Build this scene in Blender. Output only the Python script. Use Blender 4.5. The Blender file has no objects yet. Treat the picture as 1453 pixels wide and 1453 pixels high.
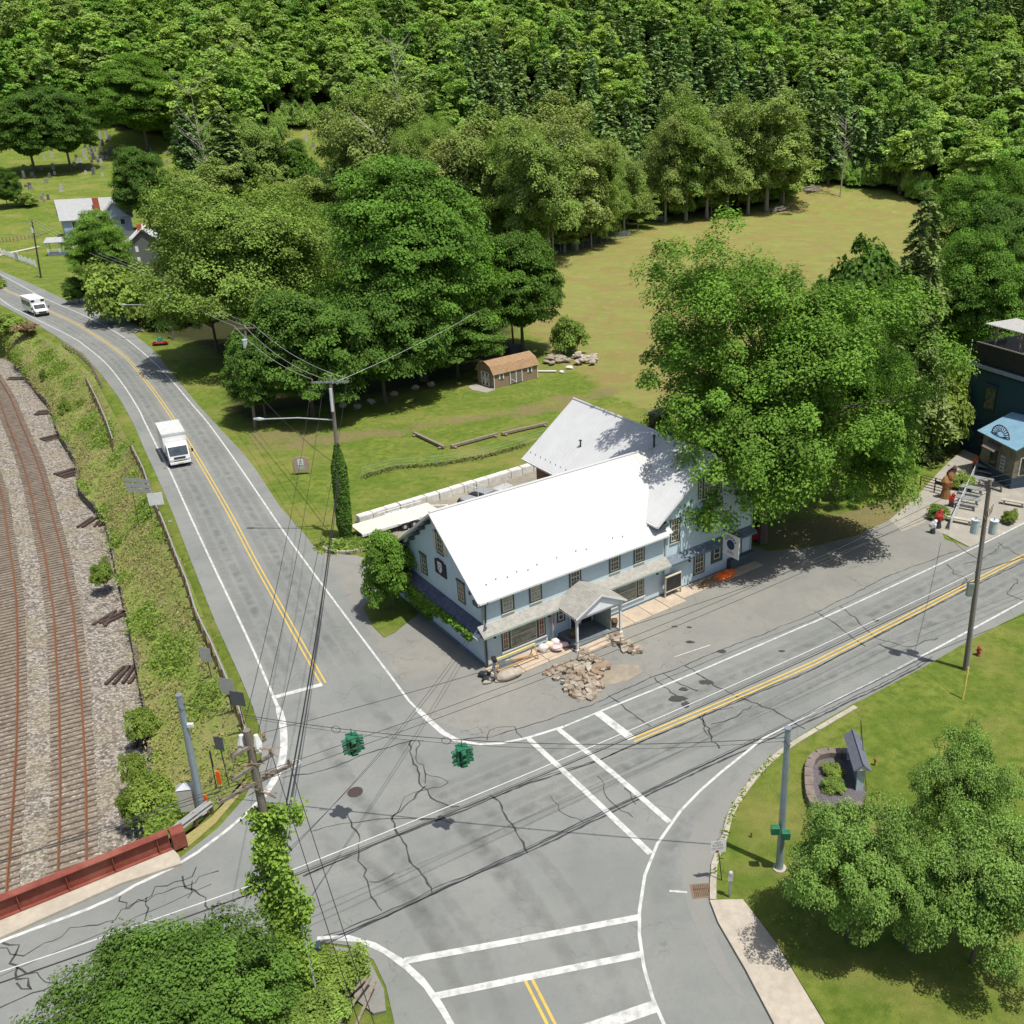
import bpy, bmesh, math, random
import numpy as np
from mathutils import Vector, Matrix, Euler
from mathutils.geometry import tessellate_polygon
rnd = random.Random(7); nrg = np.random.default_rng(11)
SC = bpy.context.scene; COL = SC.collection
# ------------------------------------------------------------ camera model
FPX, TH, CXP, CYP, CH = 1343., math.radians(24.3), 900., 726.5, 36.
sT, cT = math.sin(TH), math.cos(TH)
def ray(x, y):
    u = (x-CXP)/FPX; v = (y-CYP)/FPX
    return (u, cT-v*sT, -(sT+v*cT))
def G(x, y, z=0.):
    """point of the place seen at photograph pixel x,y that lies at height z"""
    r = ray(x, y); k = (z-CH)/r[2]
    return Vector((k*r[0], k*r[1], z))
def PX(X, Y, Z):
    Z = Z-CH; d = Y*cT-Z*sT
    return CXP+FPX*X/d, CYP+FPX*(-Z*cT-Y*sT)/d
# ------------------------------------------------------------ materials
MATS = {}
def nt(m):
    m.use_nodes = True; n = m.node_tree; n.nodes.clear(); return n
def mat(name, col, col2=None, rough=.8, scale=3., detail=4., metal=0., bump=0., bscale=None, col3=None, scale3=.4, amt3=.5, coord='world', spec=.3, stretch=None):
    if name in MATS: return MATS[name]
    m = bpy.data.materials.new(name); t = nt(m); N = t.nodes; L = t.links
    out = N.new('ShaderNodeOutputMaterial'); b = N.new('ShaderNodeBsdfPrincipled'); L.new(b.outputs[0], out.inputs[0])
    b.inputs['Roughness'].default_value = rough; b.inputs['Metallic'].default_value = metal
    b.inputs['Specular IOR Level'].default_value = spec
    c = (*col, 1)
    if col2 is None: col2 = tuple(x*.82 for x in col)
    if coord == 'world':
        g = N.new('ShaderNodeNewGeometry'); src = g.outputs['Position']
    else:
        g = N.new('ShaderNodeTexCoord'); src = g.outputs['Object']
    if stretch:
        mp = N.new('ShaderNodeVectorMath'); mp.operation = 'MULTIPLY'; mp.inputs[1].default_value = stretch; L.new(src, mp.inputs[0]); src = mp.outputs[0]
    nz = N.new('ShaderNodeTexNoise'); nz.inputs['Scale'].default_value = scale; nz.inputs['Detail'].default_value = detail
    nz.inputs['Roughness'].default_value = .65
    L.new(src, nz.inputs['Vector'])
    rp = N.new('ShaderNodeMapRange'); rp.inputs[1].default_value = .33; rp.inputs[2].default_value = .67; L.new(nz.outputs['Fac'], rp.inputs[0])
    mx = N.new('ShaderNodeMix'); mx.data_type = 'RGBA'; mx.inputs[6].default_value = c; mx.inputs[7].default_value = (*col2, 1)
    L.new(rp.outputs[0], mx.inputs[0]); res = mx.outputs[2]
    if col3 is not None:
        n3 = N.new('ShaderNodeTexNoise'); n3.inputs['Scale'].default_value = scale3; n3.inputs['Detail'].default_value = 5; L.new(src, n3.inputs['Vector'])
        r3 = N.new('ShaderNodeMapRange'); r3.inputs[1].default_value = .45; r3.inputs[2].default_value = .7; r3.inputs[4].default_value = amt3; L.new(n3.outputs['Fac'], r3.inputs[0])
        m3 = N.new('ShaderNodeMix'); m3.data_type = 'RGBA'; L.new(res, m3.inputs[6]); m3.inputs[7].default_value = (*col3, 1); L.new(r3.outputs[0], m3.inputs[0]); res = m3.outputs[2]
    L.new(res, b.inputs['Base Color'])
    if bump:
        nb = N.new('ShaderNodeTexNoise'); nb.inputs['Scale'].default_value = bscale or scale*4; nb.inputs['Detail'].default_value = 3; L.new(src, nb.inputs['Vector'])
        bp = N.new('ShaderNodeBump'); bp.inputs['Strength'].default_value = min(1, bump); bp.inputs['Distance'].default_value = .05; L.new(nb.outputs['Fac'], bp.inputs['Height']); L.new(bp.outputs[0], b.inputs['Normal'])
    MATS[name] = m; return m
# ------------------------------------------------------------ mesh building
class M:
    def __init__(s): s.v = []; s.f = []; s.mi = []; s.cur = 0
    def add(s, vs, fs):
        o = len(s.v); s.v += [tuple(p) for p in vs]
        for f in fs: s.f.append(tuple(i+o for i in f)); s.mi.append(s.cur)
        return s
    def box(s, c, d, rz=0., rx=0., ry=0., taper=1.):
        x, y, z = d[0]/2, d[1]/2, d[2]/2
        R = Euler((rx, ry, rz)).to_matrix(); c = Vector(c); t = taper
        vs = [c+R@Vector(p) for p in [(-x,-y,-z),(x,-y,-z),(x,y,-z),(-x,y,-z),(-x*t,-y*t,z),(x*t,-y*t,z),(x*t,y*t,z),(-x*t,y*t,z)]]
        return s.add(vs, [(3,2,1,0),(4,5,6,7),(0,1,5,4),(1,2,6,5),(2,3,7,6),(3,0,4,7)])
    def bx(s, x0, x1, y0, y1, z0, z1): return s.box(((x0+x1)/2,(y0+y1)/2,(z0+z1)/2), (abs(x1-x0),abs(y1-y0),abs(z1-z0)))
    def prism(s, poly, z0, z1):
        n = len(poly); vs = [(p[0],p[1],z0) for p in poly]+[(p[0],p[1],z1) for p in poly]
        a = sum(poly[i][0]*poly[(i+1)%n][1]-poly[(i+1)%n][0]*poly[i][1] for i in range(n))
        tri = tessellate_polygon([[Vector((p[0],p[1],0)) for p in poly]])
        fs = []
        for t in tri:
            q = [poly[i] for i in t]; ar = (q[1][0]-q[0][0])*(q[2][1]-q[0][1])-(q[2][0]-q[0][0])*(q[1][1]-q[0][1])
            t = t if ar > 0 else t[::-1]
            fs.append(tuple(i+n for i in t)); fs.append(tuple(t[::-1]))
        for i in range(n):
            j = (i+1) % n; fs.append((i,j,j+n,i+n) if a > 0 else (j,i,i+n,j+n))
        return s.add(vs, fs)
    def extrude(s, prof, fn, a0, a1):
        """profile of 2-D points mapped by fn(p,q,a) to 3-D, between a0 and a1"""
        n = len(prof); vs = [fn(p,q,a0) for p,q in prof]+[fn(p,q,a1) for p,q in prof]
        fs = [tuple(range(n)), tuple(range(2*n-1, n-1, -1))]+[((i+1)%n, i, i+n, (i+1)%n+n) for i in range(n)]
        return s.add(vs, fs)
    def tube(s, pts, r, n=8, cap=True):
        pts = [Vector(p) for p in pts]
        if not isinstance(r, (list, tuple)): r = [r]*len(pts)
        o = len(s.v); vs = []; fs = []
        up = Vector((0,0,1)); prev = None
        for i, p in enumerate(pts):
            d = (pts[min(i+1,len(pts)-1)]-pts[max(i-1,0)]).normalized()
            if prev is None:
                a = d.cross(up if abs(d.z) < .9 else Vector((1,0,0))).normalized()
            else: a = (prev-d*prev.dot(d)).normalized()
            prev = a; b = d.cross(a)
            for k in range(n):
                t = 2*math.pi*k/n; vs.append(p+(a*math.cos(t)+b*math.sin(t))*r[i])
        for i in range(len(pts)-1):
            for k in range(n):
                k2 = (k+1) % n; fs.append((i*n+k2, i*n+k, (i+1)*n+k, (i+1)*n+k2))
        if cap: fs.append(tuple(range(n))); fs.append(tuple(range(len(vs)-1, len(vs)-n-1, -1)))
        return s.add(vs, fs)
    def cyl(s, c, r, h, n=12, r2=None): return s.tube([c,(c[0],c[1],c[2]+h)], [r, r if r2 is None else r2], n)
    def ball(s, c, r, sc=(1,1,1), n=10, jit=0., seed=0):
        q = random.Random(seed); vs = []; fs = []; m = n//2+1
        for i in range(m+1):
            th = math.pi*i/m
            for k in range(n):
                ph = 2*math.pi*k/n; j = 1+jit*(q.random()-.5)
                vs.append((c[0]+r*sc[0]*j*math.sin(th)*math.cos(ph), c[1]+r*sc[1]*j*math.sin(th)*math.sin(ph), c[2]+r*sc[2]*j*math.cos(th)))
        for i in range(m):
            for k in range(n):
                k2 = (k+1)%n; fs.append((i*n+k,(i+1)*n+k,(i+1)*n+k2,i*n+k2))
        return s.add(vs, fs)
    def ribbon(s, pts, w, z=None):
        """flat strip along points (world xy), width w or list"""
        pts = [Vector(p) for p in pts]; n = len(pts); vs = []
        for i, p in enumerate(pts):
            d = pts[min(i+1,n-1)]-pts[max(i-1,0)]; d.z = 0; d.normalize(); nn = Vector((-d.y,d.x,0)); ww = (w[i] if isinstance(w,(list,tuple)) else w)/2
            zz = p.z if z is None else z
            vs += [(p.x+nn.x*ww,p.y+nn.y*ww,zz),(p.x-nn.x*ww,p.y-nn.y*ww,zz)]
        return s.add(vs, [(2*i,2*i+1,2*i+3,2*i+2) for i in range(n-1)])
    def build(s, name, m, parent=None, smooth=False, bevel=0.):
        me = bpy.data.meshes.new(name); me.from_pydata(s.v, [], s.f)
        for q in (m if isinstance(m, (list, tuple)) else [m]): me.materials.append(q)
        me.polygons.foreach_set('material_index', s.mi)
        if smooth: me.polygons.foreach_set('use_smooth', [True]*len(s.f))
        me.update(); o = bpy.data.objects.new(name, me); COL.objects.link(o); o.parent = parent
        if smooth and hasattr(me, 'set_sharp_from_angle'):
            me.set_sharp_from_angle(angle=math.radians(40))
        if bevel:
            b = o.modifiers.new('Bevel', 'BEVEL'); b.width = bevel; b.segments = 2; b.limit_method = 'ANGLE'
        return o
def tag(o, label=None, cat=None, group=None, kind=None):
    if label: o['label'] = label
    if cat: o['category'] = cat
    if group: o['group'] = group
    if kind or cat: o['kind'] = kind or 'thing'
    return o
def empty(name, loc, label, cat, rz=0., group=None):
    o = bpy.data.objects.new(name, None); COL.objects.link(o); o.location = loc; o.rotation_euler = (0,0,rz); o.empty_display_size = .2
    return tag(o, label, cat, group)
def copy_tree(o, parent=None):
    c = o.copy(); COL.objects.link(c); c.parent = parent
    for ch in [q for q in bpy.data.objects if q.parent == o and q is not c]: copy_tree(ch, c)
    return c
def text_part(name, txt, size, m, parent, loc, rot, depth=.006, align='CENTER', sx=1.):
    cu = bpy.data.curves.new('txt', 'FONT'); cu.body = txt; cu.size = size; cu.align_x = align; cu.align_y = 'CENTER'; cu.extrude = depth
    ob = bpy.data.objects.new('txt', cu); me = bpy.data.meshes.new_from_object(ob)
    bpy.data.objects.remove(ob); bpy.data.curves.remove(cu); me.materials.clear(); me.materials.append(m)
    o = bpy.data.objects.new(name, me); COL.objects.link(o); o.parent = parent; o.location = loc; o.rotation_euler = rot; o.scale = (sx,1,1); return o
def smooth01(a, b, x):
    t = np.clip((x-a)/(b-a), 0, 1); return t*t*(3-2*t)
def resample(pts, n):
    p = np.array([tuple(q) for q in pts], float); d = np.r_[0, np.cumsum(np.linalg.norm(np.diff(p, axis=0), axis=1))]
    t = np.linspace(0, d[-1], n); return np.stack([np.interp(t, d, p[:,k]) for k in range(p.shape[1])], 1)
def spline(pts, step=1.):
    """smooth catmull-rom through world points"""
    p = [Vector(q) for q in pts]; out = []
    for i in range(len(p)-1):
        a, b, c, d = p[max(i-1,0)], p[i], p[i+1], p[min(i+2,len(p)-1)]
        n = max(1, int((c-b).length/step))
        for k in range(n):
            t = k/n; out.append(.5*((2*b)+(c-a)*t+(2*a-5*b+4*c-d)*t*t+(3*b-a-3*c+d)*t**3))
    out.append(p[-1]); return out
def ppoly(pts, z=0.): return [G(x,y,z) for x,y in pts]
def pseudo(x, y, s=1., seed=0.):
    return (np.sin(x*.9*s+seed)*np.cos(y*1.1*s+seed*2)+.6*np.sin(x*2.3*s+y*1.7*s+seed*3)+.35*np.sin(x*4.9*s-y*5.3*s+seed))/1.95
# ------------------------------------------------------------ terrain
def T(x, y):
    x = np.asarray(x, float); y = np.asarray(y, float)
    wL = smooth01(-55, -105, x) if False else 1-smooth01(-105, -55, x)
    yh = 288+42*wL
    h = .03*np.clip(y-225, 0, None)
    h = h+wL*.10*np.clip(y-230, 0, None)
    d = y-yh+10*pseudo(x*.03, y*.02, 1, 2.)
    h = h+.30*np.where(d > 12, d-6, np.where(d > 0, d*d/24, 0))*1.0
    h = np.where(y > 600, h-.30*(y-600)*smooth01(600, 700, y), h)
    return h
GTK = 20*1.0025**np.arange(1550)
def Gt(px, py, dz=0.):
    r = ray(px, py); k = GTK; Z_ = CH+k*r[2]; b = Z_ <= T(k*r[0], k*r[1])+dz; i = int(np.argmax(b)) if b.any() else len(k)-1
    X, Y = k[i]*r[0], k[i]*r[1]
    return Vector((X, Y, float(T(X, Y))+dz))
ROAD_L = [(-160,330),(-60,395),(0,452),(50,470),(95,497),(135,537),(163,590),(193,645),(217,700),(240,755),(268,822),(303,911),(336,985),(354,1040),(357,1085),(340,1118),(303,1152),(250,1192)]
WALL_L = [(-160,425),(-60,460),(0,493),(32,522),(49.6,556.5),(72,583.7),(84,623),(109,663),(114,707.6),(150,745),(158.6,780),(171,837),(183,886.5),(192,933.6),(199.5,978),(210.6,1027.8),(215,1060),(214,1110),(210,1150),(209,1200)]
RZ = -5.0     # railway bed level
WT = -3.9     # top of the retaining wall
rl = np.array([G(x,y,-.05)[:2] for x,y in ROAD_L])
GIRD = [G(250,1196), G(0,1283), G(-260,1375)]
def sdist(P, poly):
    """signed distance of points (n,2) to an open polyline; positive on the left of its direction"""
    best = np.full(len(P), 1e9); sg = np.ones(len(P))
    for a, b in zip(poly[:-1], poly[1:]):
        d = b-a; L2 = d@d; t = np.clip(((P-a)@d)/L2, 0, 1); q = a+t[:,None]*d; r = np.linalg.norm(P-q, axis=1)
        cr = d[0]*(P[:,1]-a[1])-d[1]*(P[:,0]-a[0]); m = r < best; best = np.where(m, r, best); sg = np.where(m, np.sign(cr), sg)
    return best*sg
# ------------------------------------------------------------ ground sheet
def in_poly(x, y, poly):
    ins = np.zeros(x.shape, bool); n = len(poly)
    for i in range(n):
        x1, y1 = poly[i]; x2, y2 = poly[(i+1)%n]
        c = ((y1 > y) != (y2 > y)) & (x < (x2-x1)*(y-y1)/(y2-y1+1e-12)+x1); ins ^= c
    return ins
xs = np.unique(np.r_[np.linspace(-1500,-300,13), np.linspace(-300,-90,85), np.arange(-90,90,1.), np.linspace(90,260,80), np.linspace(260,1500,13)])
ys = np.unique(np.r_[np.linspace(-60,8,12), np.arange(8,170,1.), np.arange(170,480,3.), np.linspace(480,2500,30)])
XX, YY = np.meshgrid(xs, ys); ZZ = T(XX, YY)-.05
P2 = np.stack([XX.ravel(), YY.ravel()], 1)
edge = np.vstack([rl, np.array([G(250,1200)[:2], G(-260,1385)[:2]])])
# polyline runs from far left to the bridge, so the railway lies on its right-hand side
sd = sdist(P2, edge).reshape(XX.shape)
side = -sd
cut = np.clip(side*1.6-.3, 0, 6.2)
ZZ = ZZ-np.where(side > 0, cut, 0)
pxx = CXP+FPX*XX/np.maximum(1, YY*cT-(ZZ-CH)*sT); pyy = CYP+FPX*(-(ZZ-CH)*cT-YY*sT)/np.maximum(1, YY*cT-(ZZ-CH)*sT)
MEADOW = [(748,470),(770,380),(790,362),(925,322),(1100,298),(1150,262),(1260,276),(1350,300),(1350,660),(1000,640),(930,590),(860,555),(800,520)]
def soft(poly, w=10):
    acc = np.zeros(XX.shape)
    for dx, dy in [(0,0),(w,0),(-w,0),(0,w*.5),(0,-w*.5),(w*.7,w*.3),(-w*.7,w*.3),(w*.7,-w*.3),(-w*.7,-w*.3)]: acc += in_poly(pxx+dx, pyy+dy, poly)
    return acc/9
mead = soft(MEADOW, 16)
path = np.zeros(XX.shape)
for poly in ([(345,622),(400,608),(470,612),(560,606),(640,592),(700,585),(700,597),(620,607),(560,620),(480,632),(400,630),(352,640)],
             [(690,585),(800,560),(880,545),(885,556),(810,580),(720,600)], [(355,612),(345,640),(440,640),(430,616)]):
    path = np.maximum(path, soft(poly, 8)*.62)
path = np.maximum(path, soft([(1080,752),(1200,728),(1290,700),(1320,712),(1210,760),(1150,775),(1090,775)], 8)*1.2)
LX = [-900,0,150,235,262,390,402,492,505,780,925,1100,1140,1260,1330,1453,2200]
LY = [150,168,178,192,215,215,180,182,300,352,306,288,258,270,296,320,440]
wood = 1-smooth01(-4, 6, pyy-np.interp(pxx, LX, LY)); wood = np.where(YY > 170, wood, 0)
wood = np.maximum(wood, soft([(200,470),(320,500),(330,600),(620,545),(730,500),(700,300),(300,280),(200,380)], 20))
me = bpy.data.meshes.new('ground'); ny, nx = XX.shape
vv = np.stack([XX, YY, ZZ], 2).reshape(-1, 3); idx = np.arange(nx*ny).reshape(ny, nx)
qf = np.stack([idx[:-1,:-1], idx[:-1,1:], idx[1:,1:], idx[1:,:-1]], 2).reshape(-1, 4)
def fast_mesh(name, V, Q, mats, attrs=None, mi=None, smooth=False):
    me = bpy.data.meshes.new(name); k = Q.shape[1]
    me.vertices.add(len(V)); me.vertices.foreach_set('co', V.astype(np.float32).ravel())
    me.loops.add(Q.size); me.loops.foreach_set('vertex_index', Q.astype(np.int32).ravel())
    me.polygons.add(len(Q)); me.polygons.foreach_set('loop_start', np.arange(0, Q.size, k, dtype=np.int32))
    me.polygons.foreach_set('loop_total', np.full(len(Q), k, dtype=np.int32))
    for m in mats: me.materials.append(m)
    if mi is not None: me.polygons.foreach_set('material_index', mi.astype(np.int32))
    for an, av in (attrs or {}).items():
        if av.ndim == 2:
            a = me.attributes.new(an, 'FLOAT_COLOR', 'POINT'); a.data.foreach_set('color', av.astype(np.float32).ravel())
        else:
            a = me.attributes.new(an, 'FLOAT', 'POINT' if len(av) == len(V) else 'FACE'); a.data.foreach_set('value', av.astype(np.float32).ravel())
    me.polygons.foreach_set('use_smooth', [smooth]*len(Q)); me.update(calc_edges=True); return me
def link(name, me, parent=None):
    o = bpy.data.objects.new(name, me); COL.objects.link(o); o.parent = parent; return o
def grass_mat(name, zone=True, lush=False):
    m = bpy.data.materials.new(name); t = nt(m); N = t.nodes; L = t.links
    out = N.new('ShaderNodeOutputMaterial'); b = N.new('ShaderNodeBsdfPrincipled'); L.new(b.outputs[0], out.inputs[0]); b.inputs['Roughness'].default_value = .9; b.inputs['Specular IOR Level'].default_value = .1
    g = N.new('ShaderNodeNewGeometry'); src = g.outputs['Position']
    def noise(s, d=5, st=None, dist=0.):
        v = src
        if st: mp = N.new('ShaderNodeVectorMath'); mp.operation = 'MULTIPLY'; mp.inputs[1].default_value = st; L.new(src, mp.inputs[0]); v = mp.outputs[0]
        n = N.new('ShaderNodeTexNoise'); n.inputs['Scale'].default_value = s; n.inputs['Detail'].default_value = d; n.inputs['Roughness'].default_value = .7; n.inputs['Distortion'].default_value = dist; L.new(v, n.inputs['Vector']); return n.outputs['Fac']
    def rng(x, a, b_, lo=0., hi=1.):
        r = N.new('ShaderNodeMapRange'); r.inputs[1].default_value = a; r.inputs[2].default_value = b_; r.inputs[3].default_value = lo; r.inputs[4].default_value = hi; L.new(x, r.inputs[0]); return r.outputs[0]
    def mix(f, a, b_):
        q = N.new('ShaderNodeMix'); q.data_type = 'RGBA'
        if isinstance(f, float): q.inputs[0].default_value = f
        else: L.new(f, q.inputs[0])
        for i, c in ((6,a),(7,b_)):
            if isinstance(c, tuple): q.inputs[i].default_value = (*c, 1)
            else: L.new(c, q.inputs[i])
        return q.outputs[2]
    def mul(a, b_):
        q = N.new('ShaderNodeMath'); q.operation = 'MULTIPLY'
        L.new(a, q.inputs[0])
        if isinstance(b_, float): q.inputs[1].default_value = b_
        else: L.new(b_, q.inputs[1])
        return q.outputs[0]
    c = mix(rng(noise(.28, 6), .38, .62), (.12,.18,.026), (.20,.24,.045))
    c = mix(rng(noise(1.3, 7), .42, .62), c, (.095,.15,.02))
    c = mix(rng(noise(.09, 4, (1,1.6,1)), .47, .66, 0, .8), c, (.25,.235,.07))
    c = mix(rng(noise(22, 3), .5, .75, 0, .6), c, (.05,.08,.012))
    c = mix(rng(noise(9, 3), .55, .8, 0, .5), c, (.21,.25,.06))
    if zone:
        a = N.new('ShaderNodeAttribute'); a.attribute_name = 'zone'; sp = N.new('ShaderNodeSeparateColor'); L.new(a.outputs['Color'], sp.inputs[0])
        md = mix(rng(noise(.13, 6, (1,1.3,1), .8), .36, .64), (.24,.265,.075), (.25,.185,.075))
        md = mix(rng(noise(.45, 5, (1,1.4,1)), .48, .64, 0, .75), md, (.17,.23,.04))
        md = mix(rng(noise(.22, 5, (1,1.8,1), .8), .58, .72, 0, .5), md, (.38,.33,.13))
        md = mix(rng(noise(3., 4), .5, .8, 0, .5), md, (.14,.12,.035))
        wob = rng(noise(.25, 6), .3, .7, -.35, .35)
        def wb(ch):
            q = N.new('ShaderNodeMath'); q.operation = 'ADD'; L.new(sp.outputs[ch], q.inputs[0]); L.new(wob, q.inputs[1]); return rng(q.outputs[0], .35, .65)
        c = mix(wb(0), c, md)
        dirt = mix(rng(noise(2.5, 6), .35, .65), (.24,.19,.10), (.17,.15,.06))
        c = mix(mul(wb(1), .85), c, dirt)
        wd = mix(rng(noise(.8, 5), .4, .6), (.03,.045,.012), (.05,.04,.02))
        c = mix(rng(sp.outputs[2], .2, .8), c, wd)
    L.new(c, b.inputs['Base Color'])
    bp = N.new('ShaderNodeBump'); bp.inputs['Strength'].default_value = .9; bp.inputs['Distance'].default_value = .12; L.new(noise(14, 4), bp.inputs['Height']); L.new(bp.outputs[0], b.inputs['Normal'])
    MATS[name] = m; return m
GR = grass_mat('grass_ground'); LAWN = grass_mat('grass_lawn', zone=False)
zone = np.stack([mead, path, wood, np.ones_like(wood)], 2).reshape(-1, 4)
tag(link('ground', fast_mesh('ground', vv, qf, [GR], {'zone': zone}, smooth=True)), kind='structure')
# ------------------------------------------------------------ asphalt, lots, paths
def asphalt(name, a, b_, stain, patch=None):
    m = bpy.data.materials.new(name); t = nt(m); N = t.nodes; L = t.links
    out = N.new('ShaderNodeOutputMaterial'); s = N.new('ShaderNodeBsdfPrincipled'); L.new(s.outputs[0], out.inputs[0]); s.inputs['Roughness'].default_value = .88; s.inputs['Specular IOR Level'].default_value = .25
    g = N.new('ShaderNodeNewGeometry'); src = g.outputs['Position']
    def noise(sc, d=5, dist=0., st=None):
        v = src
        if st: mp = N.new('ShaderNodeVectorMath'); mp.operation = 'MULTIPLY'; mp.inputs[1].default_value = st; L.new(src, mp.inputs[0]); v = mp.outputs[0]
        n = N.new('ShaderNodeTexNoise'); n.inputs['Scale'].default_value = sc; n.inputs['Detail'].default_value = d; n.inputs['Roughness'].default_value = .65; n.inputs['Distortion'].default_value = dist; L.new(v, n.inputs['Vector']); return n.outputs['Fac']
    def layer(prev, f, lo, hi, col, amt):
        r = N.new('ShaderNodeMapRange'); r.inputs[1].default_value = lo; r.inputs[2].default_value = hi; r.inputs[4].default_value = amt; L.new(f, r.inputs[0])
        q = N.new('ShaderNodeMix'); q.data_type = 'RGBA'; L.new(r.outputs[0], q.inputs[0]); q.inputs[7].default_value = (*col, 1)
        if isinstance(prev, tuple): q.inputs[6].default_value = (*prev, 1)
        else: L.new(prev, q.inputs[6])
        return q.outputs[2]
    c = layer(a, noise(.16, 5), .38, .62, b_, 1.)
    c = layer(c, noise(.8, 6, .5), .5, .72, stain, .45)
    c = layer(c, noise(5., 5), .5, .75, tuple(x*.8 for x in a), .4)
    c = layer(c, noise(40., 3), .45, .62, tuple(x*.66 for x in b_), .45)
    c = layer(c, noise(27., 3), .56, .7, tuple(min(.9, x*1.5) for x in a), .45)
    # hairline cracks
    vo = N.new('ShaderNodeTexVoronoi'); vo.feature = 'DISTANCE_TO_EDGE'; vo.inputs['Scale'].default_value = .42
    dn = N.new('ShaderNodeTexNoise'); dn.inputs['Scale'].default_value = 1.1; dn.inputs['Detail'].default_value = 5; L.new(src, dn.inputs['Vector'])
    ad = N.new('ShaderNodeVectorMath'); ad.operation = 'MULTIPLY_ADD'; ad.inputs[1].default_value = (2.2,2.2,0); L.new(dn.outputs['Color'], ad.inputs[0]); L.new(src, ad.inputs[2]); L.new(ad.outputs[0], vo.inputs['Vector'])
    r = N.new('ShaderNodeMapRange'); r.inputs[1].default_value = .003; r.inputs[2].default_value = .012; r.inputs[3].default_value = 1.; r.inputs[4].default_value = 0.; L.new(vo.outputs['Distance'], r.inputs[0])
    gate = N.new('ShaderNodeMapRange'); gate.inputs[1].default_value = .5; gate.inputs[2].default_value = .62; gate.inputs[4].default_value = patch or .4; L.new(noise(.12, 3), gate.inputs[0])
    mu = N.new('ShaderNodeMath'); mu.operation = 'MULTIPLY'; L.new(r.outputs[0], mu.inputs[0]); L.new(gate.outputs[0], mu.inputs[1])
    q = N.new('ShaderNodeMix'); q.data_type = 'RGBA'; L.new(mu.outputs[0], q.inputs[0]); L.new(c, q.inputs[6]); q.inputs[7].default_value = (.05,.05,.048,1); c = q.outputs[2]
    L.new(c, s.inputs['Base Color'])
    bp = N.new('ShaderNodeBump'); bp.inputs['Strength'].default_value = .4; bp.inputs['Distance'].default_value = .02; L.new(noise(35, 3), bp.inputs['Height']); L.new(bp.outputs[0], s.inputs['Normal'])
    MATS[name] = m; return m
ASPH = asphalt('asphalt', (.19,.20,.188), (.235,.242,.225), (.155,.16,.152))
ASPL = asphalt('old_asphalt', (.205,.205,.188), (.255,.248,.218), (.15,.152,.142), .8)
WHITE = mat('road_paint_white', (.60,.60,.57), (.46,.46,.44), rough=.7, scale=14, col3=(.26,.27,.26), scale3=2.2, amt3=.75)
YEL = mat('road_paint_yellow', (.62,.43,.075), (.52,.36,.08), rough=.7, scale=8, col3=(.36,.28,.13), scale3=2., amt3=.6)
CONC = mat('concrete', (.46,.41,.33), (.37,.33,.27), rough=.9, scale=2.5, bump=.3, bscale=30, col3=(.30,.27,.22), scale3=.7)
TAR = mat('crack_tar', (.035,.035,.035), (.07,.07,.07), rough=.6, scale=6)
EDGE_L = [(-260,255),(-160,310),(-60,378),(0,432),(47,457),(81,478),(118,502),(146,534),(170,566),(189,600),(206,640),(223.4,677),(246.8,732),(271,796),(306,884),(340,958),(359,1004),(370,1037),(372,1065),(370.6,1084),(348,1131),(308.6,1175.5),(259,1214)]
EDGE_R = [(-260,215),(-160,275),(-60,345),(0,383.4),(60.6,410),(98.4,428),(136,443),(188,472),(218,497),(248,534),(285,579),(315,611),(346,644),(365,669),(398,720),(434,760),(451.5,784)]
SIDE = [(255,1216.7),(173,1248),(0,1325),(-260,1437)]
SOUTH = [(-300,1640),(0,1500),(150,1452),(300,1392),(400,1348),(452,1336),(500,1342),(530,1362),(548,1400),(560,1453),(575,1560)]
EAST_S = [(1150,1560),(1095.4,1450),(1057,1377),(1019,1311.5),(1007,1277),(1009,1228.5),(1024.4,1187),(1033,1156),(1057,1117.7),(1088.5,1081),(1123,1055),(1171.5,1026),(1209.6,1003.5),(1223,995),(1324,941.6),(1380,908.5),(1453,871.4),(1560,812),(1720,730)]
EAST_N = [(1720,640),(1560,700),(1453,744),(1360,782),(1260,817),(1153,870),(1000,931),(905,968),(835,1000),(700,1040),(650,985),(530,830),(451.5,784)]
road_px = EDGE_L[::-1][::-1]+SIDE+SOUTH+EAST_S+EAST_N+EDGE_R[::-1]
m = M(); m.prism([(p.x,p.y) for p in ppoly(road_px)], -.30, 0.0)
tag(m.build('road', ASPH), kind='structure')
LOT = [(451.5,784),(505,788),(545,800),(640,790),(760,760),(1040,765),(1090,782),(1150,776),(1215,760),(1262,738),(1300,705),(1330,672),(1352,650),(1375,632),(1392,640),(1385,665),(1368,690),(1350,715),(1330,735),(1340,765),(1375,777),(1260,819),(1153,872),(1000,933),(905,970),(835,1003),(700,1050),(620,1025),(560,955)]
m = M(); m.prism([(p.x,p.y) for p in ppoly(LOT)], -.3, .006); tag(m.build('parking_lot', ASPL), kind='structure')
GRAV = mat('gravel_drive', (.36,.34,.29), (.24,.225,.19), scale=9, detail=6, bump=.6, bscale=25, col3=(.42,.40,.34), scale3=.6)
PATIO = [(1375,777),(1325,752),(1340,715),(1362,690),(1385,668),(1400,655),(1453,668),(1600,720),(1560,696),(1453,742)]
m = M(); m.prism([(p.x,p.y) for p in ppoly([(1376,776),(1328,752),(1340,715),(1362,690),(1385,664),(1400,650),(1500,640),(1620,668),(1560,700),(1453,744)])], -.3, .012); tag(m.build('restaurant_yard', GRAV), kind='structure')
m = M(); m.prism([(p.x,p.y) for p in ppoly([(1262,738),(1300,705),(1328,674),(1350,652),(1372,634),(1392,640),(1385,665),(1366,690),(1345,716),(1310,742),(1280,755)])], -.3, .018); tag(m.build('gravel_driveway', GRAV), kind='structure')
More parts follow.
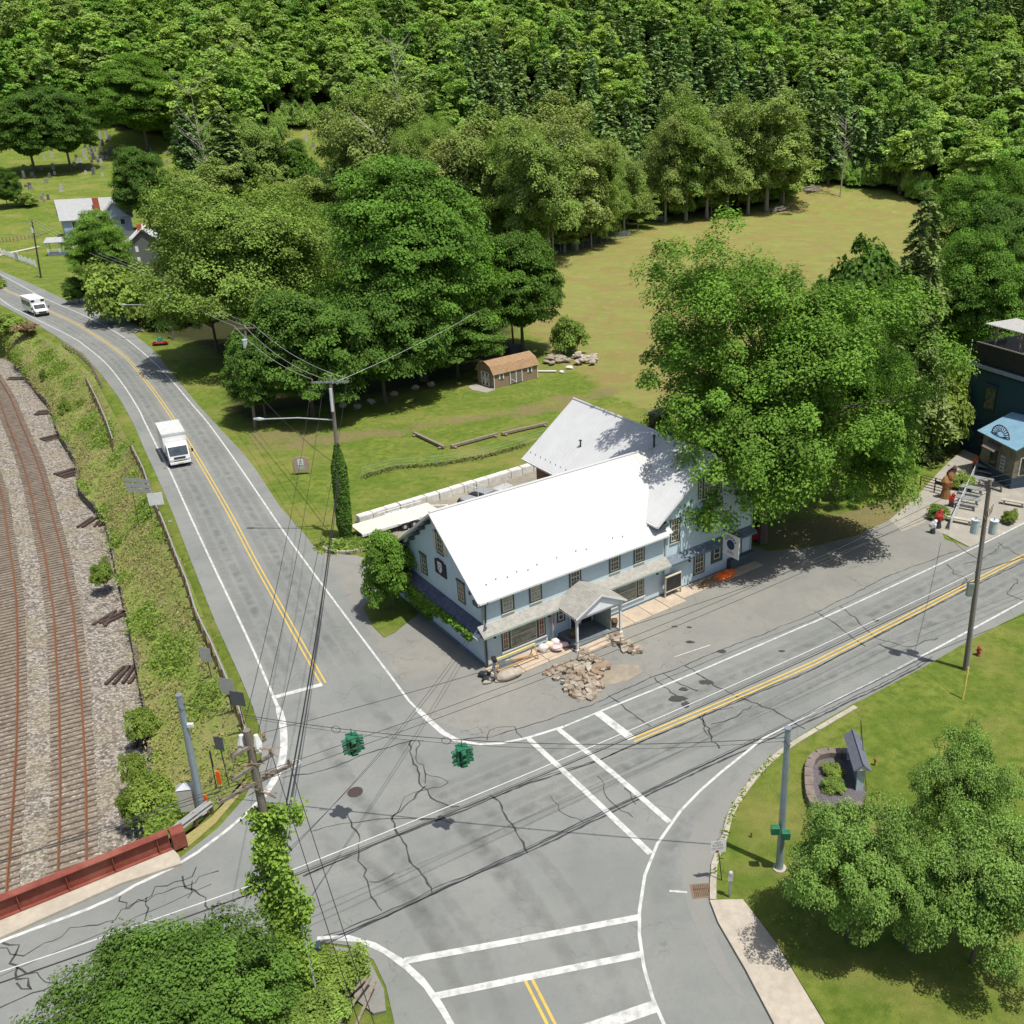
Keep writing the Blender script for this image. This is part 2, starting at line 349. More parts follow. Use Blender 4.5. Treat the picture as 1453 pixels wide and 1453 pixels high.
# road markings
mk = M(); ZM = .014
def line(pts, w, mi=0, z=ZM, step=1.5):
    mk.cur = mi; mk.ribbon(spline(ppoly(pts, z), step), w)
LW = [(-260,228),(-160,294),(-60,372),(0,424),(38,446),(68,461),(106,480.5),(119,489.5),(148.7,514),(173.4,544),(195.7,578.8),(206,600),(227,642),(241.3,668.8),(267.4,726.6),(300.5,798.2),(330,860),(360,924),(387,986)]
line(LW, .15)
mk.ribbon(spline(ppoly([(387,986.5),(397,1010.6),(402,1033),(402.5,1064),(398,1087),(388,1108.6),(370.6,1133)], ZM+.004), .6), [.2]*3+[.42]*60)
line([(370.6,1133),(348,1155.7),(318.6,1180.5),(279,1210),(241.8,1232.5),(189.7,1257),(166.8,1271),(125,1289.7),(8,1333),(-100,1378),(-260,1445)], .2)
line([(-260,222),(-160,282),(-60,352),(0,388.7),(30.3,405.3),(63.6,423.5),(106,441.7),(138.8,457.3),(173.4,477),(210.6,507),(242.8,539),(272.5,573.8),(295,600),(334.9,655),(399.6,750),(435.4,800),(492.1,876.4),(554.1,959),(580.9,995),(593,1007)], .15)
line([(593,1007),(607.8,1021),(628.4,1039.5),(649,1051)], .34, z=ZM+.004); line([(649,1051),(680.6,1056),(711.8,1054.6),(747.6,1047),(800,1031)], .2)
line([(801,1030.5),(850,1010),(984.2,955.3),(1143.2,887.2),(1153,883.4),(1256.2,836.3),(1394.6,771.2),(1453,742),(1560,686),(1720,610)], .15)
ye = [(-260,224),(-160,288),(-60,362),(0,406),(27,419.7),(71,441.7),(106,458),(111.5,461),(148.7,484.6),(178.4,507),(198,529),(223,561.4),(250,601),(282.6,653.7),(324.6,726.6),(362.4,798.2),(409.6,882.6),(459,970)]
def double(pts, off=.15, w=.11):
    s = spline(ppoly(pts, ZM), 1.5)
    for sg in (-1, 1):
        q = []
        for i, p in enumerate(s):
            d = s[min(i+1,len(s)-1)]-s[max(i-1,0)]; d.z = 0; d.normalize(); q.append(p+Vector((-d.y,d.x,0))*off*sg)
        mk.cur = 1; mk.ribbon(q, w)
double(ye); double([(897.5,1050.3),(1046.2,988.3),(1147.3,944),(1153,941.6),(1268.6,884),(1380.1,826),(1452,789),(1560,735),(1720,655)], .16, .12)
double([(749,1388.3),(782,1453),(840,1570)], .15, .13)
line([(390,989),(457,971)], .38, z=ZM+.004); line([(750,1048),(830,1122),(923,1211)], .34, z=ZM+.004); line([(791,1033.5),(870,1097),(950,1166.5)], .34, z=ZM+.004); line([(848,1011),(897,1048)], .55, z=ZM+.004)
line([(1720,705),(1560,790),(1452,852.8),(1297.5,936.4),(1175.7,998.4),(1149.4,1013.1),(1118.5,1028.6),(1083.4,1047),(1056.6,1069),(1025.6,1093.7),(994.6,1120.6),(966,1150),(932.6,1197.5),(915,1241.8),(907.3,1292.5),(907.3,1327.3),(913.6,1371.6),(926,1416),(942,1453),(985,1560)], .16)
line([(573,1363.7),(740,1333),(907,1301.3)], .36, z=ZM+.006); line([(617.6,1413.4),(760,1384),(909,1354)], .36, z=ZM+.006); line([(780,1478),(850,1455),(932,1427)], .6, z=ZM+.004)
line([(450,1331),(493.5,1329),(531,1339.8),(568,1361.6),(599.5,1389.7),(624.5,1424),(645,1460),(690,1560)], .2); line([(478,1333),(510,1335),(545,1351),(575,1373),(603,1400),(628,1437),(650,1475)], .14, z=ZM+.003)
line([(950,1264),(975,1266)], .12); line([(957,932),(1008,915)], .08, z=ZM+.004)
mk.cur = 0; mk.ribbon(spline(ppoly([(411,1086),(417,1079),(424,1078),(427,1082),(421,1086),(414,1090)], ZM), .2), .1)
tag(mk.build('road_markings', [WHITE, YEL]), kind='structure')
# tyre-polished and oil-darkened lanes: thin soft-edged films on the road
def film(name, col, nscale, lo, hi):
    m = bpy.data.materials.new(name); t = nt(m); N = t.nodes; L = t.links; out = N.new('ShaderNodeOutputMaterial'); d = N.new('ShaderNodeBsdfDiffuse'); d.inputs[0].default_value = (*col,1); tr = N.new('ShaderNodeBsdfTransparent'); a = N.new('ShaderNodeAttribute'); a.attribute_name = 'alpha'
    g = N.new('ShaderNodeNewGeometry'); n = N.new('ShaderNodeTexNoise'); n.inputs['Scale'].default_value = nscale; n.inputs['Detail'].default_value = 6; L.new(g.outputs['Position'], n.inputs['Vector']); r = N.new('ShaderNodeMapRange'); r.inputs[1].default_value = .35; r.inputs[2].default_value = .65; r.inputs[3].default_value = lo; r.inputs[4].default_value = hi; L.new(n.outputs['Fac'], r.inputs[0])
    mu = N.new('ShaderNodeMath'); mu.operation = 'MULTIPLY'; L.new(a.outputs['Fac'], mu.inputs[0]); L.new(r.outputs[0], mu.inputs[1]); ms = N.new('ShaderNodeMixShader'); L.new(mu.outputs[0], ms.inputs[0]); L.new(tr.outputs[0], ms.inputs[1]); L.new(d.outputs[0], ms.inputs[2]); L.new(ms.outputs[0], out.inputs[0]); return m
FV = [[], []]; FA = [[], []]; FQ = [[], []]
def wear(pts, off, w, kind, z=.0075):
    s = spline(ppoly(pts, z), 1.2); n = len(s); base = sum(len(v) for v in FV[kind]); vv_ = []; aa = []
    for i, p in enumerate(s):
        d = s[min(i+1,n-1)]-s[max(i-1,0)]; d.z = 0; d.normalize(); nn = Vector((-d.y,d.x,0)); e_ = min(1, i/5, (n-1-i)/5)
        for o_, al in ((-.5,0),(-.25,.8),(0,1),(.25,.8),(.5,0)): q_ = p+nn*(off+o_*w); vv_.append((q_.x,q_.y,z)); aa.append(al*e_)
    FV[kind].append(vv_); FA[kind] += aa
    for i in range(n-1):
        for j in range(4): k_ = base+i*5+j; FQ[kind].append((k_,k_+5,k_+6,k_+1))
for sg in (-1, 1):
    for tr_ in (-.8, .8): wear(ye, sg*1.75+tr_, .75, 0)
    wear(ye, sg*1.75, .8, 1, .0085)
EC = [(897.5,1050.3),(1046.2,988.3),(1147.3,944),(1268.6,884),(1380.1,826),(1452,789),(1560,735)]
EC0 = [(560,1195),(700,1133),(800,1090)]+EC
for sg in (-1, 1):
    for tr_ in (-.8, .8): wear(EC0, sg*1.8+tr_, .75, 0)
    wear(EC0, sg*1.8, .9, 1, .0085)
for o_ in (-3.3,-1.7,1.7,3.3): wear([(560,1150),(640,1210),(720,1310),(770,1420),(800,1500)], o_, .8, 0)
for o_ in (-1.9,1.9): wear([(459,970),(520,1060),(600,1180),(680,1290),(760,1400)], o_, 1.1, 1, .0085)
wear([(380,1160),(460,1230),(560,1300),(640,1453)], 1.0, 1.2, 1, .0085); wear([(100,1360),(300,1290),(450,1230),(560,1195)], 0, 1.2, 1, .0085); wear([(935,1320),(960,1200),(1040,1110)], .2, 1.3, 1, .0085)
for kk, (nm, mt_) in enumerate((('tyre_polish', film('tyre_polish', (.26,.268,.25), 1.5, .1, .5)), ('oil_stain', film('oil_stain', (.085,.09,.085), 1.1, .0, .24)))):
    o_ = link(nm, fast_mesh(nm, np.array([p for v in FV[kk] for p in v]), np.array(FQ[kk]), [mt_], {'alpha': np.array(FA[kk])})); tag(o_, kind='structure')
# tar sealed cracks
ck = M(); ZC = .010
def crack(pts, w=.09, seed=0, wig=.18):
    q = random.Random(seed); s = resample(ppoly(pts, ZC), max(4, int(sum((G(*a)-G(*b)).length for a, b in zip(pts[:-1], pts[1:]))/.35)))
    out = []
    off = 0
    for i, p in enumerate(s):
        d = s[min(i+1,len(s)-1)]-s[max(i-1,0)]; n = np.array([-d[1],d[0],0])/(np.linalg.norm(d)+1e-6); off = off*.75+q.uniform(-wig,wig)*.6
        out.append(p+n*off)
    ck.ribbon(out, [w*q.uniform(.5,1.4) for _ in out])
def blob(x, y, rx, ry, seed):
    q = random.Random(seed); c = G(x, y, ZC+.002); n = 14; pts = [(c.x+rx*math.cos(2*math.pi*k/n)*q.uniform(.7,1.3), c.y+ry*math.sin(2*math.pi*k/n)*q.uniform(.7,1.3)) for k in range(n)]
    o = [(p[0],p[1],ZC+.002) for p in pts]; ck.add(o, [tuple(range(n))])
seam1 = [(452,1338),(540,1303),(640,1256),(740,1212),(877,1149),(1000,1090),(1150,1023),(1250,975),(1322,936)]
seam2 = [(430,1243),(540,1195),(650,1153),(750,1112),(850,1079),(1000,1015),(1150,952),(1268,890),(1380,832),(1453,797)]
crack(seam1, .12, 1, .06); crack([(x,y-5) for x,y in seam1], .06, 2, .1); crack(seam2, .11, 3, .05); crack([(x+3,y-3) for x,y in seam2], .05, 4, .1)
crack([(640,1052),(700,1046),(835,1001),(930,960),(1000,931),(1080,900),(1153,872),(1260,817),(1360,781)], .07, 5, .1)
crack([(850,1003),(1000,940),(1153,879),(1300,810)], .04, 51, .05)
crack([(400,1105),(470,1090),(520,1070),(580,1052),(600,1053)], .07, 6); crack([(584,1050),(588,1075),(600,1090),(607,1115),(628,1142),(650,1147)], .1, 7, .3); crack([(596,1050),(590,1070),(604,1092),(604,1112)], .07, 8, .3)
crack([(604,1115),(582,1140),(556,1160),(566,1180),(585,1218),(600,1245),(614,1268)], .1, 9, .2); crack([(492,1155),(505,1180),(512,1225),(520,1260),(540,1293)], .07, 10, .25)
crack([(440,1180),(480,1170),(556,1160),(620,1163),(640,1168)], .06, 11, .1); crack([(695,1128),(715,1145),(726,1163),(733,1185),(750,1210)], .1, 12, .25); crack([(524,1250),(540,1252),(562,1240)], .07, 13)
crack([(864,986),(893,1010),(922,1031)], .08, 14); crack([(927,962),(950,980),(970,996),(975,1004)], .08, 15); crack([(941,955),(965,970),(990,980)], .08, 16); crack([(972,945),(1000,965),(1036,982),(1060,995),(1100,1010),(1140,1035)], .09, 17, .2)
crack([(1155,866),(1180,880),(1200,895),(1225,918)], .08, 18, .2); crack([(1190,860),(1215,880),(1250,905),(1290,915),(1330,905)], .07, 19, .3); crack([(1340,800),(1350,815),(1366,822),(1362,835)], .08, 20, .4)
crack([(1365,800),(1395,795),(1405,785),(1420,770)], .06, 21, .3); crack([(1415,770),(1453,790)], .06, 22, .3); crack([(1440,820),(1430,842),(1453,850)], .08, 23, .3); crack([(990,1018),(1003,1035),(1010,1050),(1023,1061)], .09, 24, .3); crack([(1005,1045),(1000,1010),(1040,1003)], .06, 25, .3)
crack([(1010,1028),(1040,1018),(1068,1000)], .06, 26, .2); crack([(0,1340),(20,1360),(25,1385),(50,1398),(20,1400)], .09, 27, .6); crack([(5,1330),(30,1345),(60,1330),(120,1305),(170,1285),(260,1262),(300,1230)], .06, 28, .6); crack([(170,1270),(175,1290),(210,1270),(240,1252),(280,1232)], .07, 29, .7); crack([(20,1372),(55,1375),(80,1390),(110,1370)], .07, 30, .4)
crack([(215,1270),(222,1290),(205,1300),(240,1298)], .07, 31, .4); crack([(265,1240),(275,1260),(290,1275),(300,1290)], .08, 32, .4); crack([(272,1250),(265,1275)], .05, 33, .3); crack([(0,1385),(60,1360),(130,1330),(200,1298),(300,1255)], .035, 34, .05); crack([(0,1430),(70,1404),(120,1385)], .07, 35, .2)
crack([(690,1050),(700,1037),(725,1036),(742,1050)], .05, 36, .3); crack([(556,1160),(580,1130),(640,1110),(604,1098)], .05, 37, .3)
crack([(780,1130),(800,1155),(830,1165)], .04, 38, .3); crack([(850,1100),(862,1110),(860,1130),(900,1158)], .05, 39, .3); crack([(886,1118),(895,1130),(905,1140)], .05, 40, .3)
for i, (x, y, a, b_) in enumerate([(962,991,.7,.28),(973,1000,.35,.3),(970,978,.35,.2),(1003,968,.6,.25),(1024,924,.45,.2),(1109,924,.3,.12),(979,911,.4,.15),(957,889,.3,.12),(978,890,.3,.12),(1243,880,.3,.15)]): blob(x, y, a*.8, b_*1.2, i)
tag(ck.build('crack_sealant', TAR), kind='structure')
m = M(); m.prism([(p.x,p.y) for p in spline(ppoly([(1066,1090),(1082,1092),(1050,1128),(1029,1158),(1016,1200),(1004,1250),(1004,1290),(1022,1345),(1060,1420),(1020,1380),(985,1310),(968,1250),(978,1190),(1005,1140),(1066,1090)]), .8)[:-1]], -.2, .005); tag(m.build('dusty_shoulder', asphalt('dusty_asphalt', (.215,.218,.202), (.235,.235,.215), (.24,.235,.21))), kind='structure')
# bare earth where the lot is dug up
m = M(); q = random.Random(3); pts = [(842,962),(858,948),(880,942),(905,944),(912,953),(890,966),(862,972),(850,975)]
m.prism([(p.x,p.y) for p in ppoly(pts)], -.2, .012); tag(m.build('bare_earth', mat('bare_earth', (.27,.235,.18), (.23,.20,.155), scale=3, bump=.5, col3=(.40,.34,.25), scale3=1.2)), kind='structure')
# kerbs, pavements, lawns
m = M(); kp = spline(ppoly([(1211,1003),(1171.5,1026),(1123,1055),(1088.5,1081),(1057,1117.7),(1033,1156),(1024.4,1187),(1009,1228.5),(1007,1280)]), .8)
n = len(kp)
KW = .32
for i in range(n-1):
    d = (kp[i+1]-kp[i]).normalized(); nn = Vector((d.y,-d.x,0))*-KW   # towards the lawn
    a, b_ = kp[i], kp[i+1]
    if i % 4 == 3: b_ = a+(b_-a)*.93
    m.prism([(a.x,a.y),(b_.x,b_.y),(b_.x+nn.x,b_.y+nn.y),(a.x+nn.x,a.y+nn.y)], -.2, .14+.006*(i % 3))
tag(m.build('kerb', mat('kerb_stone', (.44,.40,.33), (.33,.30,.25), scale=4, bump=.4, col3=(.24,.24,.16), scale3=1.5)), kind='structure')
m = M(); m.prism([(p.x,p.y) for p in ppoly([(1007,1280),(1054,1279),(1081.5,1315),(1102,1342.7),(1168,1453),(1230,1560),(1150,1560),(1095.4,1450),(1057,1377),(1019,1311.5)])], -.2, .15)
tag(m.build('pavement', CONC), kind='structure')
LAWNP = [(1211,998),(1171.5,1021),(1125,1050),(1092,1078),(1061,1115.7),(1038,1154),(1030,1187),(1016,1228.5),(1014,1280),(1056,1277),(1083.5,1313),(1104,1340.7),(1172,1453),(1240,1570),(1900,1570),(1800,700),(1560,811),(1453,869),(1380,906),(1324,939),(1223,993)]
m = M(); m.prism([(p.x,p.y) for p in ppoly(LAWNP, .1)], -.2, .10); tag(m.build('lawn', LAWN), kind='structure')
m = M(); m.prism([(p.x,p.y) for p in ppoly([(470,1352),(478,1345),(500,1348),(528,1372),(545,1405),(548,1436),(530,1440),(505,1420),(488,1390)])], -.2, .10); tag(m.build('corner_pavement', ASPL), kind='structure')
m = M(); m.prism([(p.x,p.y) for p in ppoly([(380,1352),(452,1341),(470,1350),(488,1392),(505,1424),(530,1446),(549,1441),(552,1453),(566,1570),(200,1700),(-300,1700),(-300,1650),(0,1510),(150,1462),(300,1402)])], -.25, .04); tag(m.build('verge', LAWN), kind='structure')
m = M(); m.prism([(p.x,p.y) for p in ppoly([(255,1217),(258,1228),(173,1256),(0,1334),(-260,1447),(-260,1410),(0,1300),(243,1204)])], -.3, .15); tag(m.build('bridge_pavement', CONC), kind='structure')
m = M(); m.prism([(p.x,p.y) for p in ppoly([(515,862),(545,835),(590,850),(596,868),(560,898),(545,905),(530,890)])], -.2, .05); tag(m.build('grass_patch', LAWN), kind='structure')
DRYG = mat('dry_grass', (.34,.27,.12), (.22,.22,.07), scale=6, detail=6, bump=.6, bscale=20)
m = M(); m.prism([(p.x,p.y) for p in ppoly([(352,1106),(345,1122),(306,1168),(262,1206),(250,1196),(300,1160),(335,1122)])], -.2, .03); tag(m.build('dry_verge', DRYG), kind='structure')
# ------------------------------------------------------------ railway
def ballast():
    m = bpy.data.materials.new('ballast'); t = nt(m); N = t.nodes; L = t.links
    out = N.new('ShaderNodeOutputMaterial'); s = N.new('ShaderNodeBsdfPrincipled'); L.new(s.outputs[0], out.inputs[0]); s.inputs['Roughness'].default_value = .95; s.inputs['Specular IOR Level'].default_value = .1
    g = N.new('ShaderNodeNewGeometry')
    v = N.new('ShaderNodeTexVoronoi'); v.inputs['Scale'].default_value = 5.5; L.new(g.outputs['Position'], v.inputs['Vector'])
    sp = N.new('ShaderNodeSeparateColor'); L.new(v.outputs['Color'], sp.inputs[0])
    cr = N.new('ShaderNodeValToRGB'); e = cr.color_ramp.elements; e[0].color = (.14,.12,.10,1); e[1].color = (.46,.42,.36,1); e.new(.5).color = (.29,.26,.22,1); L.new(sp.outputs[0], cr.inputs[0])
    r = N.new('ShaderNodeMapRange'); r.inputs[1].default_value = .35; r.inputs[2].default_value = .75; r.inputs[3].default_value = 1; r.inputs[4].default_value = .35; L.new(v.outputs['Distance'], r.inputs[0])
    mx = N.new('ShaderNodeMix'); mx.data_type = 'RGBA'; mx.blend_type = 'MULTIPLY'; mx.inputs[0].default_value = .6; L.new(cr.outputs[0], mx.inputs[6]); L.new(r.outputs[0], mx.inputs[7])
    n2 = N.new('ShaderNodeTexNoise'); n2.inputs['Scale'].default_value = .25; n2.inputs['Detail'].default_value = 5; L.new(g.outputs['Position'], n2.inputs['Vector'])
    r2 = N.new('ShaderNodeMapRange'); r2.inputs[1].default_value = .45; r2.inputs[2].default_value = .7; r2.inputs[4].default_value = .5; L.new(n2.outputs['Fac'], r2.inputs[0])
    m2 = N.new('ShaderNodeMix'); m2.data_type = 'RGBA'; L.new(r2.outputs[0], m2.inputs[0]); L.new(mx.outputs[2], m2.inputs[6]); m2.inputs[7].default_value = (.26,.22,.13,1)
    L.new(m2.outputs[2], s.inputs['Base Color'])
    bp = N.new('ShaderNodeBump'); bp.inputs['Distance'].default_value = .12; bp.inputs['Strength'].default_value = 1; bp.invert = True; L.new(v.outputs['Distance'], bp.inputs['Height']); L.new(bp.outputs[0], s.inputs['Normal'])
    return m
BAL = ballast()
wl = [G(x,y,RZ) for x,y in WALL_L]
m = M(); poly = [(p.x+.3,p.y) for p in wl]+[(-22,18),(-22,5),(-75,5),(-250,60),(-420,260)]
m.prism(poly, RZ-.6, RZ); tag(m.build('ballast_bed', BAL), kind='structure')
def offs(s, o):
    out = []
    for i, p in enumerate(s):
        d = s[min(i+1,len(s)-1)]-s[max(i-1,0)]; d.z = 0; d.normalize(); out.append(p+Vector((-d.y,d.x,0))*o)
    return out
RAIL = mat('rusty_rail', (.23,.095,.045), (.15,.07,.04), rough=.7, scale=4, metal=.2); TIE = mat('tie_wood', (.23,.185,.14), (.13,.105,.085), scale=3, coord='world', col3=(.31,.27,.22), scale3=1.); 
tr1 = [(( -40+(-40))/2, 500)]
L1 = [(0,581),(17,618),(32,663),(43.4,707.6),(53,752),(59.5,780),(68,829.6),(74.3,884),(79.3,941),(82.3,1003),(84.2,1060),(83.7,1136.8),(81,1233)]
R1 = [(0,539),(15,564),(27,593.6),(42,628),(54.5,660.5),(65.7,697.7),(75.6,735),(87.5,780.),(96.6,829.6),(102.8,861.8),(109,928.7),(114,978),(117.7,1040),(120.7,1102),(121.4,1137),(122,1219)]
def track(right, off, name, label, nn):
    s = spline([G(x,y,RZ+.28) for x,y in right], 1.)
    # extend both ends
    d0 = (s[0]-s[3]).normalized(); d1 = (s[-1]-s[-4]).normalized()
    s = [s[0]+d0*k for k in (70,45,20,8)]+s+[s[-1]+d1*k for k in (6,14,24)]
    s = [Vector(p) for p in resample(s, 160)]
    cl = offs(s, off)
    root = empty(name, (cl[80].x, cl[80].y, RZ), label, 'railway track')
    root_loc = root.location.copy()
    def loc(p): return (p[0]-root_loc.x, p[1]-root_loc.y, p[2]-root_loc.z)
    for o in (-.7175, .7175):
        r = M(); c = offs(cl, o)
        for hw, z0, z1 in ((.075,-.16,-.13),(.012,-.13,-.03),(.037,-.03,.0)):
            a = offs(c, hw); b_ = offs(c, -hw); vs = []; fs = []
            for i in range(len(c)):
                for p, z in ((a[i],z0),(b_[i],z0),(b_[i],z1),(a[i],z1)): vs.append(loc((p.x,p.y,RZ+.28+z)))
                if i: 
                    k = 4*(i-1)
                    for j in range(4): fs.append((k+j,k+(j+1)%4,k+4+(j+1)%4,k+4+j))
            r.add(vs, fs)
        r.build('rail', RAIL, root)
    # ties
    tot = sum((cl[i+1]-cl[i]).length for i in range(len(cl)-1)); tt = resample(cl, int(tot/.56)); q = random.Random(nn)
    t_ = M()
    for i in range(1, len(tt)-1):
        d = tt[i+1]-tt[i-1]; a = math.atan2(d[1], d[0]); p = tt[i]; l = 2.6+q.uniform(-.06,.06)
        t_.box(loc((p[0]+q.uniform(-.03,.03), p[1], RZ+.28-.16-.085+.0)), (.23, l, .17), rz=a+q.uniform(-.02,.02))
    tag(t_.build('sleeper', TIE, root), kind='stuff')
    return root
track(R1, -.7175, 'railway_track', 'rusty curving railway track with dark wooden sleepers, the one fully in view', 1)
track([(-45,560),(-25,620),(0,692.7),(7.4,737),(13.6,780),(21,834.5),(24,904),(24,978),(22.3,1052.6),(17.8,1136.8),(8.3,1264.6)], -.7175, 'railway_track', 'railway track cut by the left picture edge, with only its right rail showing', 2)
for o in list(bpy.data.objects):
    if o.name.startswith('railway_track'): pass
# retaining wall + embankment
N_ = 110
wr = resample([G(x,y,WT) for x,y in WALL_L], N_); rr = resample([G(x,y,-.05) for x,y in ROAD_L], N_)
wb_ = resample([G(x,y,RZ) for x,y in WALL_L], N_)
# wall top sits plumb above the foot of the wall
wtop = wb_.copy(); wtop[:,2] = WT
m = M(); STONE = mat('dark_stone', (.13,.115,.10), (.07,.065,.06), scale=3, bump=.6, col3=(.2,.15,.1), scale3=.8)
for i in range(N_-1):
    a, b_ = wb_[i], wb_[i+1]; d = (b_-a)[:2]; d /= np.linalg.norm(d); nn = np.array([-d[1],d[0]])*.35
    m.prism([tuple(a[:2]),tuple(b_[:2]),tuple(b_[:2]+nn),tuple(a[:2]+nn)], RZ-.3, WT+rnd.uniform(0,.12))
tag(m.build('retaining_wall', STONE), 'long dark stone retaining wall between railway gravel and grassy bank', 'retaining wall')
NB = 14; V = np.zeros((N_, NB, 3))
for j in range(NB):
    t = j/(NB-1); V[:,j,:] = wtop*(1-t)+rr*t
    V[:,j,2] = WT+(-.06-WT)*(t**1.25)
    if 0 < j < NB-1: V[:,j,2] += .22*pseudo(V[:,j,0], V[:,j,1], .6, 3.)
idx = np.arange(N_*NB).reshape(N_, NB); Q = np.stack([idx[:-1,:-1], idx[1:,:-1], idx[1:,1:], idx[:-1,1:]], 2).reshape(-1,4)
BANK = V.copy()
ROUGH = mat('rough_grass', (.15,.215,.03), (.23,.26,.065), scale=1.4, detail=7, bump=1., bscale=9, col3=(.26,.22,.10), scale3=.35, amt3=.7)
Q = Q[:, ::-1]
tag(link('embankment', fast_mesh('embankment', V.reshape(-1,3), Q, [ROUGH], smooth=True)), kind='structure')
# ------------------------------------------------------------ foliage
GAIN = 1.85
def leaf_mat(name, cols, trans=.3, shine=.22, gain=1.):
    """cols: list of base colours the tree-to-tree tint runs through"""
    m = bpy.data.materials.new(name); t = nt(m); N = t.nodes; L = t.links
    out = N.new('ShaderNodeOutputMaterial')
    oi = N.new('ShaderNodeObjectInfo'); at = N.new('ShaderNodeAttribute'); at.attribute_name = 'tint'
    ad = N.new('ShaderNodeMath'); ad.operation = 'ADD'; L.new(oi.outputs['Random'], ad.inputs[0]); L.new(at.outputs['Fac'], ad.inputs[1])
    fr = N.new('ShaderNodeMath'); fr.operation = 'FRACT'; L.new(ad.outputs[0], fr.inputs[0])
    cr = N.new('ShaderNodeValToRGB'); cols = [(c[0]*GAIN*gain,c[1]*GAIN*gain,c[2]*GAIN*gain) for c in cols]; e = cr.color_ramp.elements; e[0].color = (*cols[0],1); e[1].color = (*cols[-1],1)
    for i in range(1, len(cols)-1): e.new(i/(len(cols)-1)).color = (*cols[i],1)
    L.new(fr.outputs[0], cr.inputs[0])
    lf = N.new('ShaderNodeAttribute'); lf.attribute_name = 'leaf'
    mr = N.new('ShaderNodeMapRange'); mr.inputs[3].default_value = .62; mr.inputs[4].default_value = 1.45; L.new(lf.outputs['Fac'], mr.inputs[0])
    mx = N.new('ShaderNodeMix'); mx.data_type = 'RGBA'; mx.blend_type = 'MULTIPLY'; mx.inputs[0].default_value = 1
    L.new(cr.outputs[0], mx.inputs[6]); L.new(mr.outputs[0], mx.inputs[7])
    d = N.new('ShaderNodeBsdfPrincipled'); d.inputs['Roughness'].default_value = .65; d.inputs['Specular IOR Level'].default_value = shine; L.new(mx.outputs[2], d.inputs['Base Color'])
    tr = N.new('ShaderNodeBsdfTranslucent'); y = N.new('ShaderNodeMix'); y.data_type = 'RGBA'; y.blend_type = 'MULTIPLY'; y.inputs[0].default_value = 1; y.inputs[7].default_value = (1.15,1.25,.5,1); L.new(mx.outputs[2], y.inputs[6]); L.new(y.outputs[2], tr.inputs[0])
    ms = N.new('ShaderNodeMixShader'); ms.inputs[0].default_value = trans; L.new(d.outputs[0], ms.inputs[1]); L.new(tr.outputs[0], ms.inputs[2]); L.new(ms.outputs[0], out.inputs[0])
    MATS[name] = m; return m
LF_MAPLE = leaf_mat('maple_leaves', [(.068,.135,.017),(.085,.152,.02)])
LF_DARK = leaf_mat('dark_leaves', [(.048,.095,.014),(.058,.11,.016)])
LF_LIGHT = leaf_mat('light_leaves', [(.105,.16,.028),(.115,.17,.034)])
LF_OLIVE = leaf_mat('olive_leaves', [(.14,.185,.045),(.11,.165,.035),(.155,.18,.055),(.125,.18,.04)], gain=.98)
LF_FOREST = leaf_mat('forest_leaves', [(.06,.115,.02),(.09,.155,.026),(.12,.175,.038),(.07,.12,.022),(.14,.19,.04),(.085,.14,.03),(.115,.15,.045)], gain=1.34)
LF_PINE = leaf_mat('pine_needles', [(.065,.105,.035),(.08,.125,.045),(.07,.10,.03),(.10,.135,.05)], trans=.2, shine=.15, gain=1.45)
LF_SPRUCE = leaf_mat('spruce_needles', [(.085,.115,.035),(.09,.12,.04)], trans=.2, shine=.1, gain=1.2)
LF_BIRCH = leaf_mat('birch_leaves', [(.12,.195,.04),(.13,.205,.045)], shine=.4, gain=.88)
LF_VINE = leaf_mat('vine_leaves', [(.10,.165,.022),(.115,.18,.028)])
LF_WEED = leaf_mat('weed_leaves', [(.11,.16,.028),(.13,.175,.034)])
LF_RED = leaf_mat('reddish_leaves', [(.15,.10,.06),(.13,.12,.05)])
BARK = mat('bark', (.16,.13,.10), (.09,.075,.06), rough=.95, scale=6, stretch=(4,4,1), bump=.6)
BARKG = mat('grey_bark', (.33,.30,.26), (.20,.18,.155), rough=.95, scale=6, stretch=(4,4,1))
def leaves(C, NR, size, rng, aspect=1.2, bend=.25, size_var=.5):
    """C (n,3) centres, NR (n,3) normals -> quads"""
    n = len(C); NR = NR/np.linalg.norm(NR, axis=1, keepdims=True)
    r = rng.normal(size=(n,3)); A = np.cross(NR, r); A /= np.linalg.norm(A, axis=1, keepdims=True)+1e-9; B = np.cross(NR, A)
    s = size*(1+size_var*(rng.random(n)-.5)*2)[:,None]; a = A*s*aspect/2; b = B*s/2
    V = np.stack([C-a, C-b*.95+NR*s*bend*.3+a*.1, C+a-NR*s*bend, C+b*.95+NR*s*bend*.3+a*.1], 1)
    return V
def sph(n, rng):
    v = rng.normal(size=(n,3)); return v/np.linalg.norm(v, axis=1, keepdims=True)
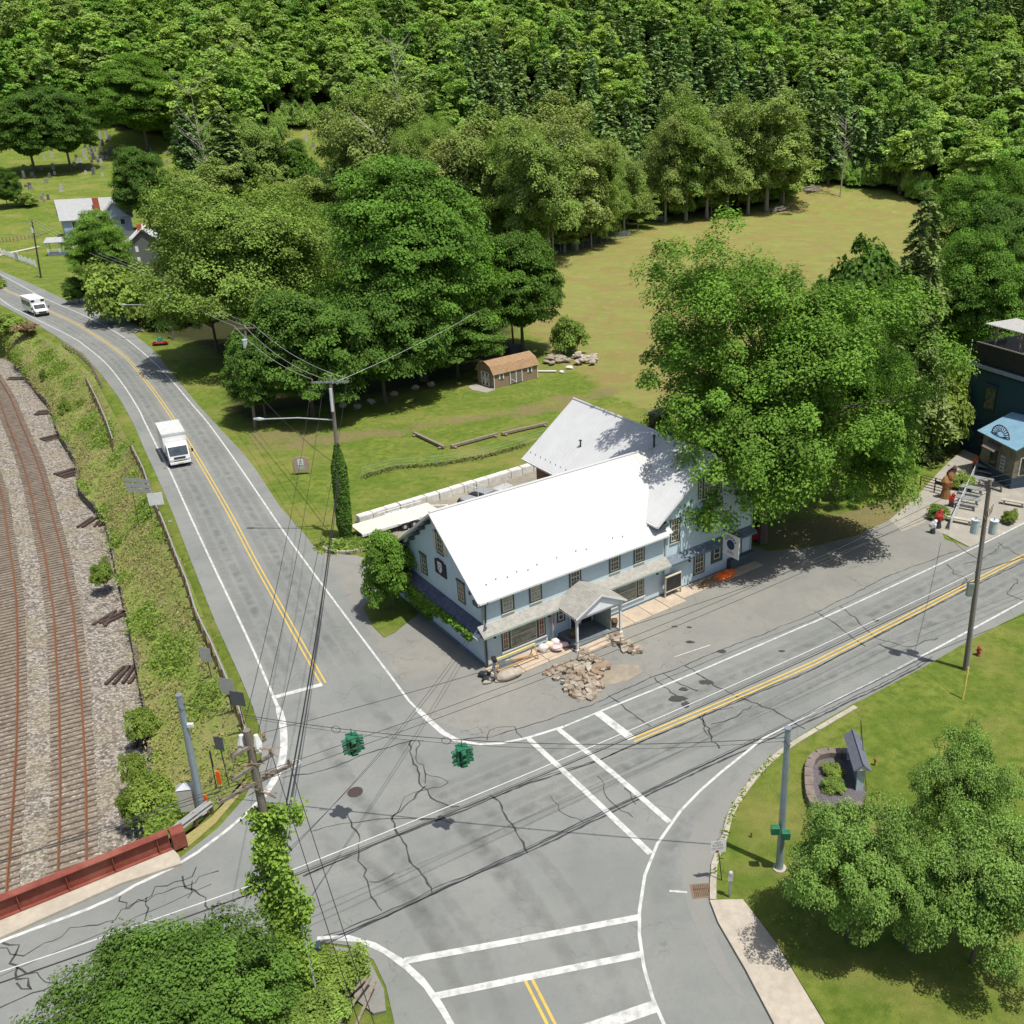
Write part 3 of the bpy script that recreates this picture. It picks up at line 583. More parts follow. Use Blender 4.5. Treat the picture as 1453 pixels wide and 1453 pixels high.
def crown_broad(R, H, zb, nc, nl, size, seed, flat=.62, lump=.22, shape='round', rc=None, inner=.25, core=True, droop=0., rag=.14):
    rng = np.random.default_rng(seed)
    d = sph(nc, rng); d[:,2] = np.where(d[:,2] < -.55, -d[:,2], d[:,2])
    # profile
    hz = H-zb; cz = zb+hz*(.45 if shape == 'round' else .4)
    lumpf = 1+lump*(np.sin(d[:,0]*3.1+seed)*np.cos(d[:,1]*2.7+seed*1.3)+.6*np.sin(d[:,2]*5+d[:,0]*4+seed))
    rad = (rng.random(nc)**.45)*.62+.38; rad[: int(nc*.6)] = rng.uniform(1-rag, 1+rag*.6, int(nc*.6))
    up = d[:,2] > 0
    P = d*rad[:,None]*lumpf[:,None]
    zsc = np.where(up, H-cz, cz-zb)
    pw = 1. if shape == 'round' else 1.
    C = np.stack([P[:,0]*R*.86, P[:,1]*R*.86, cz+P[:,2]*zsc*.92], 1)
    if shape == 'vase': C[:,0:2] *= (.75+.35*np.clip((C[:,2:3]-zb)/hz, 0, 1))
    if shape == 'egg': C[:,0:2] *= (1.12-.5*np.clip((C[:,2:3]-zb)/hz, 0, 1)**1.5)
    rcl = (rc or R*.2)*rng.uniform(.65, 1.35, nc)
    n = nc*nl; ci = np.repeat(np.arange(nc), nl)
    q = sph(n, rng); q[:,2] = np.abs(q[:,2])*1.0-.25*(rng.random(n) < .5)
    rr_ = rng.uniform(.55, 1.05, n)
    L_ = q*rr_[:,None]*rcl[ci][:,None]; L_[:,2] *= flat
    # ragged twig tufts at clump edges
    pts = C[ci]+L_
    if droop: pts[:,2] -= droop*(L_[:,0]**2+L_[:,1]**2)/(rcl[ci]+.1)
    out = pts-np.array([0,0,cz-hz*.1]); out /= np.linalg.norm(out, axis=1, keepdims=True)+1e-6
    NR = q*.7+out*.55+np.array([.1,-.08,.75])+rng.normal(size=(n,3))*.38
    V = leaves(pts, NR, size, rng)
    clv = rng.random(nc); lf = np.clip(.5+(clv[ci]-.5)*.7+(rng.random(n)-.5)*.6, 0, 1)
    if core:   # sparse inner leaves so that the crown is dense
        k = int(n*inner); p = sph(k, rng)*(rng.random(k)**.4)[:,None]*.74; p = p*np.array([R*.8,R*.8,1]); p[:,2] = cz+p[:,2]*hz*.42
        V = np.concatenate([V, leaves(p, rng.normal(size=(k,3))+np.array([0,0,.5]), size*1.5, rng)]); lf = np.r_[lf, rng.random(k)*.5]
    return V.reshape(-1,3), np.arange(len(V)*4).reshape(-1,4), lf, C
def crown_pine(R, H, zb, nb, nl, size, seed, droop=.1, up=.25, thin=1.):
    rng = np.random.default_rng(seed); pts = []; NR = []; br = []; CC = []
    z = zb
    k = 0
    while z < H*.985:
        f = (z-zb)/(H-zb); rad = R*((1-f)**.75*.95+.06)*rng.uniform(.7,1.1)
        if f < .15: rad *= .75+f*1.6
        m_ = max(3, int(nb*(1-.55*f)))
        a0 = rng.random()*6.28
        for j in range(m_):
            a = a0+6.283*j/m_+rng.normal()*.25; r = rad*rng.uniform(.65,1.15)
            npt = max(4, int(nl*r/R)); t = rng.random(npt)**.7; wdt = .24*r*(1-t*.55)+.05
            lat = rng.normal(size=npt)*wdt*.7
            x = np.cos(a)*t*r-np.sin(a)*lat; y = np.sin(a)*t*r+np.cos(a)*lat
            zz = z+up*t*r-droop*r*t*t*1.8+rng.normal(size=npt)*.06*r-np.abs(lat)*droop
            pts.append(np.stack([x,y,zz],1)); NR.append(np.stack([np.cos(a)*.35+rng.normal(size=npt)*.35, np.sin(a)*.35+rng.normal(size=npt)*.35, np.full(npt,1.)],1))
            CC.append((np.cos(a)*r*.8, np.sin(a)*r*.8, z+up*.8*r-droop*r*1.1))
        z += (H-zb)/thin/13*rng.uniform(.7,1.2); k += 1
    pts = np.concatenate(pts); NR = np.concatenate(NR); V = leaves(pts, NR, size, rng, aspect=2.0)
    return V.reshape(-1,3), np.arange(len(V)*4).reshape(-1,4), rng.random(len(V)), np.array(CC)
def trunk_mesh(H, r, limbs, seed, bark=BARK, zb=2., lean=0., low=.45, nseg=7, name='trunk'):
    q = random.Random(seed); m = M(); pts = []; rs = []
    top = H*.82
    for i in range(nseg+1):
        t = i/nseg; pts.append((q.uniform(-.12,.12)*t*r*3+lean*t, q.uniform(-.12,.12)*t*r*3, top*t-.3*(i == 0))); rs.append(r*(1.25 if i == 0 else (1-.82*t)))
    m.tube(pts, rs, 8)
    for c in limbs:
        c = Vector(c); t = min(.9, max(low*.6, (c.z/top)*.62+q.uniform(-.08,.05))); k = min(nseg-1, int(t*nseg)); a = Vector(pts[k]).lerp(Vector(pts[k+1]), t*nseg-k)
        mid = a.lerp(c, .5)+Vector((0,0,(c-a).length*.10)); rr0 = r*(1-.8*t)*.5
        m.tube([a, mid, c], [rr0, rr0*.55, rr0*.15], 5)
    me = m.build(name, bark); d = me.data; bpy.data.objects.remove(me); return d
PROTO = {}
def proto(key, kind, R, H, seed, **k):
    """meshes for one kind of tree, unit = metres"""
    rng = random.Random(seed)
    if kind != 'pine' and .16 < k['size'] < .45: k['size'] *= .78; k['nl'] = int(k['nl']*1.45)
    if kind == 'pine': V, Q, lf, C = crown_pine(R, H, k.get('zb', H*.22), k.get('nb', 8), k.get('nl', 34), k.get('size', .55), seed, k.get('droop', .12), k.get('up', .2), k.get('thin', 1.))
    else: V, Q, lf, C = crown_broad(R, H, k.get('zb', H*.2), k['nc'], k['nl'], k['size'], seed, flat=k.get('flat', .62), lump=k.get('lump', .22), shape=k.get('shape', 'round'), rc=k.get('rc'), inner=k.get('inner', .25), droop=k.get('droop', 0), rag=k.get('rag', .14))
    cm = fast_mesh('crown', V, Q, [k['mat']], {'leaf': lf})
    li = [tuple(C[i]) for i in rng.sample(range(len(C)), min(k.get('limbs', 14), len(C)))]
    tm = trunk_mesh(H, k.get('tr', H*.022), li, seed, k.get('bark', BARK))
    PROTO[key] = (cm, tm, R, H, (V, Q, lf)); return PROTO[key]
def place(key, loc, R, H, name, label, cat='tree', group=None, rz=None, trunk=True, sx=None):
    cm, tm, R0, H0, _ = PROTO[key]
    e = empty(name, loc, label, cat, rnd.uniform(0, 6.28) if rz is None else rz, group); s = (R/R0, R/R0, H/H0) if sx is None else (sx[0]/R0, sx[1]/R0, H/H0)
    e.scale = s
    c = bpy.data.objects.new('crown', cm); COL.objects.link(c); c.parent = e
    if trunk: t = bpy.data.objects.new('trunk', tm); COL.objects.link(t); t.parent = e
    return e
# near protos (dense)
proto('mapleA', 'b', 12, 22, 1, nc=400, nl=290, size=.23, mat=LF_MAPLE, rc=1.4, flat=1.25, lump=.26, zb=1.5, rag=.22, shape='vase', inner=.1, limbs=40, tr=.45)
proto('mapleB', 'b', 11, 21, 2, nc=360, nl=250, size=.25, mat=LF_MAPLE, rc=1.45, flat=1.15, lump=.3, zb=1.2, rag=.2, limbs=36, tr=.4, shape='egg')
proto('mapleC', 'b', 11, 24, 3, nc=400, nl=180, size=.33, mat=LF_MAPLE, rc=2.0, flat=.6, lump=.24, zb=2.5, limbs=26, tr=.5)
proto('darkA', 'b', 9, 14, 4, nc=280, nl=160, size=.33, mat=LF_DARK, rc=1.6, flat=.6, lump=.2, zb=1.2, limbs=20)
proto('darkB', 'b', 8, 16, 5, nc=260, nl=160, size=.33, mat=LF_DARK, rc=1.5, flat=.6, lump=.12, zb=1.5, limbs=20)
proto('lightA', 'b', 12, 22, 6, nc=340, nl=170, size=.31, mat=LF_LIGHT, rc=1.9, flat=.9, lump=.26, zb=3, limbs=28, inner=.18, shape='round')
proto('oliveA', 'b', 7, 19, 7, nc=170, nl=110, size=.38, mat=LF_OLIVE, rc=1.6, flat=1.0, lump=.4, zb=2.2, rag=.25, limbs=26, inner=.12, shape='vase', bark=BARKG)
proto('oliveB', 'b', 6, 17, 8, nc=150, nl=100, size=.38, mat=LF_OLIVE, rc=1.5, flat=1.0, lump=.45, zb=1.5, rag=.25, limbs=26, inner=.1, shape='round', bark=BARKG)
proto('cherry', 'b', 6, 8, 9, nc=150, nl=210, size=.17, mat=LF_BIRCH, rc=1.0, flat=.8, lump=.25, zb=1.8, limbs=24, tr=.16, inner=.12)
proto('cherryB', 'b', 6, 8, 19, nc=150, nl=210, size=.17, mat=LF_BIRCH, rc=1.0, flat=.8, lump=.3, zb=1.5, limbs=24, tr=.16, inner=.12)
proto('near', 'b', 7, 11, 10, nc=330, nl=330, size=.14, mat=leaf_mat('near_leaves', [(.052,.10,.015),(.06,.11,.018)]), rc=1.0, flat=.8, lump=.24, zb=2, limbs=20, inner=.2)
proto('small', 'b', 3, 5.5, 23, nc=130, nl=190, size=.15, mat=LF_MAPLE, rc=.75, flat=.75, lump=.3, zb=.6, limbs=12, tr=.09, inner=.2)
proto('bush', 'b', 2, 2.2, 11, nc=50, nl=150, size=.14, mat=LF_LIGHT, rc=.6, flat=.8, zb=.1, limbs=5, tr=.05, inner=.3)
proto('bushD', 'b', 2.4, 2.4, 12, nc=50, nl=90, size=.28, mat=LF_DARK, rc=.7, flat=.8, zb=.1, limbs=5, tr=.05, inner=.3)
proto('bushG', 'b', 2, 2.2, 13, nc=50, nl=160, size=.14, mat=LF_WEED, rc=.55, flat=.8, zb=.1, limbs=5, tr=.05, inner=.3)
proto('bushR', 'b', 1.5, 1.5, 14, nc=30, nl=60, size=.2, mat=LF_RED, rc=.5, flat=.8, zb=.1, limbs=5, tr=.05, inner=.3)
proto('spruceA', 'pine', 5.6, 22, 15, mat=LF_SPRUCE, nb=11, nl=230, size=.24, droop=.35, up=.12, zb=1., thin=2.4, limbs=60, bark=BARKG, tr=.3)
proto('pineN', 'pine', 5.5, 20, 16, mat=LF_PINE, nb=9, nl=90, size=.5, droop=.15, up=.2, zb=3., thin=1.7, limbs=20)
# far forest protos
FB = []; FPN = []
for i in range(7):
    proto('fb%d' % i, 'b', 6, 18, 30+i, nc=[34,44,30,50,38,46,36][i], nl=76, size=.55, mat=LF_FOREST, rc=[1.7,1.4,1.9,1.3,1.6,1.4,1.7][i], flat=.75, lump=.3, zb=4+(i % 3), limbs=8, inner=.2, shape=['round','vase','egg'][i % 3], bark=BARKG if i % 2 else BARK); FB.append('fb%d' % i)
for i in range(3):
    proto('fp%d' % i, 'pine', 4.2, 20, 50+i, mat=LF_PINE, nb=6, nl=30, size=.72, droop=.15, up=.22, zb=4, thin=1.25, limbs=6); FPN.append('fp%d' % i)
# ------------------------------------------------------------ trees one can tell apart
def tree_px(key, bx, by, topy, wpx, name, label, cat='tree', group=None, z=None, sq=1., trunk=True, rz=None):
    vy = CYP+FPX/math.tan(TH); bx = CXP+(bx-CXP)*(vy-by)/(vy-(topy*.6+by*.4))   # bx is where the crown shows; the foot stands plumb below it
    p = Gt(bx, by) if z is None else G(bx, by, z)
    d = p.y; D = math.hypot(p.y, CH-p.z)
    # height from the row of the crown top
    v = (topy-CYP)/FPX; tn = (sT+v*cT)/(cT-v*sT); H = CH-d*tn-p.z
    zc = p.y*cT-(p.z+H*.5-CH)*sT; R = wpx/2/FPX*zc
    return place(key, (p.x, p.y, p.z-.1), R*1.02, H, name, label, cat, group, rz, trunk, None if sq == 1 else (R, R*sq))
tree_px('mapleA', 1095, 768, 380, 425, 'maple_tree', 'huge bright green maple overhanging the right end of the white-roofed inn', z=0)
tree_px('mapleB', 1222, 705, 420, 135, 'maple_tree', 'second big green maple behind the huge one, beside the gravel driveway', z=0)
tree_px('spruceA', 1303, 640, 258, 185, 'spruce_tree', 'tall thinning brown-green spruce with bare twigs at the edge of the meadow', z=0)
tree_px('mapleC', 1395, 560, 345, 150, 'maple_tree', 'bright green tree right behind the dark blue restaurant'); tree_px('mapleB', 1350, 530, 380, 120, 'maple_tree', 'green tree between the tall spruce and the blue restaurant'); tree_px('darkB', 1430, 470, 270, 130, 'broadleaf_tree', 'dark green tree at the right picture edge above the striped rooftop pergola')
tree_px('bushG', 1335, 640, 540, 90, 'shrub', 'tall green shrub at the foot of the spruce by the gravel driveway', 'shrub', z=0); tree_px('bushG', 1372, 620, 520, 60, 'shrub', 'narrow green shrub against the blue wall of the restaurant', 'shrub', z=0); tree_px('darkA', 1262, 640, 500, 90, 'broadleaf_tree', 'low tree filling the gap between the big maples and the spruce', z=0)
tree_px('bushD', 1225, 470, 360, 120, 'shrub', 'dark bush mass behind the big maple crown at the meadow edge', 'shrub')
# group left of the meadow
tree_px('mapleC', 585, 540, 243, 235, 'maple_tree', 'tallest bright green maple in the clump left of the meadow', z=0)
tree_px('mapleB', 655, 500, 300, 120, 'maple_tree', 'green maple squeezed between the tallest maple and the round dark one')
tree_px('darkB', 737, 500, 322, 118, 'maple_tree', 'round dense dark green maple beside the brown pole and the meadow', z=0)
tree_px('darkA', 430, 590, 420, 185, 'maple_tree', 'low spreading dark maple behind the grass strip by the road', z=0)
tree_px('darkA', 535, 572, 398, 170, 'maple_tree', 'dark maple with low branches in front of the tallest maple', z=0)
tree_px('darkB', 645, 535, 425, 130, 'maple_tree', 'mid green maple just left of the wooden shed', z=0)
tree_px('darkB', 365, 600, 470, 90, 'maple_tree', 'small dark maple right of the utility pole with the grey transformer', z=0)
tree_px('lightA', 345, 515, 268, 245, 'ash_tree', 'wide pale green tree above the curve of the road', z=0)
tree_px('lightA', 425, 480, 290, 160, 'ash_tree', 'pale yellow-green tree between the wide pale tree and the tallest maple', z=0)
tree_px('lightA', 290, 500, 330, 110, 'ash_tree', 'pale green tree leaning over the pole at the road curve', z=0)
tree_px('lightA', 270, 440, 285, 80, 'ash_tree', 'pale green tree behind the dark barn roof')
tree_px('mapleC', 137, 428, 306, 88, 'maple_tree', 'bright green maple in front of the blue-grey farmhouse', z=0)
tree_px('darkB', 200, 335, 204, 76, 'broadleaf_tree', 'dark rounded tree right behind the farmhouse roof')
tree_px('bushG', 175, 455, 375, 100, 'shrub', 'bushy green growth along the road below the farmhouse maple', 'shrub', z=0); tree_px('bush', 195, 455, 405, 90, 'shrub', 'yellow-green bush beside the driveway at the road curve', 'shrub', z=0); tree_px('bushG', 230, 462, 395, 90, 'shrub', 'green bush around the foot of the pole at the road curve', 'shrub', z=0); tree_px('darkA', 108, 430, 395, 36, 'shrub', 'low dark bush at the left foot of the farmhouse maple', 'shrub', z=0)
# cemetery trees
tree_px('darkB', 33, 247, 128, 92, 'broadleaf_tree', 'tall dark tree with a bare trunk standing in the cemetery, left of the pair'); tree_px('darkB', 84, 243, 118, 84, 'broadleaf_tree', 'tall dark tree with a bare trunk standing in the cemetery, right of the pair')
tree_px('darkA', 3, 295, 240, 42, 'broadleaf_tree', 'dark bushy tree cut by the left picture edge below the cemetery'); tree_px('bushG', 35, 293, 274, 32, 'shrub', 'small round bush on the cemetery lawn', 'shrub')
tree_px('mapleC', 195, 215, 85, 110, 'maple_tree', 'big maple at the back of the cemetery above the farmhouse')
tree_px('pineN', 262, 262, 135, 60, 'pine_tree', 'grey-green pine right of the cemetery'); tree_px('pineN', 320, 300, 150, 100, 'pine_tree', 'broad layered pine between the cemetery and the small lawn'); tree_px('oliveA', 370, 290, 165, 80, 'ash_tree', 'olive green tree right of the broad pine')
tree_px('darkA', 335, 280, 190, 90, 'broadleaf_tree', 'dark green tree in front of the broad pine'); tree_px('darkA', 415, 282, 203, 66, 'broadleaf_tree', 'dark rounded tree at the edge of the small lawn'); tree_px('bushD', 440, 300, 232, 60, 'shrub', 'brushy bush at the lower edge of the small lawn', 'shrub'); tree_px('oliveB', 300, 330, 240, 80, 'ash_tree', 'olive green tree behind the wide pale tree'); tree_px('oliveB', 265, 330, 250, 60, 'ash_tree', 'slim olive tree above the barn'); tree_px('oliveA', 445, 335, 250, 80, 'ash_tree', 'olive tree left of the tallest maple'); tree_px('bushG', 385, 330, 260, 90, 'shrub', 'bright scrub behind the pale trees', 'shrub')
# belt of slender olive trees behind the clump and along the meadow
sl = [(500,330,150,80),(545,340,140,90),(590,345,160,80),(635,350,165,90),(690,352,170,90),(735,360,180,90),(775,372,170,90),(815,355,180,90),(850,345,185,75),(885,332,195,60),(520,300,130,70),(610,300,150,80),(700,310,160,80),(790,320,150,90),(665,330,185,70),(760,345,215,70),(838,352,250,40)]
for i, (x, y, t, w) in enumerate(sl): tree_px(['oliveA','oliveB','lightA'][i % 3], x, y, t+10, w*1.15, 'slender_tree', 'slender olive green tree in the belt between the maple clump and the meadow', group='slender olive trees left of the meadow')
sr = [(945,316,165,60),(975,313,150,60),(1005,310,170,55),(1035,305,140,64),(1065,303,160,60),(1092,300,150,66),(1115,290,175,50),(960,300,140,60),(1050,292,130,60)]
for i, (x, y, t, w) in enumerate(sr): tree_px(['oliveA','oliveB'][i % 2], x, y, t+(i*37 % 23), w*(1.1+.25*(i % 3)), 'slender_tree', 'slender olive green tree in the row along the far edge of the meadow', group='slender trees at the far edge of the meadow')
for i, (x, y, t, w, k) in enumerate([(1385,440,262,130,'mapleC'),(1445,425,235,150,'mapleB'),(1410,500,330,120,'darkA'),(1350,470,350,110,'mapleC')]): tree_px(k, x, y, t, w, 'broadleaf_tree', 'green broadleaf tree in the thick stand between the spruce and the right picture edge', group='trees behind the dark blue restaurant')
for i, (x, y, t, w) in enumerate([(800,362,300,60),(850,346,285,60),(905,326,270,50),(960,314,262,50),(1010,308,255,50),(1060,300,250,50),(1110,290,235,50)]): tree_px('bushG' if i % 2 else 'oliveB', x, y-3, t, w, 'shrub', 'low green bush between the trunks along the far edge of the meadow', 'shrub', group='bushes along the far edge of the meadow')
# small ones near the inn
tree_px('small', 552, 868, 758, 78, 'small_tree', 'small bright green tree growing against the left corner of the inn', 'tree', z=0)
tree_px('bush', 808, 502, 455, 50, 'shrub', 'lone green sapling by the stone pile beyond the shed', 'shrub', z=0)
# lawn trees at lower right
tree_px('cherry', 1215, 1332, 1160, 200, 'ornamental_tree', 'grey-green ornamental tree on the corner lawn next to the flower bed', z=.1)
tree_px('cherryB', 1372, 1215, 1060, 150, 'ornamental_tree', 'grey-green ornamental tree, the uppermost on the corner lawn', z=.1)
tree_px('cherryB', 1400, 1365, 1185, 215, 'ornamental_tree', 'grey-green ornamental tree at the lower right of the corner lawn', z=.1); tree_px('cherry', 1300, 1350, 1205, 150, 'ornamental_tree', 'ornamental tree filling the middle of the three-tree clump on the corner lawn', z=.1)
# foreground tree at lower left, ivy pole comes with the poles
place('near', (-16.9,22.8,0), 4.7, 8.0, 'maple_tree', 'dark green maple crown in the lower left corner of the picture', 'tree')
place('near', (-13.4,19.6,0), 1.8, 4.4, 'maple_tree', 'green crown between the corner maple and the ivy-clad pole', 'tree')
# ------------------------------------------------------------ forest
q = np.random.default_rng(5); cand = []
sp = 8.6
for gy in np.arange(196, 560, sp):
    for gx in np.arange(-420, 330, sp):
        x = gx+q.uniform(-.42,.42)*sp; y = gy+q.uniform(-.42,.42)*sp; z = float(T(x,y)); u, v = PX(x,y,z)
        if v > np.interp(u, LX, LY) or u < -60 or u > 1530: continue
        ut, vt = PX(x,y,z+20)
        if vt < -60 and PX(x,y,z+2)[1] < -30: continue
        cand.append((x,y,z,u,v))
cand.sort(key=lambda c: math.hypot(c[0], c[1]))
print('forest', len(cand))
big = []; nb = npn = 0; rest = []
for i, (x,y,z,u,v) in enumerate(cand):
    pn = .5+.5*math.sin(x*.021+1.3)*math.cos(y*.018+x*.006+.4)+.25*math.sin(x*.07+y*.05)
    pine = pn+q.uniform(-.22,.22) > (.80 if (u < 560 or y < 305) else .60)
    Hh = q.uniform(14,22); R = q.uniform(5.4,8.6)
    if pine: Hh = q.uniform(17,25); R = q.uniform(4.4,6.0)
    if (pine and npn < 110) or (not pine and nb < 190):
        key = FPN[i % 3] if pine else FB[int(q.integers(0, 7))]
        if pine:
            npn += 1; place(key, (x,y,z-.2), R, Hh, 'pine_tree', 'blue-green pine among the broadleaf trees of the hillside wood', 'pine tree', 'pines in the hillside wood')
        else:
            nb += 1; place(key, (x,y,z-.2), R, Hh, 'forest_tree', 'broadleaf tree in the dense wood rising behind the fields', 'tree', 'broadleaf trees in the hillside wood')
    else: rest.append((x,y,z,R,Hh,pine))
def bake(items, keys, mt, name):
    VV = []; LL = []; TT = []; n = 0
    for (x,y,z,R,Hh,_) in items:
        cm, tm, R0, H0, (V,Q,lf) = PROTO[keys[int(q.integers(0, len(keys)))]]
        a = q.uniform(0, 6.28); c_, s_ = math.cos(a), math.sin(a); W = V*np.array([R/R0,R/R0,Hh/H0]); W = np.stack([W[:,0]*c_-W[:,1]*s_+x, W[:,0]*s_+W[:,1]*c_+y, W[:,2]+z],1)
        VV.append(W); LL.append(lf); TT.append(np.full(len(Q), q.random()))
    V = np.concatenate(VV); Q = np.arange(len(V)).reshape(-1,4)
    return link(name, fast_mesh(name, V, Q, [mt], {'leaf': np.concatenate(LL), 'tint': np.concatenate(TT)}))
tag(bake([r for r in rest if not r[5]], FB, LF_FOREST, 'distant_broadleaf_wood'), 'mass of broadleaf crowns on the upper hillside', 'wood', kind='stuff')
tag(bake([r for r in rest if r[5]], FPN, LF_PINE, 'distant_pine_wood'), 'mass of blue-green pine crowns on the upper hillside', 'wood', kind='stuff')
# understorey along the wood edge
items = []
for i in range(900):
    u = q.uniform(-60, 1520); v0 = np.interp(u, LX, LY); p = Gt(u, v0-q.uniform(0, 10))
    if p.y > 420: continue
    items.append((p.x, p.y, p.z-.3, q.uniform(1.6,3.4), q.uniform(2.5,8.), 0))
tag(bake(items[:640], ['bushG','bushD','bush'], LF_FOREST, 'wood_edge_undergrowth'), 'low green undergrowth along the edge of the wood', 'undergrowth', kind='stuff')
# weeds on the bank: upright leaf clumps
def weeds(name, label, P, size, h, mt, seed, nper=8, spread=.35):
    r = np.random.default_rng(seed); n = len(P); ci = np.repeat(np.arange(n), nper); N2 = len(ci)
    C = P[ci]+np.stack([r.normal(size=N2)*spread, r.normal(size=N2)*spread, r.random(N2)**1.2*h[ci]],1)
    NR = r.normal(size=(N2,3))*.7+np.array([0,0,.6]); V = leaves(C, NR, size, r, aspect=2.2); cl = r.random(n)
    lf = np.clip(cl[ci]*.6+r.random(N2)*.5-.05, 0, 1)
    return tag(link(name, fast_mesh(name, V.reshape(-1,3), np.arange(N2*4).reshape(-1,4), [mt], {'leaf': lf})), label, 'weeds', kind='stuff')
r_ = np.random.default_rng(9)
def bankpts(n):
    i = r_.uniform(0, N_-1.01, n); j = r_.uniform(.3, NB-1.6, n); i0 = i.astype(int); j0 = j.astype(int); fi = (i-i0)[:,None]; fj = (j-j0)[:,None]
    return BANK[i0,j0]*(1-fi)*(1-fj)+BANK[i0+1,j0]*fi*(1-fj)+BANK[i0,j0+1]*(1-fi)*fj+BANK[i0+1,j0+1]*fi*fj, j/(NB-1)
P, jj = bankpts(15000); dens = pseudo(P[:,0], P[:,1], .5, 1.)
k = dens > .3; hh = .22+.35*np.clip(dens+.4, 0, 1); weeds('bank_weeds', 'green weeds covering the railway bank', P[k], .115, hh[k]*.8, LF_WEED, 1, nper=12)
k = dens < .12; weeds('bank_dry_grass', 'straw coloured dry grass patches on the railway bank', P[k][:5500], .10, hh[k][:5500]*.9, mat('straw', (.30,.26,.11), (.20,.20,.06), scale=2), 2, nper=7)
for (x, y, w, t) in [(148,828,40,788),(205,1045,40,1005),(218,1150,60,1075),(190,1165,30,1125),(95,590,34,548),(66,545,26,520),(118,590,16,570),(195,1110,30,1070)]:
    p = G(x, y, RZ+1 if x > 140 else -3.5); place('bushG', (p.x,p.y,p.z-.3), w/2/FPX*65, 2.4, 'shrub', {148:'green bush overhanging the railway gravel, beside the wall',205:'green shrub on the wall between the steel pole and the gravel',218:'big green bush left of the grey cabinet by the bridge',190:'small bush on the gravel left of the bush by the cabinet',95:'dark shrub on the upper bank above the sleeper piles',66:'small dark shrub on the upper bank nearest the far gravel edge',118:'thin shrub below the broken post-and-rail fence',195:'narrow shrub on the wall above the bush by the cabinet'}[x], 'shrub')
p = G(38,472,0); place('bushR', (p.x,p.y,p.z-.3), 2.0, 1.6, 'shrub', 'dark reddish bush on the verge opposite the shuttle bus', 'shrub')
for x, y, w, lb in [(8,470,50,'green bush at the left picture edge below the far road'),(-10,415,60,'bush by the road where it leaves the left picture edge')]:
    p = G(x,y,-1); place('bushG', (p.x,p.y,p.z-.5), 3., 3., 'shrub', lb, 'shrub')
P = np.array([tuple(p) for p in resample([G(x,y,.1) for x,y in [(1013,1245),(1030,1180),(1040,1150),(1062,1112),(1095,1078),(1110,1068)]], 90)]); P = P[np.random.default_rng(2).random(90) > .45]; weeds('kerb_weeds', 'weeds growing along the kerb', P, .09, np.full(len(P), .12), LF_WEED, 3, nper=6, spread=.10)
# ------------------------------------------------------------ more materials
def siding(name, col, pitch=.15, dark=.86):
    m = bpy.data.materials.new(name); t = nt(m); N = t.nodes; L = t.links
    out = N.new('ShaderNodeOutputMaterial'); s = N.new('ShaderNodeBsdfPrincipled'); L.new(s.outputs[0], out.inputs[0]); s.inputs['Roughness'].default_value = .6
    g = N.new('ShaderNodeNewGeometry'); sx = N.new('ShaderNodeSeparateXYZ'); L.new(g.outputs['Position'], sx.inputs[0])
    d = N.new('ShaderNodeMath'); d.operation = 'DIVIDE'; d.inputs[1].default_value = pitch; L.new(sx.outputs[2], d.inputs[0]); f = N.new('ShaderNodeMath'); f.operation = 'FRACT'; L.new(d.outputs[0], f.inputs[0])
    r = N.new('ShaderNodeMapRange'); r.inputs[1].default_value = .0; r.inputs[2].default_value = .16; r.inputs[3].default_value = 1; r.inputs[4].default_value = 0; L.new(f.outputs[0], r.inputs[0])
    nz = N.new('ShaderNodeTexNoise'); nz.inputs['Scale'].default_value = 1.2; nz.inputs['Detail'].default_value = 5; L.new(g.outputs['Position'], nz.inputs['Vector'])
    mr = N.new('ShaderNodeMapRange'); mr.inputs[1].default_value = .4; mr.inputs[2].default_value = .7; mr.inputs[4].default_value = .35; L.new(nz.outputs['Fac'], mr.inputs[0])
    m1 = N.new('ShaderNodeMix'); m1.data_type = 'RGBA'; m1.inputs[6].default_value = (*col,1); m1.inputs[7].default_value = (*[c*.78 for c in col],1); L.new(mr.outputs[0], m1.inputs[0])
    m2 = N.new('ShaderNodeMix'); m2.data_type = 'RGBA'; L.new(r.outputs[0], m2.inputs[0]); L.new(m1.outputs[2], m2.inputs[6]); m2.inputs[7].default_value = (*[c*dark for c in col],1)
    L.new(m2.outputs[2], s.inputs['Base Color'])
    bp = N.new('ShaderNodeBump'); bp.inputs['Strength'].default_value = .7; bp.inputs['Distance'].default_value = .02; bp.invert = True; L.new(f.outputs[0], bp.inputs['Height']); L.new(bp.outputs[0], s.inputs['Normal'])
    MATS[name] = m; return m
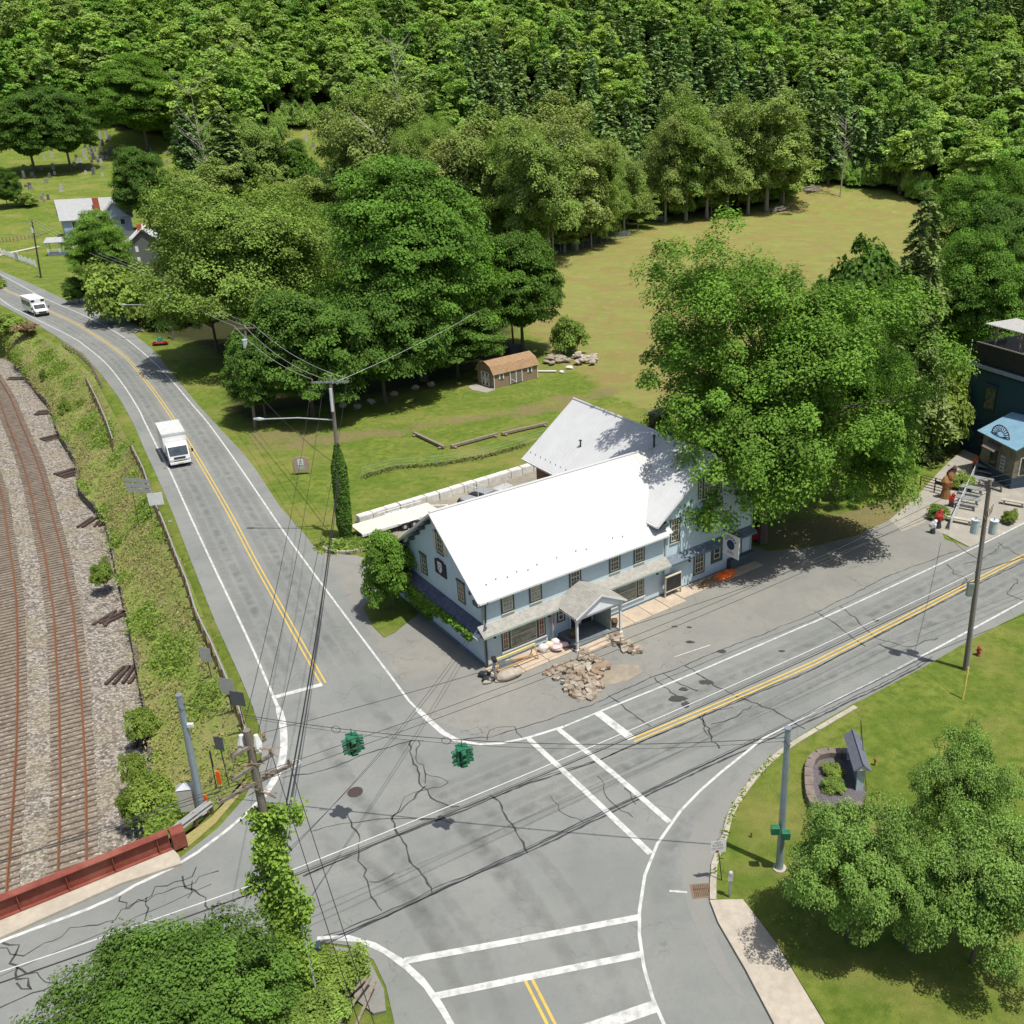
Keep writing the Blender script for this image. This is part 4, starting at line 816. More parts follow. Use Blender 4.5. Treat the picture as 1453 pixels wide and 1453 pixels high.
def shingle(name, a, b_, row=.16):
    m = bpy.data.materials.new(name); t = nt(m); N = t.nodes; L = t.links
    out = N.new('ShaderNodeOutputMaterial'); s = N.new('ShaderNodeBsdfPrincipled'); L.new(s.outputs[0], out.inputs[0]); s.inputs['Roughness'].default_value = .9
    g = N.new('ShaderNodeNewGeometry'); v = N.new('ShaderNodeTexVoronoi'); v.inputs['Scale'].default_value = 4.; mp = N.new('ShaderNodeVectorMath'); mp.operation = 'MULTIPLY'; mp.inputs[1].default_value = (1,1,2.); L.new(g.outputs['Position'], mp.inputs[0]); L.new(mp.outputs[0], v.inputs['Vector'])
    sp = N.new('ShaderNodeSeparateColor'); L.new(v.outputs['Color'], sp.inputs[0])
    m1 = N.new('ShaderNodeMix'); m1.data_type = 'RGBA'; m1.inputs[6].default_value = (*a,1); m1.inputs[7].default_value = (*b_,1); L.new(sp.outputs[0], m1.inputs[0])
    sx = N.new('ShaderNodeSeparateXYZ'); L.new(g.outputs['Position'], sx.inputs[0]); d = N.new('ShaderNodeMath'); d.operation = 'DIVIDE'; d.inputs[1].default_value = row*.5; L.new(sx.outputs[2], d.inputs[0]); f = N.new('ShaderNodeMath'); f.operation = 'FRACT'; L.new(d.outputs[0], f.inputs[0])
    r = N.new('ShaderNodeMapRange'); r.inputs[2].default_value = .22; r.inputs[3].default_value = .6; r.inputs[4].default_value = 0; L.new(f.outputs[0], r.inputs[0])
    m2 = N.new('ShaderNodeMix'); m2.data_type = 'RGBA'; L.new(r.outputs[0], m2.inputs[0]); L.new(m1.outputs[2], m2.inputs[6]); m2.inputs[7].default_value = (*[c*.5 for c in b_],1); L.new(m2.outputs[2], s.inputs['Base Color'])
    MATS[name] = m; return m
def glassm(name, col=(.03,.035,.035), rough=.08):
    return mat(name, col, tuple(c*1.8+.02 for c in col), rough=rough, scale=1.3, spec=.6)
SID = siding('pale_blue_siding', (.49,.61,.65)); SIDS = siding('blue_siding_base', (.42,.56,.63))
ROOFW = mat('white_metal_roof', (.57,.575,.57), (.53,.535,.53), rough=.45, scale=.7, spec=.4, col3=(.50,.505,.49), scale3=.5, amt3=.4)
SHG = shingle('grey_shingles', (.36,.35,.31), (.27,.26,.23)); SHN = shingle('navy_shingles', (.055,.07,.11), (.10,.12,.17)); SHB = shingle('weathered_blue_shingles', (.17,.21,.25), (.11,.14,.17))
SHT = shingle('tan_shingles', (.34,.22,.12), (.25,.155,.085)); SHGR = shingle('light_grey_shingles', (.40,.41,.41), (.32,.33,.33))
TEAL = mat('dark_teal_trim', (.07,.10,.10), (.05,.075,.075), rough=.6); BEIGE = mat('cream_trim', (.58,.54,.40), (.48,.45,.33), rough=.6); WHT = mat('white_paint', (.70,.71,.70), (.60,.61,.60), rough=.55); GRT = mat('sage_trim', (.36,.42,.36), (.28,.33,.29), rough=.6)
GLS = glassm('window_glass'); GLW = glassm('curtained_glass', (.20,.21,.19), .15); GLR = glassm('red_lit_glass', (.13,.035,.02), .1)
BRICK = mat('brick', (.23,.10,.065), (.15,.065,.045), scale=6, bump=.4, col3=(.30,.16,.11), scale3=3); BRICKR = mat('red_brick', (.42,.11,.055), (.30,.08,.045), scale=5, bump=.3)
BLACK = mat('black_plastic', (.02,.02,.022), (.035,.035,.037), rough=.4); DKMET = mat('dark_metal', (.05,.055,.06), rough=.5, metal=.3); GALV = mat('galvanised_steel', (.36,.40,.43), (.28,.31,.34), rough=.45, metal=.55, scale=2); ALU = mat('bare_aluminium', (.55,.57,.58), (.45,.47,.48), rough=.5, metal=.5)
WOOD = mat('weathered_wood', (.30,.25,.19), (.20,.165,.125), scale=3, stretch=(5,5,1), bump=.4, col3=(.13,.11,.09), scale3=1.5); WOODN = mat('new_wood', (.52,.34,.17), (.42,.26,.12), scale=3, bump=.2); WOODP = mat('pole_wood', (.27,.23,.19), (.17,.145,.12), scale=5, stretch=(5,5,.6), bump=.5, col3=(.09,.08,.07), scale3=1.2)
BAND = mat('beige_slab', (.50,.41,.31), (.40,.33,.25), scale=2, bump=.3, col3=(.30,.25,.19), scale3=.8); RED = mat('red_paint', (.45,.035,.03), (.33,.03,.025), rough=.5); NAVY = mat('navy_paint', (.03,.05,.12), rough=.5); ORNG = mat('orange_plastic', (.85,.16,.02), (.65,.12,.02), rough=.5)
STN = mat('pale_stone', (.45,.40,.32), (.33,.29,.23), scale=4, bump=.6, col3=(.24,.21,.17), scale3=1.7)
# ------------------------------------------------------------ the inn
ang = math.atan2(math.cos(math.atan2(1800, FPX/cT)), math.sin(math.atan2(1800, FPX/cT)))
IO = G(691,947)
inn = empty('country_inn', IO, 'pale blue inn with a white metal roof and gabled porch, at the road junction', 'inn', ang)
def inn_pt(s, t, z): c, n = math.cos(ang), math.sin(ang); return Vector((IO.x+s*c-t*n, IO.y+s*n+t*c, z))
EZ, RG, W_ = 5.35, 9.75, 10.9; SL = .755
m = M(); m.extrude([(0,-.5),(W_,-.5),(W_,EZ-.05),(W_/2,RG-.32),(0,EZ-.05)], lambda p,q_,a: (a,p,q_), 0, 17.5)
m.build('wall', SID, inn)
m = M(); wz = 6.9; m.extrude([(15.95,-.5),(25.3,-.5),(25.3,wz-.1),(20.4,10.28),(15.95,wz-.05)], lambda p,q_,a: (p,a,q_), -.03, 17.3); m.build('wall', SID, inn)
m = M()   # brick cladding of the rear wing
m.bx(15.87,15.95,10.95,17.25,-.3,6.2); m.build('brick_cladding', BRICK, inn)
def roofslab(mb, p0, p1, p2, p3, th=.1, ribs=.45, ribh=.018):
    """p0-p1 eave, p3-p2 ridge; ribs run from eave to ridge"""
    p = [Vector(q_) for q_ in (p0,p1,p2,p3)]; n_ = (p[1]-p[0]).cross(p[3]-p[0]).normalized()
    if n_.z < 0: n_ = -n_
    mb.add([q_ for q_ in p]+[q_-n_*th for q_ in p], [(0,1,2,3),(7,6,5,4),(0,4,5,1),(1,5,6,2),(2,6,7,3),(3,7,4,0)])
    if ribs:
        L_ = (p[1]-p[0]).length; k = int(L_/ribs); e = (p[1]-p[0]).normalized()*.022
        for i in range(1, k):
            t = i/k; a = p[0].lerp(p[1], t); b_ = p[3].lerp(p[2], t); u = n_*ribh
            mb.add([a-e,a+e,b_+e,b_-e,a-e*.5+u,a+e*.5+u,b_+e*.5+u,b_-e*.5+u], [(4,5,6,7),(0,1,5,4),(1,2,6,5),(2,3,7,6),(3,0,4,7)])
m = M(); x0, x1 = -.5, 19.2
roofslab(m, (x0,-.45,EZ-.0),(16.3,-.45,EZ),(16.3,W_/2,RG),(x0,W_/2,RG)); roofslab(m, (16.3,.1,EZ+.55*(RG-EZ)/(W_/2+.45)),(x1,.1,EZ+.55*(RG-EZ)/(W_/2+.45)),(x1,W_/2,RG),(16.3,W_/2,RG)); roofslab(m, (x0,W_+.45,EZ),(x1,W_+.45,EZ),(x1,W_/2,RG),(x0,W_/2,RG))
m.tube([(x0,W_/2,RG+.02),(x1,W_/2,RG+.02)], .09, 6)
m.build('roof', ROOFW, inn)
m = M(); RS, RZ2 = 20.4, 10.6; t0, t1 = -.45, 17.7; le, re_ = 14.75, 26.05; ze = RZ2-SL*(RS-le)
roofslab(m, (le,t0,ze),(le,t1,ze),(RS,t1,RZ2),(RS,t0,RZ2)); roofslab(m, (re_,t0,ze),(re_,t1,ze),(RS,t1,RZ2),(RS,t0,RZ2)); m.tube([(RS,t0,RZ2+.02),(RS,t1,RZ2+.02)], .09, 6)
# little snow guards
m.build('roof', ROOFW, inn)
m = M(); q_ = random.Random(4)
for i in range(22):
    s_ = .6+i*.82; tt = .35+.12*(i % 2)
    if 1 < i < 20 and i in (6,8,11,12,15,16): continue
    m.box((s_, tt, EZ+SL*(tt+.45)*1.0+.08), (.08,.05,.09))
for i in range(9): tt = 17.2-i*.75; m.box((le+.6, tt, ze+SL*.6+.08), (.05,.08,.09))
m.build('snow_guard', GALV, inn)
m = M(); m.tube([(17.3,12.5,ze+SL*2.5-.05),(17.3,12.5,ze+SL*2.5+.55)], .07, 8); m.box((17.3,12.5,ze+SL*2.5+.6),(.2,.2,.08)); m.build('vent_pipe', DKMET, inn)
m = M(); m.tube([(19.35,5.4,9.6),(19.35,5.4,10.6)], .08, 8); m.ball((19.35,5.4,10.7), .13); m.build('vent_pipe', DKMET, inn)
# trim: bargeboards, gutters, soffit brackets, corner boards
def rake(mb, a, b_, w=.2, th=.06):
    a, b_ = Vector(a), Vector(b_); mb.add([a,b_,b_-Vector((0,0,w)),a-Vector((0,0,w))]+[p+Vector(th_) for th_ in [th] for p in (a,b_,b_-Vector((0,0,w)),a-Vector((0,0,w)))], [(0,1,2,3),(7,6,5,4),(0,4,5,1),(1,5,6,2),(2,6,7,3),(3,7,4,0)])
m = M(); T1 = (-.05,0,0)
for tt in (-.47, W_+.47): rake(m, (x0-.01,tt,EZ-.03),(x0-.01,W_/2,RG-.03), .2, T1)
rake(m, (le-.02,t0-.02,ze-.03),(RS,t0-.02,RZ2-.03), .2, (0,-.05,0)); rake(m, (re_+.02,t0-.02,ze-.03),(RS,t0-.02,RZ2-.03), .2, (0,-.05,0))
m.bx(x0+.01,15.9,-.56,-.43,EZ-.17,EZ-.03); m.bx(x0+.01,x1-3,W_+.43,W_+.57,EZ-.17,EZ-.03); m.bx(le-.12,le+.02,t0+.01,t1,ze-.17,ze-.03); m.bx(re_-.02,re_+.12,t0+.01,t1,ze-.17,ze-.03)
m.build('gutter', WHT, inn)
BKT = [((-.26, W_-(W_/2)*(.14+.17*k), EZ+(RG-EZ)*(.14+.17*k)-.38), (.46,.14,.26)) for k in range(5)]+[((-.26, (W_/2)*.14, EZ+(RG-EZ)*.14-.38), (.46,.14,.26)), ((-.3,-.1,EZ-.2),(.55,.7,.32)), ((-.3,W_+.1,EZ-.2),(.55,.7,.32)), ((15.35,.24,ze-.23),(1.1,1.3,.22))]
for c_, d_ in BKT: m = M(); m.box(c_, d_); m.build('eave_bracket', TEAL, inn)

for q_ in ((-.03,.14,-.05,-.005,0,EZ-.1),(-.05,-.005,-.03,.14,0,EZ-.1),(-.05,-.005,W_-.14,W_+.03,-.3,EZ-.1),(25.16,25.33,-.07,-.035,-.3,ze+.3),(15.83,15.98,-.075,-.035,3.4,ze+.2)): m = M(); m.bx(*q_); m.build('corner_board', GRT, inn)
m = M(); m.tube([(.1,-.6,EZ-.12),(.12,-.2,EZ-.5),(.1,-.12,3.5)], .05, 8); m.tube([(.02,-.55,2.8),(-.02,-.14,2.4),(-.02,-.14,.15)], .05, 8); m.build('downpipe', DKMET, inn)
# windows
def win(s0, s1, z0, z1, face='f', nx=3, nz=4, frame=BEIGE, glass=GLS, trim=TEAL, t=-.03, casing=.12, lab=None, sh=None):
    w, h = s1-s0, z1-z0
    e = bpy.data.objects.new('window', None)
    def mp(mb, a0, a1, c0, c1, d0, d1):
        if face == 'f': mb.bx(s0+a0, s0+a1, t-d1, t-d0, z0+c0, z0+c1)
        else: mb.bx(t-d1, t-d0, s0+a0, s0+a1, z0+c0, z0+c1)
    fr = M(); c = casing
    mp(fr,-c,0,-c,h+c,0,.05); mp(fr,w,w+c,-c,h+c,0,.05); mp(fr,0,w,-c,0,0,.05); mp(fr,-c-.05,w+c+.05,h,h+c,0,.09)
    o = fr.build('window', trim, inn)
    f2 = M(); k = .07
    mp(f2,0,k,0,h,0,.045); mp(f2,w-k,w,0,h,0,.045); mp(f2,k,w-k,0,k,0,.045); mp(f2,k,w-k,h-k,h,0,.045); mp(f2,k,w-k,h/2-.03,h/2+.03,0,.05)
    for i in range(1, nx): x = k+(w-2*k)*i/nx; mp(f2,x-.017,x+.017,k,h-k,0,.035)
    for i in range(1, nz):
        if abs(i/nz-.5) > .01: z = h*i/nz; mp(f2,k,w-k,z-.017,z+.017,0,.034)
    f2.build('sash', frame, o); p = M(); mp(p,k,w-k,k,h-k,0,.012); p.build('pane', glass, o)
    sl = M(); mp(sl,-c,w+c,-c-.05,-c,0,.1); sl.build('sill', frame, o)
    if sh:
        for a0 in (-c-sh-.02, w+c+.02): s_ = M(); mp(s_, a0, a0+sh, 0, h, 0, .05); s_.build('shutter', BEIGE, o)
    if lab: o['label'] = lab
    return o
for (a, b_) in ((1.5,2.3),(3.75,4.55),(7.1,7.9),(10.65,11.45),(12.95,13.75)): win(a, b_, 3.75, 5.12, t=0., glass=GLW if a < 5 else GLS)
win(16.45,17.25,4.35,6.1,glass=GLS); win(19.85,20.7,4.35,6.1,glass=GLR); win(19.75,21.0,7.2,8.7,nx=4,glass=GLW); win(19.2,19.55,7.25,8.7,nx=1,glass=GLS,casing=.08); win(21.2,21.55,7.25,8.7,nx=1,glass=GLS,casing=.08)
win(19.0,19.95,.75,2.5,glass=GLS); win(21.05,21.75,1.35,2.35,nx=1,nz=2,glass=GLS,casing=.28); win(23.3,24.1,.75,2.5,glass=GLR)
# picture windows with sidelights
for s0, gl in ((1.35,GLW),(10.35,GLW)):
    win(s0, s0+.45, .85, 2.45, t=0., nx=2, nz=4, glass=GLR if s0 < 5 else GLS, casing=.08); win(s0+.62, s0+2.75, .78, 2.5, t=0., nx=1, nz=1, glass=glassm('picture_glass', (.12,.14,.11), .06), casing=.08, lab='large single-pane picture window'); win(s0+2.92, s0+3.4, .85, 2.45, t=0., nx=2, nz=4, glass=GLR if s0 < 5 else GLS, casing=.08)
    m = M(); m.bx(s0-.15,s0+3.55,-.12,-.055,.62,.72); m.build('sill', WHT, inn)
# left gable windows
win(2.35,3.1,4.0,5.4,face='l',t=0.,nx=2,nz=4,glass=GLR); win(7.7,8.4,4.0,5.4,face='l',t=0.,nx=2,nz=4,glass=GLS); win(4.9,5.65,6.65,8.1,face='l',t=0.,nx=2,nz=4,glass=GLS,sh=.38); win(2.45,3.1,1.15,2.3,face='l',t=0.,nx=2,nz=4,glass=GLR); win(7.6,8.3,1.2,2.2,face='l',t=0.,nx=2,nz=2,glass=GLR)
win(12.6,13.3,3.4,5.0,face='l',t=15.87,nx=2,nz=4)
win(14.6,15.4,3.4,5.0,face='l',t=15.87,nx=2,nz=4)
# belt roofs
def pent(mb, a, b_, axis, t_, out, z0, z1, th=.09):
    """small shed roof along a..b; z1 at the wall, z0 at the outer edge"""
    if axis == 's': P4 = [(a,t_-out,z0),(b_,t_-out,z0),(b_,t_,z1),(a,t_,z1)]
    else: P4 = [(t_-out,a,z0),(t_-out,b_,z0),(t_,b_,z1),(t_,a,z1)]
    vs = P4+[(p[0],p[1],p[2]-th) for p in P4]; mb.add(vs, [(0,1,2,3),(7,6,5,4),(0,4,5,1),(1,5,6,2),(2,6,7,3),(3,7,4,0)])
m = M(); pent(m, -.5, 15.95, 's', 0, .72, 2.86, 3.36); m.bx(-.5,15.95,-.70,0,2.70,2.78); m.build('belt_roof', SHG, inn)
m = M(); pent(m, 15.95, 25.35, 's', -.03, .62, 2.78, 3.22); m.bx(15.96,25.35,-.62,-.03,2.62,2.70); tag(m.build('belt_roof', SHB, inn), 'weathered blue-grey shingled belt roof of the right wing')
m = M(); pent(m, -.4, 11.1, 't', 0, .75, 2.72, 3.36); m.build('belt_roof', SHN, inn)['label'] = 'dark navy shingled belt roof on the left gable'
m = M(); m.bx(-.5,15.93,-.79,-.725,2.70,2.86); m.bx(-.83,-.755,-.4,11.1,2.58,2.72); m.build('belt_fascia', GRT, inn)
# stone foundation strip
m = M(); m.bx(-.07,-.005,0,W_,-.5,.22); m.bx(0,15.9,-.07,-.005,-.5,.16); m.bx(15.9,25.36,-.10,-.035,-.5,.12); m.build('foundation', SHB, inn)
m = M(); m.bx(22.6,25.32,-.50,-.05,0,.95); m.build('cellar_hatch', TEAL, inn)
# rear lean-to
m = M(); m.bx(-.0,7,W_,13.0,-.4,2.9); m.build('lean_to_wall', SID, inn)
m = M(); roofslab(m, (-.25,13.3,2.95),(7.2,13.3,2.95),(7.2,W_,4.0),(-.25,W_,4.0)); m.build('lean_to_roof', ROOFW, inn)
# chimney behind the right slope
m = M(); m.bx(24.2,25.5,10.6,11.8,5.5,9.9); c = m.build('chimney', BRICK, inn); m = M(); m.bx(24.12,25.58,10.52,11.88,9.9,10.05); m.build('cap', STN, c)
# porch
S0, S1, SM = 5.55, 9.95, 7.75; PT = -2.75; ph = 4.08; pe = 2.92
m = M(); roofslab(m, (S0,PT,pe),(S0,0,pe),(SM,0,ph),(SM,PT,ph), ribs=0); roofslab(m, (S1,PT,pe),(S1,0,pe),(SM,0,ph),(SM,PT,ph), ribs=0); pr = m.build('porch_roof', SHG, inn)
m = M(); m.extrude([(S0+.22,pe-.12),(S1-.22,pe-.12),(SM,ph-.14)], lambda p,q_,a: (p,a,q_), PT+.12, PT+.2); m.build('gable_board', siding('white_siding', (.72,.76,.78)), pr)
m = M(); m.bx(S0+.15,S1-.15,PT+.2,PT+.34,pe-.32,pe-.12); m.bx(S0+.15,S0+.3,PT+.3,0,pe-.32,pe-.12); m.bx(S1-.3,S1-.15,PT+.3,0,pe-.32,pe-.12); rake(m,(S0-.02,PT-.02,pe),(SM,PT-.02,ph),.14,(0,-.04,0)); rake(m,(S1+.02,PT-.02,pe),(SM,PT-.02,ph),.14,(0,-.04,0)); m.build('beam', WHT, pr)
for s_ in (S0+.3, S1-.3):
    m = M(); m.box((s_,PT+.35,(pe-.3)/2),(.15,.15,pe-.3)); m.box((s_,PT+.35,.12),(.26,.26,.24)); m.box((s_,PT+.35,pe-.42),(.24,.24,.1)); m.box((s_+(.25 if s_ < 7 else -.25),PT+.35,pe-.5),(.5,.06,.07),ry=-.8 if s_ < 7 else .8); m.build('porch_post', WHT, inn)
m = M(); m.bx(S0+.35,S1-.35,PT+.45,-.01,0,.42); m.build('porch_deck', mat('grey_deck', (.17,.20,.21), (.12,.14,.15), scale=3), inn)
m = M(); m.bx(S0+.5,S1-.4,PT+.1,PT+.45,0,.28); m.bx(S0+.45,S1-.35,PT-.25,PT+.1,0,.14); m.build('porch_step', BAND, inn)
m = M(); m.bx(6.9,8.9,-.05,-.005,.42,2.5); d_ = m.build('door', mat('dark_green_door', (.035,.05,.05)), inn); m = M(); m.bx(7.82,7.88,-.08,-.05,.42,2.5); m.bx(6.85,6.97,-.09,-.05,.42,2.58); m.bx(8.83,8.95,-.09,-.05,.42,2.58); m.build('door_frame', WHT, d_); m = M(); m.ball((7.95,-.12,1.4), .05); m.build('handle', ALU, d_)
m = M(); m.bx(9.0,9.05,-.01-2.1,-.01,.42,2.5); m.bx(9.0,9.65,-.3,-.01,.42,2.5); m.build('side_panel', GRT, inn)
win(5.95,6.4,1.4,2.3,t=0.,nx=1,nz=2,glass=GLS,frame=WHT)
for s_ in (.6, 5.0, 14.9, 18.2): m = M(); m.box((s_,-.15,2.35),(.12,.28,.1)); m.ball((s_,-.3,2.28), .1); m.build('wall_lamp', DKMET, inn)
# carved coat-of-arms board on the left gable: deep plum board, white shield
sg = M(); sg.bx(-.10,-.02,4.65,6.15,4.85,5.9); sg.bx(-.11,-.02,5.0,5.8,5.9,6.05); o = sg.build('gable_sign', mat('plum_board', (.055,.035,.055)), inn); o['label'] = 'dark plum signboard with a white shield on the left gable'
m = M(); m.extrude([(5.12,5.9),(5.68,5.9),(5.68,5.3),(5.4,5.02),(5.12,5.3)], lambda p,q_,a: (a,p,q_), -.125, -.10); m.build('shield', WHT, o)
m = M(); m.tube([(-.126,5.4+.13*math.cos(a),5.6+.13*math.sin(a)) for a in [k*.524 for k in range(13)]], .02, 5); m.box((-.135,5.4,5.38),(.02,.05,.2)); m.build('emblem', TEAL, o)
# black screen board and menu board on the front
m = M(); m.bx(15.55,17.1,-.55,-.47,.55,1.75); o = m.build('notice_board', BLACK, inn); m = M(); m.bx(15.5,15.56,-.6,-.45,0,1.85); m.bx(17.09,17.15,-.6,-.45,0,1.85); m.bx(15.5,17.15,-.6,-.45,1.75,1.83); m.bx(15.5,17.15,-.6,-.45,.48,.55); m.build('frame', BEIGE, o)
m = M(); m.bx(15.75,16.3,-.2,-.12,1.85,2.45); m.build('menu_board', WHT, inn)
# hanging sign
hs = empty('hanging_sign', inn_pt(21,-.1,3.2), 'white hanging pub sign with dark blue emblem on a black bracket, on the right wing', 'sign', ang)
m = M(); m.tube([(0,0,2.75),(0,-2.3,1.35)], .03, 6); m.tube([(0,-.0,1.5),(0,-2.9,1.5)], .04, 6); m.tube([(-.3,0,4.2),(0,-2.2,1.5)], .012, 4); m.build('bracket', DKMET, hs)
for y in (-1.35,-2.4): m = M(); m.tube([(0,y,1.5),(0,y,1.2)], .02, 4); m.build('chain', DKMET, hs)
# the board is seen face-on from the junction, so it hangs across the wall
m = M(); m.bx(-.04,.04,-2.75,-1.0,-.75,1.2); bd = m.build('board', WHT, hs)
m = M(); m.bx(-.055,.055,-2.8,-.95,1.2,1.27); m.build('top_rail', DKMET, bd)
for sx_ in (-1,):
    m = M(); m.add([(-.05*1,-1.87+.42*math.cos(a),.25+.42*math.sin(a)) for a in [k*math.pi/12 for k in range(24)]], [tuple(range(24))[::-1]]); m.build('emblem', NAVY, bd)
    m = M()
    for k in range(6): t_ = math.radians(35+22*k); m.box((-.05,-1.87+.62*math.cos(t_),.25+.62*math.sin(t_)), (.012,.13,.2), rx=t_-math.pi/2)
    tag(m.build('worn_letters', mat('sign_grey', (.22,.20,.20)), bd), kind='stuff'); text_part('lettering', 'INN', .42, mat('sign_red', (.40,.16,.15)), bd, (-.045,-1.87,-.42), (math.pi/2,0,-math.pi/2))
# slabs along the front
sl = M(); q_ = random.Random(8)
def slab(s0, s1, t0, t1, z=.05): sl.prism([tuple(inn_pt(a,b_,0)[:2]) for a,b_ in ((s0,t0),(s1,t0),(s1,t1),(s0,t1))], -.1, z+q_.uniform(0,.012))
for i in range(3): slab(-.2+i*1.95, 1.7+i*1.95, -1.75, -.1)
for i in range(4): slab(9.75+i*1.7, 11.4+i*1.7, -1.9, -.1)
for i in range(4): slab(16.6+i*2.2, 18.75+i*2.2, -1.45, -.1)
for i in range(3): slab(-.2+i*1.95, 1.7+i*1.95, -2.15, -1.85, .09)
tag(sl.build('front_walk', BAND), kind='structure')
# ivy over the left belt roof and wall
r_ = np.random.default_rng(21); pts = []
for i in range(2300):
    t = r_.uniform(.2, 10.8); dr = r_.random()**1.6*(.35+.9*smooth01(2, 10, t)+.3*math.sin(t*2.1)**2); p = inn_pt(-.86+r_.normal()*.06+.03*0, t, 2.80-dr+r_.normal()*.05); pts.append(p)
for i in range(900):
    t = r_.uniform(7.5, 11.); z = r_.uniform(.3, 2.7)*(.4+.6*(t-7)/4); p = inn_pt(-.12+r_.normal()*.04, t, z); pts.append(p)
Pn = np.array([tuple(p) for p in pts]); NR = np.tile([-.7,-.55,.6], (len(Pn),1))+r_.normal(size=(len(Pn),3))*.5; V = leaves(Pn, NR, .17, r_)
tag(link('wall_ivy', fast_mesh('wall_ivy', V.reshape(-1,3), np.arange(len(V)*4).reshape(-1,4), [LF_MAPLE], {'leaf': r_.random(len(V))})), 'green creeper hanging over the navy belt roof on the left gable wall of the inn', 'climbing plant')
# ------------------------------------------------------------ things in front of the inn
def sph_rock(m, c, r, seed, flat=.6):
    q = random.Random(seed); n = 9; m.ball(c, r, (q.uniform(.8,1.3), q.uniform(.7,1.1), flat), n, .35, seed)
rp = [(q.uniform, 0)] if False else None
rub = random.Random(12)
RUB = [(790,945),(812,938),(838,948),(852,955),(858,975),(845,990),(822,997),(808,985),(795,968),(768,955)]
rpoly = [(p.x,p.y) for p in ppoly(RUB)]; cx_ = sum(p[0] for p in rpoly)/len(rpoly); cy_ = sum(p[1] for p in rpoly)/len(rpoly)
STM = [mat('rubble_stone', (.33,.28,.22), (.25,.21,.16), scale=4, bump=.5), mat('pale_rubble', (.42,.37,.30), (.31,.28,.22), scale=4, bump=.5), mat('brown_rubble', (.30,.22,.15), (.22,.16,.11), scale=4, bump=.5)]
k = 0; protos = []
for s_ in range(10):
    m = M(); n = rub.randint(5,7); a0 = rub.random()*6
    pr_ = [(rub.uniform(.7,1.1)*math.cos(a0+6.28*i/n), rub.uniform(.5,.9)*math.sin(a0+6.28*i/n)) for i in range(n)]; m.prism(pr_, -.11, .11); o = m.build('rubble_slab', STM[s_ % 3]); protos.append(o)
def put_rub(x, y, z, sc, i):
    b_ = protos[i % 10]
    if b_.get('used'): o = b_.copy(); COL.objects.link(o)
    else: o = b_; o['used'] = 1
    o.location = (x,y,z); o.scale = (sc,sc*rub.uniform(.7,1.1),rub.uniform(.7,1.4)); o.rotation_euler = (rub.uniform(-.5,.5),rub.uniform(-.5,.5),rub.uniform(0,6.3)); return o
while k < 170:
    x = rub.uniform(min(p[0] for p in rpoly), max(p[0] for p in rpoly)); y = rub.uniform(min(p[1] for p in rpoly), max(p[1] for p in rpoly))
    if not in_poly(np.array([x]), np.array([y]), rpoly)[0]: continue
    d = math.hypot(x-cx_, y-cy_); z = max(.06, .5-.22*d)*rub.uniform(.2,1.)
    tag(put_rub(x, y, z+.04, rub.uniform(.14,.36), k), 'broken flat stone in the rubble heap in front of the porch', 'stone', 'rubble heap in front of the porch'); k += 1
for nm, pa, pb, gr, lb in (('a',(862,903),(905,928),'dry stone edging right of the dug-up porch path','flat stone in the crumbling edging right of the porch path'),('b',(822,930),(858,952),'dry stone edging left of the dug-up porch path','flat stone in the crumbling edging left of the porch path')):
    A, B = G(*pa), G(*pb)
    for i in range(34):
        t = i/33; p = A.lerp(B, t); d = (B-A).normalized(); n_ = Vector((-d.y,d.x,0)); o_ = rub.uniform(-.45,.45)
        tag(put_rub(p.x+n_.x*o_, p.y+n_.y*o_, .1+rub.uniform(0,.28)*(1-t*.5), rub.uniform(.22,.42), i+3), lb, 'stone', gr)
for o in bpy.data.objects:
    if 'used' in o: del o['used']
for px, py, r, lb in ((722,962,.62,'large pale boulder beside the black lamp post in front of the inn'),(693,969,.26,'small mossy stone left of the pale boulder'),(708,967,.2,'small grey stone at the foot of the black post'),(851,950,.5,'dark brown boulder at the end of the left stone edging')):
    p = G(px,py); m = M(); m.ball((0,0,r*.45), r, (1.5,.75,.62), 14, .16, int(px)); o = m.build('boulder', STM[1] if px != 851 else STM[2], smooth=True); o.location = p; o.rotation_euler[2] = .5; tag(o, lb, 'boulder')
# mail post
p = G(703,966); e = empty('post_box', p, 'black box on a grey post in front of the left corner of the inn', 'post box', .4)
m = M(); m.tube([(0,0,0),(0,0,1.55)], .07, 8); m.build('post', GALV, e); m = M(); m.box((0,-.05,1.7),(.3,.5,.3)); m.build('box', BLACK, e, bevel=.06)
for i, (px, py, lb) in enumerate(((688,960,'upper black bin bag left of the black post box'),(693,967,'lower black bin bag left of the black post box'))):
    p = G(px,py); m = M(); m.ball((0,0,.2), .34, (1.3,.8,.6), 12, .25, i); o = m.build('bin_bag', BLACK, smooth=True); o.location = p; tag(o, lb, 'bag')
# timber barrier
e = empty('timber_barrier', inn_pt(1.6,-1.0,.06), 'long timber trestle with a yellow top rail under the left picture window', 'barrier', ang)
for s_ in (-1.5, 1.6):
    for dy in (-.45, .45): m = M(); m.tube([(s_,dy,0),(s_,dy*.3,.95)], .05, 4); m.build('leg', WOODN, e)
m = M(); m.box((0,0,.98),(3.4,.14,.12)); m.build('top_rail', mat('yellow_wood', (.62,.52,.20), rough=.7), e); m = M(); m.box((0,-.4,.35),(3.1,.06,.1)); m.box((0,.1,.35),(3.1,.06,.1),ry=.15); m.build('brace', WOODN, e)
m = M(); m.add([(-1.4,-.38,.35),(-1.4,-.1,.95),(.3,-.35,.40),(-1.4,-.42,.33)], [(0,1,2),(2,1,0)]); m.build('grey_tarp', mat('grey_tarp', (.25,.29,.29)), e)
